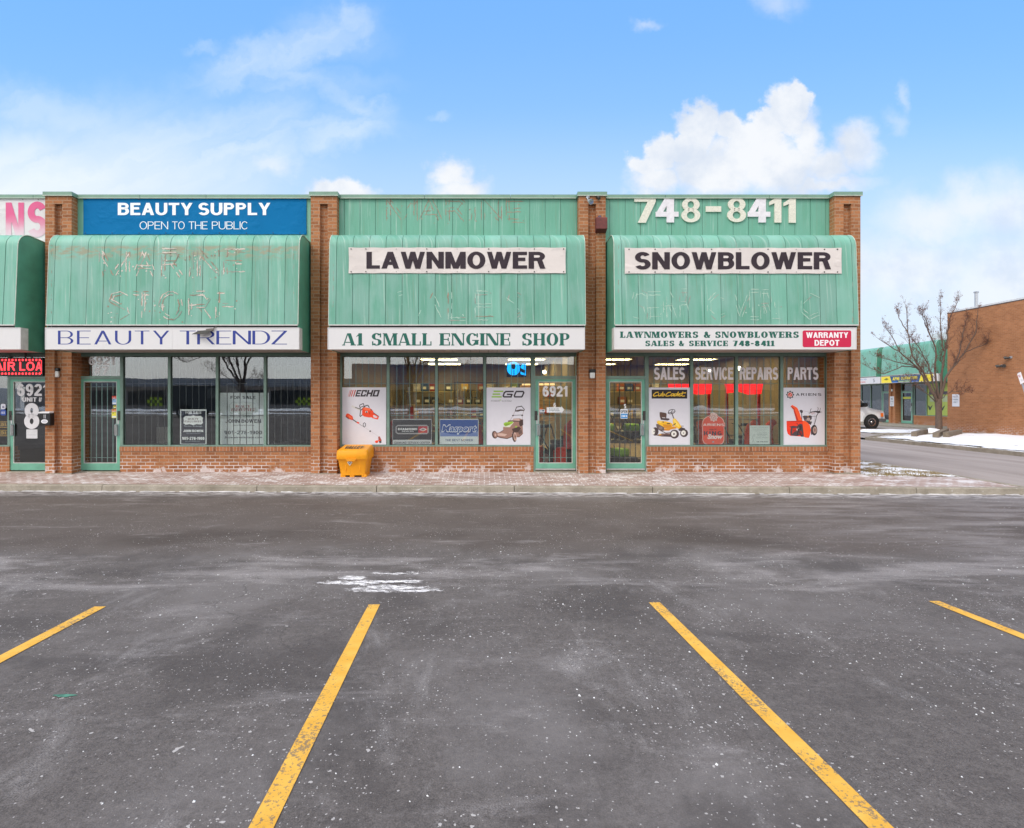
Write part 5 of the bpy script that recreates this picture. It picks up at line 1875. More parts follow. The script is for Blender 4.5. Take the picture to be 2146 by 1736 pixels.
# orange shield decal
X = [(1430, 1000), (1470, 920), (1540, 870), (1610, 845), (1640, 800), (1720, 770), (1800, 805), (1830, 850), (1900, 880), (1960, 940), (1985, 1010), (2005, 1040), (2000, 1105), (1985, 1120), (1985, 1460), (1950, 1540), (1870, 1580),
     (1560, 1580), (1470, 1535), (1435, 1450), (1432, 1120), (1415, 1100), (1430, 1040)]
D0 = Draw(2110, 1250, 7.664, YI)
pts = [D0.pt(*p_) for p_ in X]
r_ = thing('window_decal', 'orange shield-shaped decal with a cog on top, in the window of the SERVICE lettering', 'decal', (pts[15][0], YI, min(p_[1] for p_ in pts)))
mb = MB().mat(ink('#f0b8ac'))
mb.prism(pts, 'y', YI, YI + .004)
mb.build('board', r_)
D = Draw(2110, 1250, 7.664, YI - .0006)
cx, cy = 1712, 1190
D.poly([(cx + (x - cx) * .94, cy + (y - cy) * .955) for x, y in X], '#f0583c')
D.poly([(1450, 1110), (1970, 1110), (1970, 1330), (1450, 1330)], '#ee4420')
D.poly([(1425, 1105), (1440, 1045), (1990, 1045), (1998, 1105)], '#ee6a54')
for k in range(8):
    D.ell(1718 + 88 * math.cos(R(45 * k)), 888 + 88 * math.sin(R(45 * k)), 20, 20, '#f4d2c8')
D.ell(1718, 888, 86, 86, '#f4d2c8'), D.ell(1718, 888, 62, 62, '#c87868'), D.ell(1718, 888, 52, 52, '#f0cac0'), D.line([(1700, 920), (1745, 860)], 9, '#b86454')
D.text('ARIENS', 1452, 1042, 1985, 1100, '#fbe9e4', 'medium', track=.2)
D.text('THE', 1605, 1178, 1720, 1212, '#4a2a2c', 'serif'), D.text('OF', 1735, 1170, 1790, 1205, '#4a2a2c', 'serif')
D.text('KING', 1470, 1232, 1920, 1335, '#33303a', 'black', track=.22), D.text('Snow', 1560, 1310, 1930, 1420, '#f6e6e2', 'bf0.045', slant=.2), D.ell(1705, 1500, 28, 20, '#a8a0a4')
D.build('lettering', r_)
# paper notice
r_ = sheet('paper_notice', 'pale green paper notice pinned inside the window below REPAIRS', 'notice', (2452, 1392, 2517.5, 1457.5), YI, plain('pale_paper', (0.66, 0.72, 0.67), .7, var=.03), .003)
D = Draw(2420, 1150, 5.4267, YI - .0006)
D.text('A1 SMALL ENGINE SHOP', 195, 1338, 510, 1352, '#8a9a94', 'medium')
for y, a, b in ((1372, 220, 490), (1388, 230, 470), (1408, 285, 440)):
    D.text('SALES SERVICE PARTS', a, y, b, y + 9, '#a2b0aa', 'medium')
for t_, y, a, b in (('LAWNMOWERS', 1440, 300, 478), ('SNOWBLOWERS', 1466, 300, 485), ('TRACTORS', 1492, 308, 465), ('SMALL ENGINES', 1526, 282, 505)):
    D.text(t_, a, y, b, y + 12, '#7c8c88', 'medium')
D.text('416-748-8411', 292, 1594, 496, 1612, '#4c5c5a', 'bold')
D.line([(215, 1620), (235, 1560), (225, 1520), (240, 1480), (262, 1475), (258, 1500), (236, 1505)], 4, '#84948e'), D.line([(225, 1530), (205, 1560)], 4, '#84948e'), D.line([(235, 1560), (250, 1625)], 4, '#84948e')
D.build('lettering', r_)

# for-sale boards in the dark unit
DKB = plain('sign_navy', rgb('#2c2c3a'), .4, var=.03)
r_ = sheet('for_sale_sign', 'small dark FOR SALE sign with a white border inside the dark shop window', 'sign', (589.5, 1339.5, 675.2, 1454), YI, ink('#f4f8f8'))
D = Draw(580, 1280, 7.153, YI - .0006)
D.rect(88, 458, 660, 1230, '#2b2c3b')
W_ = '#fafcfc'
D.text('FOR SALE', 188, 466, 565, 530, W_, 'serif')
SH = [(372, 565), (430, 585), (550, 578), (600, 625), (588, 680), (600, 740), (560, 780), (450, 770), (372, 795), (290, 770), (190, 785), (142, 745), (152, 680), (140, 625), (190, 578), (310, 585)]
D.poly(SH, W_)
D.text('REALTY', 243, 628, 490, 668, '#5a2e34', 'serif', slant=.15), D.text('EXECUTIVES', 168, 688, 560, 728, '#5a2e34', 'serif', slant=.15)
D.text('Plus Ltd., Brokerage', 160, 800, 580, 832, '#b4bcc4', 'bf0.01')
D.text('JOHN BOWEN', 140, 900, 605, 956, W_, 'black'), D.text('Sales Representative', 210, 975, 540, 996, '#b4bcc4', 'bf0.0')
D.text('905-278-1900', 112, 1070, 635, 1140, W_, 'black'), D.text('jbowenrealestate.com', 188, 1155, 528, 1178, '#b4bcc4', 'bf0.0')
D.build('lettering', r_)
YW = YG + .17
k_ = YW / YI
r_ = sheet('for_sale_sign', 'large pale FOR SALE board standing behind the window bars', 'sign', (716.6, 1285, 879, 1455), YW, plain('pale_board', (0.82, 0.88, 0.88), .4, var=.03))
D = Draw(580, 1280, 7.153, YW - .0006)
K3 = '#33373d'
D.text('FOR SALE', 1242, 112, 1828, 180, K3, 'bold', .0)
SH2 = [(1530 + (x - 370) * 1.38, 395 + (y - 680) * 1.32) for x, y in SH]
D.poly(SH2, '#a9b6b8'), D.poly([(1530 + (x - 1530) * .97, 395 + (y - 395) * .96) for x, y in SH2], '#eef4f3')
D.text('REALTY', 1355, 330, 1700, 382, '#9c2c36', 'serif', slant=.2), D.text('EXECUTIVES', 1258, 402, 1800, 466, '#9c2c36', 'serif', slant=.2)
D.text('Plus Ltd., Brokerage', 1250, 560, 1825, 605, '#8a9498', 'bf0.01')
D.text('JOHN BOWEN', 1125, 655, 1958, 742, K3, 'bold'), D.text('Sales Representative', 1295, 778, 1800, 810, '#70787c', 'bf0.01')
D.text('905-278-1900', 1100, 925, 1985, 1008, '#50565c', 'bold'), D.text('jbowenrealestate.com', 1105, 1052, 1985, 1100, '#50565c', 'bf0.02')
D.build('lettering', r_)

# small signs and stickers on the doors
YS = YG + .004
r_ = thing('arrow_sign', 'white arrow sign PLEASE USE OTHER DOOR on the glass door', 'sign', (atx(1135, YS), YS, atz(865, YS)))
D0 = Draw(1740, 1160, 4.3375, YS)
mb = MB().mat(ink('#eceeee'))
mb.prism([D0.pt(*p_) for p_ in ((208, 748), (416, 746), (416, 732), (458, 782), (416, 836), (416, 822), (208, 824))], 'y', YS, YS + .003)
mb.build('board', r_)
D = Draw(1740, 1160, 4.3375, YS - .0004)
D.text('PLEASE USE', 244, 766, 380, 780, '#3a4a52', 'medium'), D.text('OTHER DOOR', 244, 790, 392, 804, '#3a4a52', 'medium')
D.build('lettering', r_)
r_ = sheet('open_sign', 'blue and white OPEN card hung on the door numbered 5', 'sign', (2029.4, 1338.5, 2052.6, 1369.8), YS, ink('#e4e8ec'), .003)
D = Draw(1950, 1040, 3.1, YS - .0004)
D.text('OPEN', 251, 936, 313, 964, '#3a3438', 'black'), D.rect(249, 972, 317, 1018, '#2f8fd6'), D.text('COME IN', 252, 985, 313, 1006, '#e8f0f6', 'bold')
D.build('lettering', r_)
for nm, lab, px, c_ in (('door_sticker', 'white and blue card sticker beside the red one on the left shop door', (0, 1040, 2.893, 1062, 768, 1102, 820), '#8fb4d8'),
                        ('door_sticker', 'red payment sticker at the top of the sticker column on the left shop door', (0, 1040, 2.893, 1060, 740, 1098, 766), '#e2452c'),
                        ('door_sticker', 'yellow sticker below the blue one on the left shop door', (0, 1040, 2.893, 1074, 830, 1098, 856), '#d8cc3c'),
                        ('door_sticker', 'orange and white card sticker in the middle of the column', (0, 1040, 2.893, 1058, 864, 1100, 890), '#e08a3c'),
                        ('door_sticker', 'large yellow square sticker lowest on the left shop door', (0, 1040, 2.893, 1057, 893, 1100, 948), '#e6dc4a')):
    ox, oy, sc, a, b, c, d_ = px
    r_ = sheet(nm, lab, 'sticker', (ox + a / sc, oy + b / sc, ox + c / sc, oy + d_ / sc), YS, ink(c_), .002, group='stickers on the shop door')
    D = Draw(ox, oy, sc, YS - .0004)
    D.rect(a + 4, d_ - (d_ - b) * .35, c - 4, d_ - 4, '#e8e8e8'), D.rect(a + 8, b + 5, a + 20, b + 12, '#40404a')
    D.build('print', r_)
for lab, a, b, c, d_, c_ in (('round blue card sticker in the window at the left edge', 5, 905, 75, 978, '#3a56a8'), ('white and purple sticker above the round blue one', 10, 835, 68, 900, '#e4e2ea')):
    r_ = sheet('window_sticker', lab, 'sticker', (a / 3.772, 1100 + b / 3.772, c / 3.772, 1100 + d_ / 3.772), YG + .02, ink(c_), .002, r=.03)
    D = Draw(0, 1100, 3.772, YG + .0195)
    D.text('ICE' if c_ == '#3a56a8' else 'ABM', a + 15, b + 26, c - 15, b + 52, '#e8e8f0' if c_ == '#3a56a8' else '#4a3a78', 'bold')
    D.build('lettering', r_)
for lab, y0, y1 in (('upper brown and gold plaque in the window at the left edge', 1048, 1135), ('lower brown and gold plaque in the window at the left edge', 1152, 1238)):
    r_ = sheet('window_plaque', lab, 'plaque', (-20, 1100 + y0 / 3.772, 95 / 3.772, 1100 + y1 / 3.772), YI, ink('#4c3618'), .006)
    D = Draw(0, 1100, 3.772, YI - .0005)
    D.rect(-60, y0 + 6, 88, y0 + 12, '#c89c3a'), D.rect(-60, y1 - 12, 88, y1 - 6, '#c89c3a'), D.text('BARRACUDA', -190, y0 + 22, 80, y0 + 62, '#d8ac48', 'serif')
    D.build('lettering', r_)
r_ = sheet('door_sticker', 'small white sticker beside the arrow sign on the glass door', 'sticker', (1740 + 108 / 4.3375, 1160 + 780 / 4.3375, 1740 + 186 / 4.3375, 1160 + 816 / 4.3375), YS, ink('#dfe2e4'), .002)
D = Draw(1740, 1160, 4.3375, YS - .0004)
D.rect(142, 788, 176, 806, '#4a5a6c'), D.rect(116, 790, 136, 804, '#9aa0a4')
D.build('print', r_)

# ------------------------------------------------------------------ fittings on the front
def wall_lamp(label, px, py0, py1, y):
    x, z0, z1 = atx(px, y), atz(py1, y), atz(py0, y)
    root = thing('wall_lamp', label, 'lamp', (x, y, z0), 'lamps in the pillar slots')
    h = z1 - z0
    mb = MB().mat(BLACKPL)
    mb.bbox(x - .068, x + .068, y - .075, y, z1 - h * .34, z1, .012)
    mb.build('housing', root)
    mb = MB().mat(FROST)
    mb.bbox(x - .06, x + .06, y - .072, y - .004, z0, z1 - h * .345, .022)
    mb.build('lens', root)


wall_lamp('small black and white wall lamp on the pillar beside the mailbox', 121, 771.5, 791.5, YF + .084)
wall_lamp('small black and white wall lamp on the pillar between the two glass doors', 1240.5, 774.3, 793.8, YF + .084)

# rusty siren box
y = YF - .002
x0, x1, z0, z1 = atx(1247, y), atx(1269.6, y), atz(488.5, y), atz(459.5, y)
r_ = thing('siren_box', 'rusty red alarm box on the brick pillar beside the number', 'alarm box', ((x0 + x1) / 2, y, z0))
mb = MB().mat(RUST)
mb.prism([(y - .16, z0 + .05), (y - .02, z0), (y, z0), (y, z1), (y - .13, z1), (y - .16, z1 - .03)], 'x', x0, x1)
mb.build('box', r_)
mb = MB().mat(plain('dusty_purple_knob', (.08, .06, .09), .6))
mb.lathe([(.045, 0), (.045, .03), (.03, .055)], (x0 + .09, y - .07, z1), 'z', 14)
mb.build('knob', r_)
# lamp holders at the pillar head
xa, za = atx(1229, y), atz(414, y)
r_ = thing('flood_light', 'small grey floodlight with one lamp missing at the top of the middle brick pillar', 'floodlight', (xa, y, za))
mb = MB().mat(GALV)
mb.tube([(xa + .03, y, za), (xa + .03, y - .05, za + .005), (xa, y - .10, za - .03), (xa + .01, y - .12, za - .11)], .016, 8)
mb.lathe([(.04, 0), (.045, -.012), (.03, -.03)], (xa + .03, y, za), 'y', 12)
mb.build('bracket', r_)
mb = MB().mat(GALV)
ca = Vector((xa + .015, y - .13, za - .12))
ax_ = Vector((.45, -.75, -.5)).normalized()
pts, rs = [], []
for t_, r0 in ((0, .025), (.03, .032), (.06, .045), (.10, .062), (.12, .066), (.105, .05), (.09, .02)):
    pts.append(ca + ax_ * t_)
    rs.append(r0)
mb.tube(pts, rs, 14)
mb.mat(plain('lamp_glass_blue', (.10, .16, .30), .15)).lathe([(.001, 0), (.048, .004)], ca + ax_ * .112, 'y', 12)
mb.build('lamp', r_)
mb = MB().mat(DARKMET)
xb = atx(1251, y)
mb.tube([(xb, y, za), (xb + .01, y - .06, za - .02), (xb + .035, y - .1, za - .06)], [.03, .026, .035], 10)
mb.build('lamp_socket', r_)

# mailbox
y = 12.27
x0, x1, z1, z0 = atx(82.6, y), atx(104, y), atz(863.7, y), atz(891.8, y)
r_ = thing('mailbox', 'small black letter box with an oval white emblem, on the pillar beside door 8', 'mailbox', ((x0 + x1) / 2, YF, z0))
mb = MB().mat(BLACKPL)
mb.bbox(x0 - .01, x1 + .01, y, YF - .001, z0, z1 - .025, .012)
mb.build('box', r_)
mb = MB().mat(ink('#e6e6e8'))
mb.prism([(y - .012, z1 - .03), (YF - .02, z1 - .024), (YF - .02, z1 + .012), (y - .012, z1)], 'x', x0 - .014, x1 + .002)
mb.build('lid', r_)
D = Draw(0, 1100, 3.772, y - .001)
D.rect(540, 968, 546, 1015, '#d0d0d4'), D.rect(556, 968, 562, 1015, '#d0d0d4'), D.ell(548, 1052, 42, 26, '#e8e8ec'), D.ell(548, 1052, 30, 16, '#c8c8d0')
D.build('emblem', r_)

# red message board
YL_ = 12.60
r_ = thing('led_board', 'red LED message board reading AIR LOA above the left-hand door', 'sign', (-11.0, YL_, atz(787, YL_)))
xl1, zt_, zb_ = atx(89.6, YL_), atz(750, YL_), atz(787.5, YL_)
mb = MB().mat(BLACKPL)
mb.box(-13.6, xl1, YL_, YL_ + .07, zb_, zt_)
mb.build('housing', r_)
mb = MB().mat(DARKMET)
for x in (-13, -11.9, -10.6):
    mb.box(x - .015, x + .015, YL_ + .02, YL_ + .05, zt_ - .005, 2.765)
mb.build('hanger', r_)
D = Draw(0, 1040, 4.0, YL_ - .001)
D.ox, D.oy, D.sc = 0, 1100, 3.772
for t_, a, b in (('F', -190, -130), ('A', -70, 36), ('I', 48, 68), ('R', 96, 186), ('L', 240, 310), ('O', 325, 425), ('A', 440, 516)):
    D.text(t_, a, 318, b, 424, LEDRED, 'medium')
for yy in (283, 452):
    for k in range(-14, 12):
        x = 42 * k + 30
        if x < 506:
            D.rect(x - 11, yy, x + 9, yy + 22, LEDRED)
D.line([(512, 300), (512, 460)], 5, LEDRED)
D.build('lit_letters', r_)

# blue LED sign seen from behind the glass
YN = YG + .35
r_ = thing('led_sign', 'glowing blue sign hanging inside the upper window by the door', 'sign', (atx(1085, YN), YN, atz(790, YN)))
D = Draw(1260, 1150, 4.292, YN)
x0, z1 = D.pt(1705, 150)
x1, z0 = D.pt(1980, 360)
mb = MB().mat(BLACKPL)
mb.box(x0, x1, YN + .003, YN + .04, z0, z1)
mb.build('housing', r_)
D.ell(1800, 240, 92, 96, NEON)
D.rect(1715, 170, 1882, 200, NEON)
D.poly([(1778, 170), (1825, 170), (1830, 215), (1815, 250), (1790, 252), (1772, 225)], BLACKPL), D.rect(1800, 260, 1812, 340, BLACKPL)
D.poly([(1900, 172), (1972, 172), (1972, 338), (1900, 320), (1895, 250), (1890, 210)], NEON)
D.poly([(1890, 225), (1935, 250), (1965, 262), (1965, 300), (1930, 300), (1890, 275)], BLACKPL), D.poly([(1905, 172), (1925, 180), (1900, 212), (1888, 205)], BLACKPL), D.line([(1893, 170), (1893, 340)], 12, BLACKPL)
D.build('lit_letters', r_)

# bent metal flap caught on the blue lettered sign
y = 11.60
D0 = Draw(500, 1040, 2.894, y)
r_ = thing('bent_light_shade', 'bent dark metal lamp shade dangling over the blue letters of the sign', 'lamp shade', (*[D0.pt(475, 160)[0]], y, D0.pt(475, 160)[1]))
mb = MB().mat(DARKMET)
A, B, C_, D_, E_ = [D0.pt(*p_) for p_ in ((372, 158), (430, 124), (492, 118), (560, 122), (520, 156))]
mb.faces([(A[0], y - .02, A[1]), (B[0], y + .01, B[1]), (C_[0], y + .03, C_[1]), (D_[0], y + .02, D_[1]), (E_[0], y - .09, E_[1]), (A[0] + .2, y - .07, A[1])], [(0, 1, 2, 5), (2, 3, 4, 5)])
mb.faces([(A[0], y - .018, A[1] + .006), (B[0], y + .012, B[1] + .006), (C_[0], y + .032, C_[1] + .006), (D_[0], y + .022, D_[1] + .006), (E_[0], y - .088, E_[1] + .006), (A[0] + .2, y - .068, A[1] + .006)], [(0, 1, 2, 5), (2, 3, 4, 5)])
mb.build('shade', r_, recalc=False)
mb = MB().mat(plain('grey_bracket', (.16, .145, .13), .6))
P = [D0.pt(*p_) for p_ in ((495, 104), (560, 98), (580, 90), (552, 126), (500, 122))]
mb.prism(P, 'y', y + .02, y + .045)
mb.tube([(P[2][0], y + .03, P[2][1]), (P[2][0] + .01, y + .08, 3.24)], .008, 6)
mb.build('bracket', r_)

# yellow grit bin
bx0, bx1 = atx(706, 11.98), atx(769.8, 11.98)
by0 = 11.98
r_ = thing('grit_bin', 'yellow plastic grit bin with a hinged lid and a silver diamond label', 'grit bin', ((bx0 + bx1) / 2, 12.25, -.02))
mb = MB().mat(YELLOWBIN)
zb = -.03
bm_ = bmesh.new()
ring_ = []
for z, ins in ((zb + .045, .062), (zb + .10, .055), (.33, .018), (.345, .008), (.375, .006)):
    X0, X1, Y0, Y1 = bx0 + ins, bx1 - ins, by0 + ins, 12.56 - ins
    c = .045
    ring_.append([bm_.verts.new(p_) for p_ in ((X0 + c, Y0, z), (X1 - c, Y0, z), (X1 - c * .3, Y0 + c * .3, z), (X1, Y0 + c, z), (X1, Y1, z), (X0, Y1, z), (X0, Y0 + c, z), (X0 + c * .3, Y0 + c * .3, z))])
for a, b in zip(ring_, ring_[1:]):
    for k in range(8):
        bm_.faces.new((a[k], a[(k + 1) % 8], b[(k + 1) % 8], b[k]))
bm_.faces.new(ring_[0])
bm_.faces.new(ring_[-1])
mb.sm = True
mb.bm(bm_)
mb.sm = False
for a in (.10, .40, .78):
    w_ = .15 if a != .40 else .14
    xx = bx0 + .06 + (bx1 - bx0 - .12) * (a - .1) / .8
    mb.bbox(xx, xx + w_ * .72, by0 + .068, 12.45, zb, zb + .06, .008)
for xx in (bx0 + .17, bx1 - .19):
    mb.box(xx, xx + .02, by0 + .03, by0 + .06, .12, .30)
mb.build('body', r_)
mb = MB().mat(YELLOWBIN)
mb.sm = True
bm_ = bmesh.new()
ring_ = []
for z, ins, y1_ in ((.37, -.012, 12.60), (.385, -.018, 12.60), (.50, -.016, 12.60), (.565, -.004, 12.60), (.592, .03, 12.60)):
    X0, X1, Y0 = bx0 + ins, bx1 - ins, by0 + ins * 1.6
    c = .06
    ring_.append([bm_.verts.new(p_) for p_ in ((X0 + c, Y0, z), (X1 - c, Y0, z), (X1 - c * .3, Y0 + c * .3, z), (X1, Y0 + c, z), (X1, y1_, z + max(0, (z - .5)) * .6), (X0, y1_, z + max(0, (z - .5)) * .6), (X0, Y0 + c, z), (X0 + c * .3, Y0 + c * .3, z))])
for a, b in zip(ring_, ring_[1:]):
    for k in range(8):
        bm_.faces.new((a[k], a[(k + 1) % 8], b[(k + 1) % 8], b[k]))
bm_.faces.new(ring_[0])
bm_.faces.new(ring_[-1])
mb.bm(bm_)
mb.sm = False
mb.mat(plain('yellow_plastic_rim', (.80, .31, .01), .45)).prism([(bx0 + .23, .335), (bx0 + .40, .335), (bx0 + .43, .395), (bx0 + .20, .395)], 'y', by0 - .045, by0 - .02)
mb.build('lid', r_)
w_, P = text_polys('VALLEY', 'black', .12)
mb = MB().mat(ink('#3a2a10'))
zt0, yt0 = .597, by0 + .07
for i, q in enumerate(P):
    mb.face([(bx0 + .13 + px / w_ * .40, yt0 + py * .30, zt0 + py * .30 * .115 + .006 + (i % 4) * .0003) for px, py in q])
mb.build('lettering', r_, recalc=False)
cx, cz = atx((1050 + 270 / 2.893) / 1.5606, by0), atz((1040 + 1370 / 2.893) / 1.5606, by0)
mb = MB().mat(ink('#c8c4ba'))
mb.prism([(cx - .058, cz), (cx, cz - .07), (cx + .058, cz), (cx, cz + .07)], 'y', by0 + .014, by0 + .05)
mb.mat(ink('#4a4640'))
mb.prism([(cx - .03, cz - .005), (cx, cz - .04), (cx + .03, cz + .0), (cx, cz + .035)], 'y', by0 + .013, by0 + .0145)
mb.mat(ink('#d8d4cc')).prism([(cx - .012, cz - .012), (cx + .012, cz - .012), (cx + .012, cz + .018), (cx - .012, cz + .018)], 'y', by0 + .012, by0 + .0132)
mb.build('label_plate', r_)

# ------------------------------------------------------------------ inside the shops
proto = None
for i, (x, y) in enumerate(((4.2, 15.7), (4.25, 18.2), (4.3, 20.6), (6.95, 15.7), (7.05, 18.2), (7.1, 20.7), (-1.5, 15.7), (-1.5, 18.2), (-1.5, 20.6), (1.35, 15.7), (1.4, 18.2), (1.4, 20.6))):
    names = ('front', 'middle', 'back')[i % 3] + ' ceiling light of the ' + ('left row in the shop with door 5', 'right row in the shop with the SERVICE letters', 'left row in the shop behind the dealer sign', 'right row in the shop behind the blue glowing sign')[i // 3]
    if proto is None:
        proto = thing('ceiling_light', 'lit ' + names, 'ceiling light', (x, y, 3.05), 'lit fluorescent ceiling lights')
        mb = MB().mat(ALU)
        for a, b, c, d_ in ((-.62, .62, -.31, -.29), (-.62, .62, .29, .31), (-.62, -.60, -.29, .29), (.60, .62, -.29, .29)):
            mb.box(x + a, x + b, y + c, y + d_, 3.01, 3.048)
        mb.build('frame', proto)
        mb = MB().mat(TUBEL)
        mb.box(x - .60, x + .60, y - .29, y + .29, 3.02, 3.03)
        mb.build('diffuser', proto)
    else:
        copy_tree(proto, (x, y, 3.05), label='lit ' + names)

proto = None
for i, (px, py, y) in enumerate(((1141, 780, 18.0), (1486, 779, 17.6), (1548, 772, 17.2), (1560, 783, 19.0))):
    lab = ('small bright spot lamp behind the pane over the door numbered 6921', 'small bright spot lamp shining behind the SERVICE letters', 'small bright spot lamp beside the post left of REPAIRS', 'small bright spot lamp behind the R of REPAIRS')[i]
    x, z = at(px, py, y)
    if proto is None:
        proto = thing('spot_lamp', lab, 'lamp', (x, y, z), 'spot lamps in the shops')
        mb = MB().mat(BULB)
        mb.lathe([(.02, -.05), (.055, -.045), (.06, 0), (.02, .03)], (x, y, z), 'y', 14)
        mb.build('bulb', proto)
        mb = MB().mat(BLACKPL)
        mb.tube([(x, y + .03, z), (x, y + .16, z + .03)], .055, 12)
        mb.tube([(x, y + .1, z + .05), (x, y + .1, 3.05)], .01, 6)
        mb.build('housing', proto)
    else:
        copy_tree(proto, (x, y, z), label=lab)


def box_stack(items, group):
    for lab, x, y, z, sx, sy, sz, m in items:
        r_ = thing('carton', lab, 'box', (x, y, z), group)
        mb = MB().mat(m)
        mb.bbox(x - sx / 2, x + sx / 2, y - sy / 2, y + sy / 2, z, z + sz, .006)
        mb.build('box', r_)
        mb = MB().mat(plain('packing_tape', (.50, .38, .22), .4))
        mb.box(x - .03, x + .03, y - sy / 2 - .002, y - sy / 2 - .0005, z + sz * .55, z + sz - .008)
        mb.mat(ink('#5fae4a') if sx > .38 else ink('#e2ddcc')).box(x - sx * .35, x - sx * .12, y - sy / 2 - .002, y - sy / 2 - .0005, z + .05, z + .05 + sz * .2)
        mb.build('tape', r_)


box_stack([('brown carton with a green label on the shelf left of the red strut', -2.55, 14.6, 1.02, .42, .4, .46, CARD), ('tall brown carton beside the one with a green label', -2.05, 14.7, 1.02, .34, .4, .52, CARD),
           ('brown carton behind the dealer sign', -1.55, 14.6, 1.02, .36, .35, .40, CARD), ('square tan carton in the window under the tree reflection', -1.15, 14.5, 1.05, .36, .3, .36, plain('tan_card', (.50, .34, .15), .8))], 'cartons on the shop shelf')


def shelf_unit(label, x0, x1, y, tiers, depth=.42, top=2.1):
    r_ = thing('shelf_rack', label, 'shelf', ((x0 + x1) / 2, y, 0))
    for x in (x0, x1):
        for yy in (y, y + depth):
            mb = MB().mat(SHELFM)
            mb.box(x - .015, x + .015, yy - .015, yy + .015, .012, top)
            mb.build('upright', r_)
    for z in tiers:
        mb = MB().mat(SHELFM)
        mb.box(x0 + .016, x1 - .016, y - .01, y + depth + .01, z - .03, z)
        mb.mat(ink('#b8a66a')).box(x0 + .02, x1 - .02, y - .014, y - .0105, z - .028, z - .004)
        mb.build('shelf', r_)
    return r_


shelf_unit('low brown shelf rack with cartons behind the dealer sign', -2.85, -.95, 14.3, (.35, 1.0), .6, 1.6)
shelf_unit('tall shelf rack of bottles seen above the blue and white mower sign', -.85, .35, 15.6, (.6, .95, 1.3, 1.72, 2.2), .45, 2.4)
shelf_unit('shelf rack along the back of the middle shop', -3.0, 1.9, 20.8, (.5, 1.0, 1.5, 2.0), .5, 2.3)
shelf_unit('shelf rack along the back of the right-hand shop', 2.9, 7.9, 20.8, (.5, 1.0, 1.5, 2.0), .5, 2.3)
proto = None
for i in range(10):
    x = -.74 + .09 * i + (.12 if i > 4 else 0)
    if proto is None:
        proto = thing('oil_bottle', 'pale yellow oil bottle in the row on the upper shelf', 'bottle', (x, 15.72, 1.721), 'oil bottles on the upper shelf')
        mb = MB().mat(plain('bottle_yellow', (.62, .47, .20), .4))
        mb.lathe([(.03, 0), (.036, .01), (.036, .17), (.03, .21), (.014, .24)], (x, 15.72, 1.721), 'z', 12)
        mb.build('body', proto)
        mb = MB().mat(plain('bottle_cap', (.55, .36, .12), .4))
        mb.lathe([(.016, .24), (.016, .27)], (x, 15.72, 1.721), 'z', 10)
        mb.build('cap', proto)
    else:
        copy_tree(proto, (x, 15.72, 1.721))
rng = random.Random(31)
cols = ['#7a2a20', '#c9a23a', '#35507a', '#8a7a5a', '#c8c0b0', '#3a3a3a', '#a85a2a', '#5a6a3a']
proto = {}
nlab = 0
for (x0, x1, y, zs, nm) in ((-2.9, 1.8, 20.86, (.5, 1.0, 1.5, 2.0), 'middle'), (3.0, 7.8, 20.86, (.5, 1.0, 1.5, 2.0), 'right')):
    for ti, z in enumerate(zs):
        x = x0 + rng.uniform(0, .3)
        while x < x1 - .3:
            c_ = rng.choice(cols)
            if c_ not in proto:
                proto[c_] = thing('stock_box', 'parts box on the back shelves of the lit shops', 'box', (x, y, z + .001), 'stock on the back shelves')
                mb = MB().mat(ink(c_))
                mb.bbox(x, x + .26, y, y + .3, z + .001, z + .29, .006)
                mb.build('box', proto[c_])
                mb = MB().mat(ink('#e0dccc'))
                mb.box(x + .05, x + .2, y - .002, y - .0004, z + .08, z + .18)
                mb.build('label_patch', proto[c_])
            else:
                copy_tree(proto[c_], (x, y, z + .001))
            x += rng.choice((.3, .34, .62))
# open sign on the shelf rack and the red strut
r_ = thing('open_sign', 'yellow OPEN placard standing behind the window post of the middle shop', 'sign', (-1.0, 14.25, 1.02))
D = Draw(1260, 1150, 4.292, 14.2)
x0, z1 = D.pt(672, 690)
x1, z0 = D.pt(838, 805)
mb = MB().mat(ink('#c8a44c'))
mb.box(x0, x1, 14.202, 14.215, z0, z1)
mb.build('board', r_)
D.text('OPEN', 690, 725, 820, 760, '#3a2e1c', 'black')
D.build('lettering', r_)
r_ = thing('red_strut', 'red painted snow shovel handle leaning upright behind the dealer sign', 'shovel', (atx(862, 14.1), 14.1, .02))
mb = MB().mat(REDPL)
xx = atx(862, 14.1)
mb.box(xx - .05, xx + .05, 14.1, 14.14, .02, 1.5)
mb.build('shaft', r_)
mb = MB().mat(ALU)
mb.tube([(xx - .02, 14.12, 1.5), (xx - .07, 14.12, 2.0)], .018, 8)
mb.build('handle', r_)


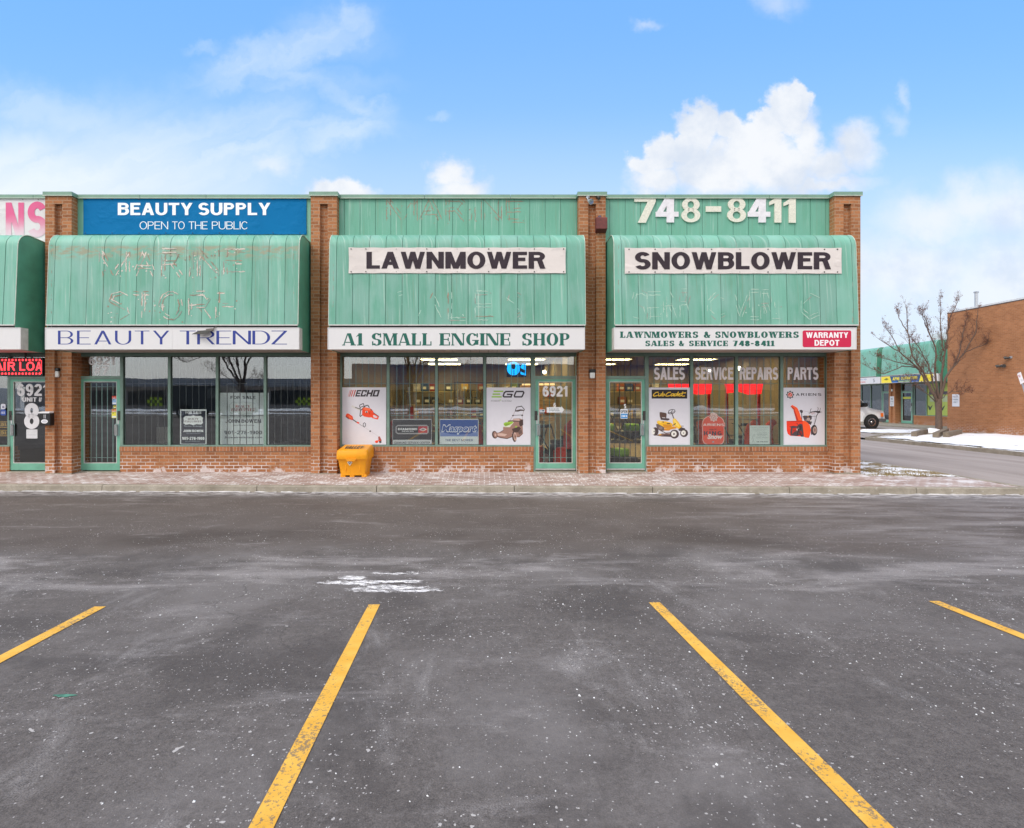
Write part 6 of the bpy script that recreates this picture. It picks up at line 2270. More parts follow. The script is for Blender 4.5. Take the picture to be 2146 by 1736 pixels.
def snow_blower(label, loc, rz, m=None):
    """origin on the floor between the wheels, auger towards -y"""
    m = m or ORANGEPL
    root = thing('snow_blower', label, 'snow blower', loc, 'snow blowers inside the shops')
    ORG[root.name] = Vector((0, 0, 0))
    root.rotation_euler = (0, 0, rz)
    mb = MB().mat(m)
    side = [(-.62, .06), (-.25, .03), (-.18, .2), (-.2, .42), (-.35, .52), (-.6, .5), (-.66, .4)]
    for s_ in (-.36, .36):
        mb.prism(side, 'x', s_ - .012, s_ + .012)
    mb.prism([(-.25, .03), (-.18, .2), (-.2, .42), (-.35, .52), (-.6, .5), (-.6, .48), (-.36, .5), (-.22, .41), (-.2, .2), (-.27, .045)], 'x', -.348, .348)
    mb.build('auger_housing', root)
    mb = MB().mat(DARKMET)
    mb.lathe([(.025, -.34), (.025, .34)], (0, -.45, .27), 'x', 12)
    for k in range(-5, 6):
        if k:
            mb.lathe([(.17, -.01), (.19, .0), (.17, .01)], (k * .06, -.45, .27), 'x', 16)
    mb.build('auger', root)
    mb = MB().mat(m)
    mb.tube([(0, -.3, .5), (0, -.29, .62), (-.02, -.31, .85), (-.03, -.36, 1.0), (-.04, -.5, 1.1)], [.11, .10, .09, .10, .09], 10)
    mb.build('chute', root)
    mb = MB().mat(DARKMET)
    mb.bbox(-.19, .19, -.2, .2, .30, .56, .03)
    mb.bbox(-.15, .2, -.14, .18, .55, .68, .04)
    mb.lathe([(.05, 0), (.06, .06), (.04, .08)], (.1, 0, .68), 'z', 12)
    mb.build('engine', root)
    for s_ in (-1, 1):
        w_ = MB().mat(TYRE)
        w_.lathe([(.12, -.06), (.2, -.055), (.215, 0), (.2, .055), (.12, .06)], (s_ * .28, .1, .215), 'x', 20)
        wo = w_.build('wheel', root)
        mb = MB().mat(ink('#d8d4cc'))
        mb.lathe([(.11, s_ * .03), (.11, s_ * .065)], (s_ * .28, .1, .215), 'x', 14)
        mb.build('rim', root).parent = wo
    mb = MB().mat(BLACKPL)
    for s_ in (-1, 1):
        mb.tube([(s_ * .18, .18, .4), (s_ * .22, .45, .75), (s_ * .27, .6, .98), (s_ * .29, .85, 1.0)], .016, 8)
    mb.tube([(-.25, .58, .95), (.25, .58, .95)], .014, 8)
    mb.bbox(-.2, .2, .52, .6, .95, 1.02, .012)
    mb.build('handlebar', root)
    return root


B0 = snow_blower('red snow blower inside the glass door numbered 6921, beside the door post', (1.88, 13.75, .012), R(35), REDPL)
copy_tree(B0, (1.25, 14.2, .012), R(-20), 'red snow blower further back inside the glass door numbered 6921')
copy_tree(B0, (-2.3, 13.9, .012), R(15), 'red snow blower low in the window beside the grit bin')
B1 = snow_blower('orange snow blower behind the orange shield decal', (5.5, 13.75, .012), R(-25))
copy_tree(B1, (6.45, 13.9, .012), R(30), 'orange snow blower behind the paper notice')
copy_tree(B0, (.05, 13.6, .012), R(-35), 'red snow blower low in the window right of the blue mower sign')
copy_tree(B1, (7.4, 14.6, .012), R(10), 'orange snow blower in the window left of the corner pillar')


def mower(label, loc, rz, m):
    root = thing('push_mower', label, 'lawn mower', loc, 'lawn mowers inside the right-hand shop')
    ORG[root.name] = Vector((0, 0, 0))
    root.rotation_euler = (0, 0, rz)
    mb = MB().mat(BLACKPL)
    mb.bbox(-.27, .27, -.42, .3, .1, .26, .05)
    mb.build('deck', root)
    mb = MB().mat(m)
    mb.bbox(-.17, .17, -.25, .15, .25, .46, .06)
    mb.build('engine_cover', root)
    for sx in (-1, 1):
        for sy in (-.36, .26):
            mb = MB().mat(TYRE)
            mb.lathe([(.07, -.025), (.1, -.025), (.1, .025), (.07, .025)], (sx * .29, sy, .1), 'x', 16)
            mb.build('wheel', root)
    mb = MB().mat(BLACKPL)
    mb.tube([(-.22, .25, .24), (-.23, .6, .65), (-.2, .85, .98), (.2, .85, .98), (.23, .6, .65), (.22, .25, .24)], .014, 8)
    mb.build('handle', root)
    return root


M0 = mower('lime green mower on the floor inside the door numbered 5', (3.35, 13.7, .012), R(40), LIMEPL)
copy_tree(M0, (3.45, 15.3, .55), R(-50), 'lime green mower on the low stand inside the door numbered 5')
copy_tree(M0, (4.1, 15.4, .55), R(20), 'lime green mower on the stand behind the riding mower poster')
r_ = thing('display_stand', 'low dark display stand inside the door numbered 5', 'stand', (3.7, 15.3, 0))
mb = MB().mat(SHELFM)
mb.box(2.75, 4.6, 14.9, 15.8, .50, .549)
mb.build('top', r_)
for x in (2.8, 4.5):
    for y in (14.95, 15.7):
        mb = MB().mat(SHELFM)
        mb.box(x, x + .05, y, y + .05, .012, .50)
        mb.build('leg', r_)
# back-lit red display racks in the right-hand shop
for lab, x0, x1 in (('glowing red display header behind the SALES and SERVICE letters', 5.1, 6.35), ('glowing red display header behind the REPAIRS letters', 6.7, 7.75)):
    r_ = thing('display_rack', lab, 'display', ((x0 + x1) / 2, 15.2, .012), 'red display racks')
    mb = MB().mat(REDLIT)
    mb.prism([(x0, 2.12), (x0 + .06, 1.86), (x0 + .4, 1.9), (x1 - .4, 1.82), (x1 - .05, 1.84), (x1, 2.12)], 'y', 15.2, 15.26)
    mb.build('header', r_)
    for x in (x0 + .05, x1 - .1):
        mb = MB().mat(REDPL)
        mb.box(x, x + .06, 15.27, 15.33, .012, 2.1)
        mb.build('upright', r_)
    for z in (.7, 1.15):
        mb = MB().mat(SHELFM)
        mb.box(x0 + .12, x1 - .11, 15.25, 15.6, z - .025, z)
        mb.build('shelf', r_)
# slat-wall with a lit strip seen through the door numbered 6921
r_ = thing('slat_wall_display', 'warmly lit slat-wall of tools seen through the glass door numbered 6921', 'display', (2.0, 17.5, .8))
mb = MB().mat(plain('slat_panel', (.55, .36, .18), .6))
for k in range(9):
    mb.box(1.15, 2.28, 17.5, 17.53, 1.0 + .13 * k, 1.115 + .13 * k)
mb.build('panel', r_)
mb = MB().mat(WARMLIT)
mb.box(1.2, 2.25, 17.38, 17.44, 2.14, 2.2)
mb.build('lit_strip', r_)
mb = MB().mat(ORANGEPL)
rng = random.Random(4)
for k in range(9):
    x, z = rng.uniform(1.3, 2.1), rng.uniform(1.05, 1.95)
    mb.bbox(x, x + .16, 17.40, 17.495, z, z + .10, .02)
mb.build('tools', r_)
# dim kit left in the empty unit
r_ = thing('white_chair', 'pale plastic chair seen dimly inside the dark shop door', 'chair', (-8.9, 15.0, .012))
mb = MB().mat(ink('#cfcac4'))
mb.bbox(-9.12, -8.68, 14.8, 15.22, .43, .47, .015)
mb.build('seat', r_)
mb = MB().mat(ink('#cfcac4'))
mb.bbox(-9.12, -8.68, 15.2, 15.24, .48, .92, .015)
mb.build('backrest', r_)
for sx in (-9.1, -8.72):
    for sy in (14.82, 15.18):
        mb = MB().mat(ink('#cfcac4'))
        mb.box(sx, sx + .03, sy, sy + .03, .012, .43)
        mb.build('leg', r_)

# ------------------------------------------------------------------ the mall across the side road (faces the side road)
FRAME_LOC, FRAME_ROT = Vector((28.1, 37.7, 0.05)), R(-90)
GLASSFAR = glass('far_window_glass', 1.8, (0.62, 0.66, 0.68))
far = thing('far_strip_mall', 'brick mall with green canopies across the side road, ending in a tall blank brick wall', 'building', (0, 0, 0))
for c in (-12.1, -6.05, 0.0, 6.05):
    pillar(far, c - .3, c + .3, yf=0.0, foot=(-.05, .012), m=BRICKF, top=5.16)
for c in (-9.07, -3.02, 3.02):
    fascia(far, c - 2.725, c + 2.725, y=.18, off=.2, z1=5.16)
shopfront(far, [(.3 + 1.32, .3 + 2.25), (.3 + 2.31, .3 + 3.2), (.3 + 3.26, .3 + 4.2), (.3 + 4.26, .3 + 5.35)], (.3 + .2, .3 + 1.1), grille=False, yg=.30, knee_m=BRICKF, sill_m=BRICKF, glass_m=GLASSFAR, door_bars=False)
shopfront(far, [(-5.65, -4.6), (-4.54, -3.5), (-3.44, -2.5), (-2.44, -1.4)], (-1.28, -.42), grille=False, yg=.30, knee_m=BRICKF, sill_m=BRICKF, glass_m=GLASSFAR, door_bars=False)
shopfront(far, [(-11.7, -10.6), (-10.54, -9.5), (-9.44, -8.5), (-8.44, -7.45)], (-7.33, -6.47), grille=False, yg=.30, knee_m=BRICKF, sill_m=BRICKF, glass_m=GLASSFAR, door_bars=False)
mb = MB().mat(WALLUNLIT)
mb.box(-12.3, 8.2, 4.5, 4.6, -.05, 3.1)
mb.box(-12.3, 8.2, .42, 4.5, 2.9, 3.0)
mb.box(-12.3, 8.2, .40, 4.5, -.06, .01)
mb.mat(CEILDK).box(-12.3, 8.2, .45, .5, 2.76, 5.1)
for c in (-6.05, 0.0):
    mb.box(c - .05, c + .05, .56, 4.5, .012, 2.9)
mb.build('interior_wall', far)
mb = MB().mat(DARKMET)
mb.box(-12.3, 8.28, .56, 20, 5.0, 5.1)
mb.build('roof', far)
mb = MB().mat(BRICKF)
mb.box(8.3, 40, -3.2, 20, -.15, 6.28)
mb.mat(plain('roof_flashing', (.62, .63, .64), .5)).box(8.28, 40.02, -3.22, 20.02, 6.282, 6.36)
mb.mat(plain('dark_flashing', (.10, .07, .06), .6)).box(8.285, 40.01, -3.212, -3.2, 6.24, 6.281)
mb.build('end_wall', far)
mb = MB().mat(DARKMET)
mb.box(-24, -12.42, .0, 20, 0, 5.2)
mb.build('rear_block', far)
# graffiti-like chalk scar and stain kept as wear on the wall
mb = MB().mat(plain('roof_parapet', (.60, .62, .64), .6))
mb.box(2.5, 8.2, .7, 3.2, 5.11, 5.85)
mb.build('roof_screen', far)


def far_canopy(label, x0, x1):
    b = -12.4
    return canopy(label, x0, x1, .13, GREENS[1:2], group='green canopies of the mall across the road', y_off=b)


far_canopy('faded green canopy above the yellow and blue sign across the side road', -.02, 4.43)
far_canopy('green canopy above the white sign across the side road, right half showing', -5.73, -.55)
far_canopy('green canopy hidden furthest along the mall across the side road', -11.78, -6.37)
FS = lightbox('yellow and blue contractor sign on the mall across the side road', .0, 4.76, 'sign boxes of the mall across the road', y0=BOXY - 12.4)
FW = lightbox('white sign with small blue and red lettering across the side road', -5.73, -.10, 'sign boxes of the mall across the road', y0=BOXY - 12.4)


def flat(root, name, y, items):
    """items: (kind, args..., colour) in the frame's own metres"""
    mb = MB()
    n = 0
    for it_ in items:
        if it_[0] == 'p':
            mb.mat(ink(it_[2]))
            n += 1
            mb.face([(px, y - n * .0006, pz) for px, pz in it_[1]])
        else:
            _, t_, x0, x1, z0, z1, c_, st_ = it_
            w_, P = text_polys(t_, st_)
            mb.mat(ink(c_))
            for i, q in enumerate(P):
                mb.face([(x0 + px / w_ * (x1 - x0), y - (n + 1 + i % 4) * .0006, z0 + py * (z1 - z0)) for px, py in q])
            n += 5
    return mb.build(name, root, recalc=False)


yb_ = BOXY - 12.4 + .005
flat(FS, 'lettering', yb_, [('p', [(.02, 2.77), (4.36, 2.77), (4.36, 3.2), (.02, 3.2)], '#f2dc3c'), ('p', [(.98, 2.77), (3.28, 2.77), (3.44, 3.2), (.80, 3.2)], '#27507c'), ('p', [(1.0, 2.77), (1.5, 2.77), (1.45, 2.86), (1.0, 2.86)], '#1f6ab8'),
                        ('p', [(2.7, 2.77), (3.2, 2.77), (3.23, 2.88), (2.7, 2.88)], '#1f6ab8'), ('p', [(1.55, 2.80), (2.65, 2.80), (2.65, 2.87), (1.55, 2.87)], '#a8c08c'), ('t', 'APNI', 1.06, 1.65, 2.92, 3.13, '#f2dc3c', 'black'),
                        ('t', 'CONTRACTORS', 1.8, 3.16, 2.93, 3.13, '#f2dc3c', 'black'), ('p', [(.25, 3.0), (.5, 2.95), (.7, 3.02), (.5, 3.1)], '#7a7a2c'), ('p', [(4.38, 2.77), (4.72, 2.77), (4.72, 3.2), (4.38, 3.2)], '#e6e0dc'),
                        ('t', 'A', 4.45, 4.66, 2.86, 3.12, '#a05a50', 'black')])
flat(FW, 'lettering', yb_, [('t', 'CONSTRUCTION LTD', -3.9, -1.45, 3.04, 3.13, '#3f6fb8', 'medium'), ('t', '905 795 1188', -3.4, -1.55, 2.86, 2.94, '#d8505a', 'medium'), ('p', [(-1.15, 2.77), (-.34, 2.77), (-.34, 3.2), (-1.15, 3.2)], '#d6d6da'), ('t', '5', -.8, -.6, 2.86, 3.1, '#8a8a94', 'bold')])
# green window screens with dark chevrons
for i, (a, b) in enumerate(((3.57, 4.49), (2.63, 3.49))):
    lab = ('lime green window screen nearest the brick corner', 'lime green window screen with a picture at the top, in the middle window')[i]
    r_ = thing('window_screen', lab, 'screen', ((a + b) / 2, .34, .65), 'lime green window screens')
    mb = MB().mat(plain('lime_film', (.40, .50, .10), .5, var=.08))
    mb.box(a, b, .322, .327, .645, 2.66)
    mb.build('panel', r_)
    flat(r_, 'print', .3215, [('p', [(a + .02, 1.28), (a + .12, 1.0), (a + .22, .95), (a + .42, 1.3), (a + .26, 1.2), (a + .22, 1.12), (a + .16, 1.22)], '#3a3c38'), ('p', [(a + .12, 1.95), (b - .1, 1.95), (b - .1, 2.15), (a + .12, 2.15)], '#4a4450'),
                              ('p', [(a + .2, 1.5), (b - .2, 1.5), (b - .2, 1.85), (a + .2, 1.85)], '#a9b890')])
r_ = thing('door_sign', 'small yellow strip sign on the glass door across the side road', 'sign', (.95, .30, 1.75))
mb = MB().mat(ink('#c8cc4a'))
mb.box(.62, 1.28, .30, .304, 1.68, 1.82)
mb.build('board', r_)
r_ = thing('door_poster', 'dark blue poster above the yellow strip on the glass door across the side road', 'poster', (1.05, .30, 1.9))
mb = MB().mat(ink('#3c4462'))
mb.box(.9, 1.27, .30, .304, 1.86, 2.07)
mb.build('board', r_)
# wall notices
r_ = thing('parking_notice', 'white parking notice on the double brick pillar across the side road', 'sign', (.02, -.01, 1.2))
mb = MB().mat(ink('#dfe0e4'))
mb.box(-.16, .2, -.016, -.006, 1.18, 1.86)
mb.build('board', r_)
flat(r_, 'lettering', -.0165, [('t', 'NO', -.08, .12, 1.62, 1.76, '#66707e', 'bold'), ('t', 'PARKING', -.12, .16, 1.48, 1.56, '#66707e', 'medium'), ('t', 'TENANTS', -.12, .16, 1.36, 1.42, '#7a8490', 'medium'), ('t', 'ONLY', -.08, .12, 1.25, 1.31, '#7a8490', 'medium')])
r_ = thing('parking_notice', 'white notice at the far end of the blank brick wall, behind the bare tree', 'sign', (8.9, -3.21, 1.3))
mb = MB().mat(ink('#dcdce0'))
mb.box(8.62, 9.05, -3.222, -3.204, 1.27, 1.92)
mb.build('board', r_)
flat(r_, 'lettering', -3.2225, [('t', 'PRIVATE', 8.66, 9.0, 1.74, 1.82, '#9a8c90', 'bold'), ('t', 'PARKING', 8.66, 9.0, 1.6, 1.68, '#9aa0a8', 'bold'), ('t', 'ONLY', 8.7, 8.96, 1.46, 1.54, '#9aa0a8', 'bold')])
r_ = thing('wall_lamp', 'small lamp on the brick pillar above the parking notice across the side road', 'lamp', (0, .05, 2.2))
mb = MB().mat(FROST)
mb.bbox(-.06, .06, -.02, .084, 2.2, 2.36, .02)
mb.build('lens', r_)
mb = MB().mat(BLACKPL)
mb.bbox(-.065, .065, -.02, .084, 2.365, 2.42, .01)
mb.build('housing', r_)
# floodlights on the blank wall
for lab, px, py in (('upper of two grey floodlights on the blank brick wall', (3200 + 625 / 5.787) / 1.5606, (1150 + 112 / 5.787) / 1.5606), ('lower grey twin floodlight on the blank brick wall', (3200 + 470 / 5.787) / 1.5606, (1150 + 270 / 5.787) / 1.5606)):
    Yw = 24.9 * F / (px - CX)
    lx, lz = 37.7 - Yw, atz(py, Yw) - .05
    r_ = thing('flood_light', lab, 'floodlight', (lx, -3.2, lz), 'floodlights on the blank wall')
    mb = MB().mat(GALV)
    mb.bbox(lx - .06, lx + .06, -3.26, -3.2, lz - .05, lz + .05, .01)
    mb.build('bracket', r_)
    for s_ in (-1, 1):
        if s_ > 0 and 'upper' in lab:
            continue
        mb = MB().mat(DARKMET)
        mb.tube([(lx, -3.25, lz), (lx + s_ * .10, -3.28, lz + .02 * s_), (lx + s_ * .15, -3.32, lz), (lx + s_ * .20, -3.36, lz - .03)], [.03, .05, .07, .08], 12)
        mb.build('lamp', r_)
# flue pipe on the roof
Yf_ = 29.9
lx, lz = 37.7 - Yf_, 6.31
wx = atx(2046, Yf_) - 28.1
r_ = thing('flue_pipe', 'thin grey flue pipe on the roof of the blank-walled building', 'pipe', (9.2, wx, lz))
mb = MB().mat(GALV)
hp = atz(612, 28.6) - .05
mb.lathe([(.075, 0), (.075, hp - lz - .08)], (9.2, atx(2046, 28.5) - 28.1, lz), 'z', 14)
mb.lathe([(.10, hp - lz - .08), (.12, hp - lz - .02), (.09, hp - lz)], (9.2, atx(2046, 28.5) - 28.1, lz), 'z', 14)
mb.build('pipe', r_)
FRAME_LOC, FRAME_ROT = Vector((0, 0, 0)), 0.0

# ------------------------------------------------------------------ white van parked nose-in
VX, VY = 23.35, 33.0
van = thing('parked_van', 'white van parked nose-in before the mall, its front poking past the brick corner', 'van', (VX, VY, -.02))
ORG[van.name] = Vector((0, 0, 0))
prof = [(-5.4, .45), (-.12, .42), (.0, .50), (.02, .62), (-.02, .95), (-.10, 1.05), (-.75, 1.18), (-.95, 1.24), (-1.62, 1.98), (-1.85, 2.10), (-5.3, 2.14), (-5.42, 2.0)]
bm_ = bmesh.new()
rows = []
for y_, ins, top in ((-.98, .0, 0), (-.99, .0, 0), (-.92, .02, .0), (.92, .02, 0), (.99, 0, 0), (.98, 0, 0)):
    rows.append(y_)
vs = []
for y_, k in ((-.86, .02), (-.98, .0), (.98, .0), (.86, .02)):
    vs.append([bm_.verts.new((x - k * 2 if x > -1 else x, y_ * (1.0 if z < 1.25 else 1.0 - .14 * (z - 1.25)), z + (k if z > 1.9 else 0))) for x, z in prof])
for a, b in zip(vs, vs[1:]):
    for k in range(len(prof)):
        bm_.faces.new((a[k], a[(k + 1) % len(prof)], b[(k + 1) % len(prof)], b[k]))
bm_.faces.new(vs[0][::-1])
bm_.faces.new(vs[-1])
bmesh.ops.bevel(bm_, geom=[e for e in bm_.edges if e.is_boundary is False and e.calc_face_angle(0) > .5], offset=.03, segments=2, affect='EDGES', profile=.6)
mb = MB().mat(VANW)
mb.sm = True
mb.bm(bm_)
mb.build('body', van)
for s_ in (-1, 1):
    for x in (-.80, -4.2):
        mb = MB().mat(BLACKPL)
        mb.lathe([(.46, -.02), (.46, .004)], (x, s_ * .985, .40), 'y', 28)
        mb.build('wheel_arch', van)
        mb = MB().mat(TYRE)
        mb.lathe([(.24, -.11), (.35, -.11), (.385, -.06), (.385, .06), (.35, .11), (.24, .11)], (x, s_ * .93, .385), 'y', 28)
        wo = mb.build('wheel', van)
        mb = MB().mat(CHROME)
        yy = s_ * 1.046
        mb.lathe([(.25, -s_ * .03), (.235, 0), (.08, -s_ * .012), (.06, s_ * .012)], (x, yy, .385), 'y', 24)
        mb.mat(BLACKPL)
        for k in range(8):
            a = R(45 * k)
            mb.lathe([(.038, 0), (.038, s_ * .006)], (x + .16 * math.cos(a), yy + s_ * .0, .385 + .16 * math.sin(a)), 'y', 10)
        mb.build('rim', van).parent = wo
    mb = MB().mat(GLASSDK)
    mb.prism([(-1.08, 1.27), (-1.70, 1.93), (-2.35, 1.95), (-2.35, 1.27)], 'y', s_ * .955, s_ * .985)
    mb.build('side_window', van)
    mb = MB().mat(BLACKPL)
    mb.bbox(-1.35, -1.2, min(s_ * 1.0, s_ * 1.22), max(s_ * 1.0, s_ * 1.22), 1.3, 1.52, .02)
    mb.build('mirror', van)
    mb = MB().mat(plain('lamp_lens', (.55, .56, .58), .1))
    mb.bbox(-.10, .03, s_ * .80 - .15, s_ * .80 + .15, .68, .92, .015)
    mb.build('headlight', van)
    mb = MB().mat(plain('amber_lens', (.75, .16, .02), .2))
    mb.bbox(-.20, -.06, s_ * .975 - .03, s_ * .975 + .03, .70, .92, .012)
    mb.build('indicator', van)
mb = MB().mat(GLASSDK)
mb.faces([(-.99, -.80, 1.28), (-.99, .80, 1.28), (-1.60, .76, 1.96), (-1.60, -.76, 1.96)], [(0, 1, 2, 3)])
mb.faces([(-.96, -.80, 1.285), (-.96, .80, 1.285), (-1.575, .76, 1.965), (-1.575, -.76, 1.965)], [(0, 1, 2, 3)])
mb.build('windscreen', van)
mb = MB().mat(plain('bumper_grey', (.10, .10, .105), .45))
mb.bbox(-.30, .12, -1.0, 1.0, .40, .60, .04)
mb.build('bumper', van)
mb = MB().mat(BLACKPL)
mb.bbox(-.06, .035, -.6, .6, .66, .90, .01)
mb.build('grille', van)
van.rotation_euler = (0, 0, R(4))

# ------------------------------------------------------------------ the bare tree in front of the blank wall
tX, tY, tZ = atx(1967.5, 27.6), 27.6, .05
tree = thing('bare_tree', 'bare brown tree with dry seed clusters by the corner of the blank brick wall', 'tree', (tX, tY, tZ))
rng = random.Random(77)


def tp(px, py, dy):
    """crop position on the tree's plane"""
    Y = tY + dy
    x, z = at((2780 + px / 2.346) / 1.5606, (900 + py / 2.346) / 1.5606, Y)
    return Vector((x, Y, z))


trunk, twigs, seeds = MB().mat(BARK), MB().mat(TWIG), MB().mat(SEED)
trunk.tube([tp(683, 1215, 0), tp(682, 1185, 0), tp(681, 1100, 0), tp(680, 1040, .02), tp(678, 985, 0), tp(680, 950, 0)], [.21, .155, .14, .135, .155, .12], 14)
limbs = [
    ([(672, 985), (600, 850), (520, 710), (380, 590), (205, 480)], -.6, .085), ([(672, 970), (625, 870), (560, 740), (480, 620), (445, 440), (430, 235)], .5, .085),
    ([(680, 960), (640, 830), (600, 690), (530, 560), (470, 480)], 1.0, .06), ([(684, 950), (652, 800), (656, 560), (600, 420), (572, 295)], -.9, .075),
    ([(690, 950), (702, 780), (722, 590), (692, 440), (690, 190)], .3, .08), ([(695, 950), (730, 790), (800, 700), (885, 590), (962, 450), (980, 275)], -.5, .085),
    ([(690, 940), (712, 700), (745, 480), (765, 330), (830, 195)], .9, .07), ([(655, 975), (590, 905), (500, 850), (430, 800)], -1.0, .03), ([(700, 950), (760, 900), (860, 890), (915, 905)], -.6, .022),
    ([(560, 745), (470, 690), (330, 660), (180, 620)], -1.1, .045), ([(520, 710), (400, 700), (260, 760), (130, 700)], -1.3, .04), ([(440, 440), (380, 330), (365, 270)], .8, .03), ([(600, 420), (560, 330), (560, 280)], -.4, .028),
    ([(800, 700), (850, 560), (870, 420), (900, 330)], .4, .045), ([(885, 590), (960, 560), (1050, 530), (1060, 500)], -.8, .03), ([(380, 590), (330, 480), (255, 390)], -.2, .032)]


def grow(a, d_, L, r_, lvl):
    pts = [a]
    dd = d_.normalized()
    n = 3
    for k in range(n):
        dd = (dd + Vector((rng.uniform(-.25, .25), rng.uniform(-.25, .25), rng.uniform(-.05, .28)))).normalized()
        pts.append(pts[-1] + dd * L / n)
    twigs.tube(pts, [r_ * (1 - .7 * k / n) for k in range(n + 1)], 5 if lvl < 2 else 3, cap=False)
    if lvl < 3:
        for k in range(1, n + 1):
            for _ in range(rng.choice((1, 2, 2) if lvl < 2 else (0, 1, 1))):
                side = Vector((rng.uniform(-1, 1), rng.uniform(-1, 1), rng.uniform(-.1, 1.0)))
                grow(pts[k], dd * .7 + side * .6, L * rng.uniform(.45, .72), r_ * .55, lvl + 1)
    if lvl >= 2 and rng.random() < .30:
        c = pts[-1] if rng.random() < .6 else pts[1]
        for _ in range(5):
            o_ = c + Vector((rng.gauss(0, .028), rng.gauss(0, .028), rng.gauss(-.02, .03)))
            e1 = Vector((rng.gauss(0, 1), rng.gauss(0, 1), rng.gauss(0, 1))).normalized() * .019
            e2 = Vector((rng.gauss(0, 1), rng.gauss(0, 1), rng.gauss(0, 1))).normalized() * .019
            seeds.face([o_ - e1, o_ + e2, o_ + e1, o_ - e2])


for pts, dy, r_ in limbs:
    n = len(pts)
    P = [tp(px, py, dy * (k / (n - 1)) * (1.0 if py > 900 or k else .4)) for k, (px, py) in enumerate(pts)]
    Q, rr = [], []
    for k in range(n - 1):
        for s_ in range(4):
            t_ = s_ / 4
            q = P[k].lerp(P[k + 1], t_)
            if k + s_:
                q += Vector((rng.uniform(-.03, .03), rng.uniform(-.03, .03), rng.uniform(-.02, .02)))
            Q.append(q)
            rr.append(r_ * .66 * (1 - .9 * (k + t_) / (n - 1)) + .006)
    Q.append(P[-1])
    rr.append(.006)
    trunk.tube(Q, rr, 8)
    for k in range(4, len(Q)):
        frac = k / len(Q)
        for _ in range(rng.choice((1, 2, 2, 3)) if frac > .3 else rng.choice((0, 1, 1))):
            d_ = (Q[k] - Q[k - 1]).normalized() + Vector((rng.uniform(-1, 1), rng.uniform(-1, 1), rng.uniform(-.1, 1.0))) * .9
            grow(Q[k], d_, rng.uniform(.28, .62) * (1.0 if k < len(Q) - 5 else .6), max(.006, rr[k] * .32), 1)
trunk.build('trunk', tree)
twigs.build('crown', tree, recalc=False)
seeds.build('seed_clusters', tree, recalc=False)
# timber edging round its foot
for lab, a, b, dy in (('weathered timber laid at the left of the bare tree', (490, 1225), (580, 1200), -.2), ('tilted weathered timber right of the bare tree trunk', (655, 1232), (740, 1195), -.5), ('weathered timber running right from the tree towards the wall', (735, 1228), (840, 1205), -.3)):
    def gp(px, py):
        yy = (900 + py / 2.346) / 1.5606
        Y = 1.56 * F / (yy - CY)
        return Vector((atx((2780 + px / 2.346) / 1.5606, Y), Y, .12))
    A, B = gp(*a), gp(*b)
    r_ = thing('edging_timber', lab, 'timber', (A.x, A.y, .04), 'timber edging round the tree')
    mb = MB().mat(TIMBER)
    d_ = (B - A).normalized()
    n_ = Vector((-d_.y, d_.x, 0)).normalized() * .10
    up = Vector((0, 0, .24))
    mb.faces([A - n_ - up * .5, A + n_ - up * .5, A + n_ + up * .5, A - n_ + up * .5, B - n_ - up * .5, B + n_ - up * .5, B + n_ + up * .5, B - n_ + up * .5], [(0, 1, 2, 3), (4, 5, 6, 7), (0, 1, 5, 4), (1, 2, 6, 5), (2, 3, 7, 6), (3, 0, 4, 7)])
    mb.build('beam', r_)
# a lump of snow beside the trunk
mb = MB().mat(SNOW)
from mathutils import noise as _mn
bm_ = bmesh.new()
bmesh.ops.create_icosphere(bm_, subdivisions=3, radius=1)
c = tp(620, 1205, -.2)
for v_ in bm_.verts:
    v_.co = Vector((c.x + v_.co.x * .5, c.y + v_.co.y * .45, .02 + v_.co.z * .22 * (1 + .4 * _mn.noise(v_.co * 2))))
mb.sm = True
mb.bm(bm_)
tag(mb.build('snow_heap', org=(c.x, c.y, 0)), kind='structure')

# leaning no-parking sign at the right edge
Ys = 21.0
D0 = Draw(3200, 1150, 5.787, Ys)
A, B, C_, E_ = [D0.pt(*p_) for p_ in ((735, 425), (802, 388), (868, 585), (798, 622))]
r_ = thing('no_parking_sign', 'leaning white no-parking sign with a red ring at the right edge', 'street sign', (A[0] + .6, Ys, 0))
mb = MB().mat(ink('#e2e2e6'))
mb.prism([A, B, C_, E_], 'y', Ys, Ys + .004)
mb.build('plate', r_)
D = Draw(3200, 1150, 5.787, Ys - .001)
D.line([(775 + 21 * math.cos(a), 465 + 21 * math.sin(a)) for a in (k * .35 for k in range(19))], 6, '#c8606c'), D.line([(762, 452), (788, 480)], 6, '#c8606c'), D.line([(770, 455), (780, 485)], 6, '#706a72')
D.line([(800, 540), (830, 530)], 6, '#8a8e98'), D.line([(805, 560), (838, 550)], 6, '#8a8e98')
D.build('lettering', r_)
mb = MB().mat(GALV)
bx, bz = D0.pt(1120, 1500)
T0 = D0.pt(770, 400)
mb.tube([(T0[0] + .02, Ys + .03, T0[1]), (T0[0] + (bx - T0[0]), Ys + .03, bz)], .03, 8)
mb.build('post', r_)

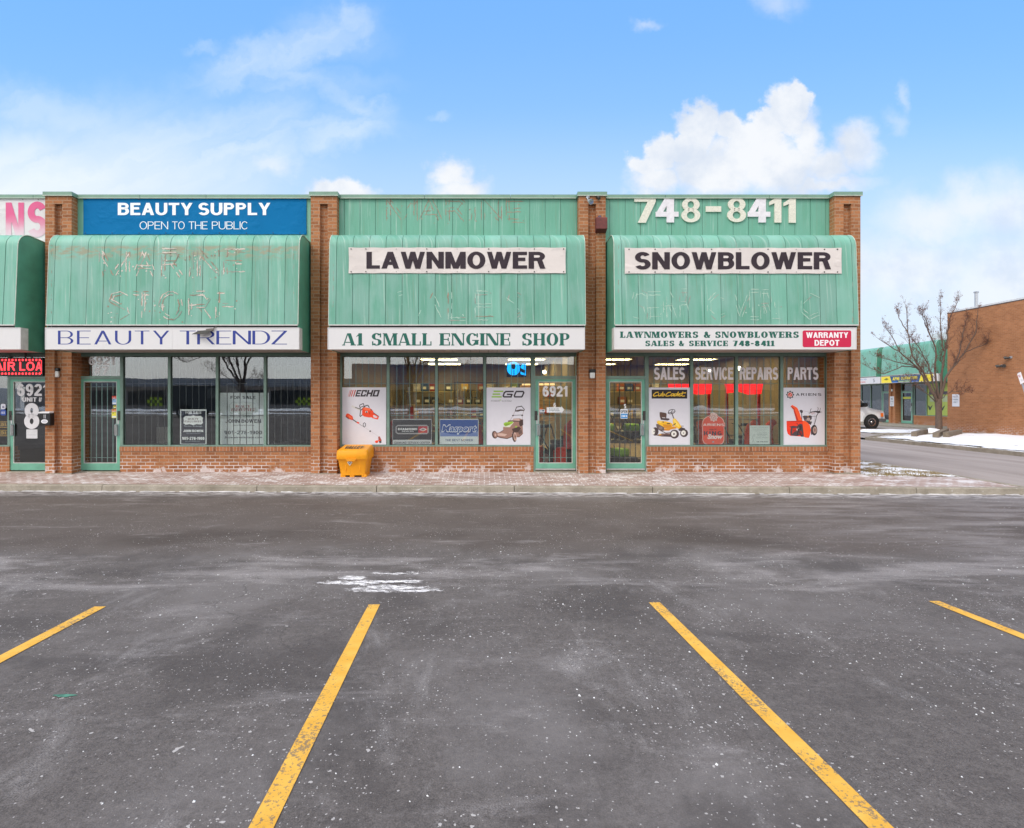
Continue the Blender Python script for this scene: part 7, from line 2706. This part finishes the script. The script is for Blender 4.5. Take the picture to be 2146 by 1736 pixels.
# ------------------------------------------------------------------ what the windows mirror: the plaza behind the camera
HZ = .507
far_r, top_r = -46.0, 0
opp = thing('opposite_plaza', 'long grey plaza with a dark blue fascia across the parking lot', 'building', (0, -46, HZ))
FA = plain('plaza_grey', (.34, .28, .24), .8, var=.25, scale=1.2)
mb = MB().mat(FA)
mb.box(-60, 60, -60, -46, HZ, 4.1)
mb.build('wall', opp)
mb = MB().mat(plain('navy_fascia', (.10, .11, .19), .6))
mb.box(-17, 12, -48, -44.8, 3.6, 6.3)
mb.box(12.01, 60, -48, -44.6, 3.6, 7.9)
mb.build('fascia', opp)
mb = MB().mat(plain('pale_fascia', (.30, .29, .29), .6))
mb.box(-60, -17.05, -48, -45.4, 3.4, 4.4)
mb.build('fascia', opp)
for k in range(-8, 10):
    mb = MB().mat(GLASSDK if False else BLACKPL)
    mb.box(k * 6.3 - 2.6, k * 6.3 + 2.6, -45.98, -45.9, HZ + .5, 2.9)
    mb.build('window', opp)
HV = plain('hi_vis_yellow', (.45, .62, .02), .5)
for k, xx in enumerate((-37, -32.9, -20.4, -57)):
    r_ = thing('checker_board', 'yellow and black checkered hazard board across the lot', 'hazard board', (xx, -36, HZ), 'hazard boards across the lot')
    mb = MB().mat(BLACKPL)
    mb.box(xx - .9, xx + .9, -36.1, -36.0, HZ + .5, HZ + 1.4)
    mb.build('board', r_)
    mb = MB().mat(HV)
    for i in range(6):
        for j in range(3):
            if (i + j) % 2:
                mb.box(xx - .9 + .3 * i, xx - .6 + .3 * i, -35.995, -35.985, HZ + .5 + .3 * j, HZ + .8 + .3 * j)
    mb.build('checks', r_)
for nm, y0_, h_ in (('snow_ridge', -21, .22), ('plowed_snow_ridge', -33, .6)):
    mb = MB().mat(SNOW)
    mb.sm = True
    P, idx = [], []
    nx = 160
    for i in range(nx + 1):
        x = -60 + 120 * i / nx
        hh = h_ * (.1 + 1.3 * abs(_mn.noise(Vector((x * .5, y0_, 0)))) + .25 * _mn.noise(Vector((x * 2.1, y0_, 3))))
        for j, (dy_, k) in enumerate(((-1.1, 0), (-.7, .7), (0, 1), (.6, .75), (1.2, 0))):
            P.append((x, y0_ + dy_, HZ + hh * k + .01))
    for i in range(nx):
        for j in range(4):
            a = i * 5 + j
            idx.append((a, a + 5, a + 6, a + 1))
    mb.faces(P, idx)
    tag(mb.build(nm, recalc=False), kind='structure')
CARP = [plain('dark_car_paint', (.03, .032, .036), .25), plain('red_car_paint', (.25, .03, .03), .25)]
for i, (x, y, rz, m_) in enumerate(((-16, -11.5, .2, CARP[0]), (-44, -20, 3.3, None), (9, -15, .1, CARP[0]), (24, -17, 3.2, CARP[1]))):
    c = copy_tree(van, (x, y, HZ - .02), rz, 'dark van parked in the lot behind the viewer' if m_ is CARP[0] else 'white van parked in the lot behind the viewer' if m_ is None else 'red van parked in the lot behind the viewer')
    c['group'] = 'vans in the lot behind the viewer'
    if m_:
        for k in [k for k in bpy.data.objects if k.parent == c and k.name.startswith('body')]:
            k.data = k.data.copy()
            k.data.materials[0] = m_
proto = None
for i, (x, y, rz, sc) in enumerate(((-20, -19.6, 0, 1.5), (-6, -19.6, 2.1, 1.4), (27, -25, 4.0, 1.6), (14, -30, 1.0, 1.5))):
    c = copy_tree(tree, (x, y, HZ), rz, 'bare tree standing across the parking lot behind the viewer')
    c.scale = (sc, sc, sc)
    c['group'] = 'bare trees across the parking lot'
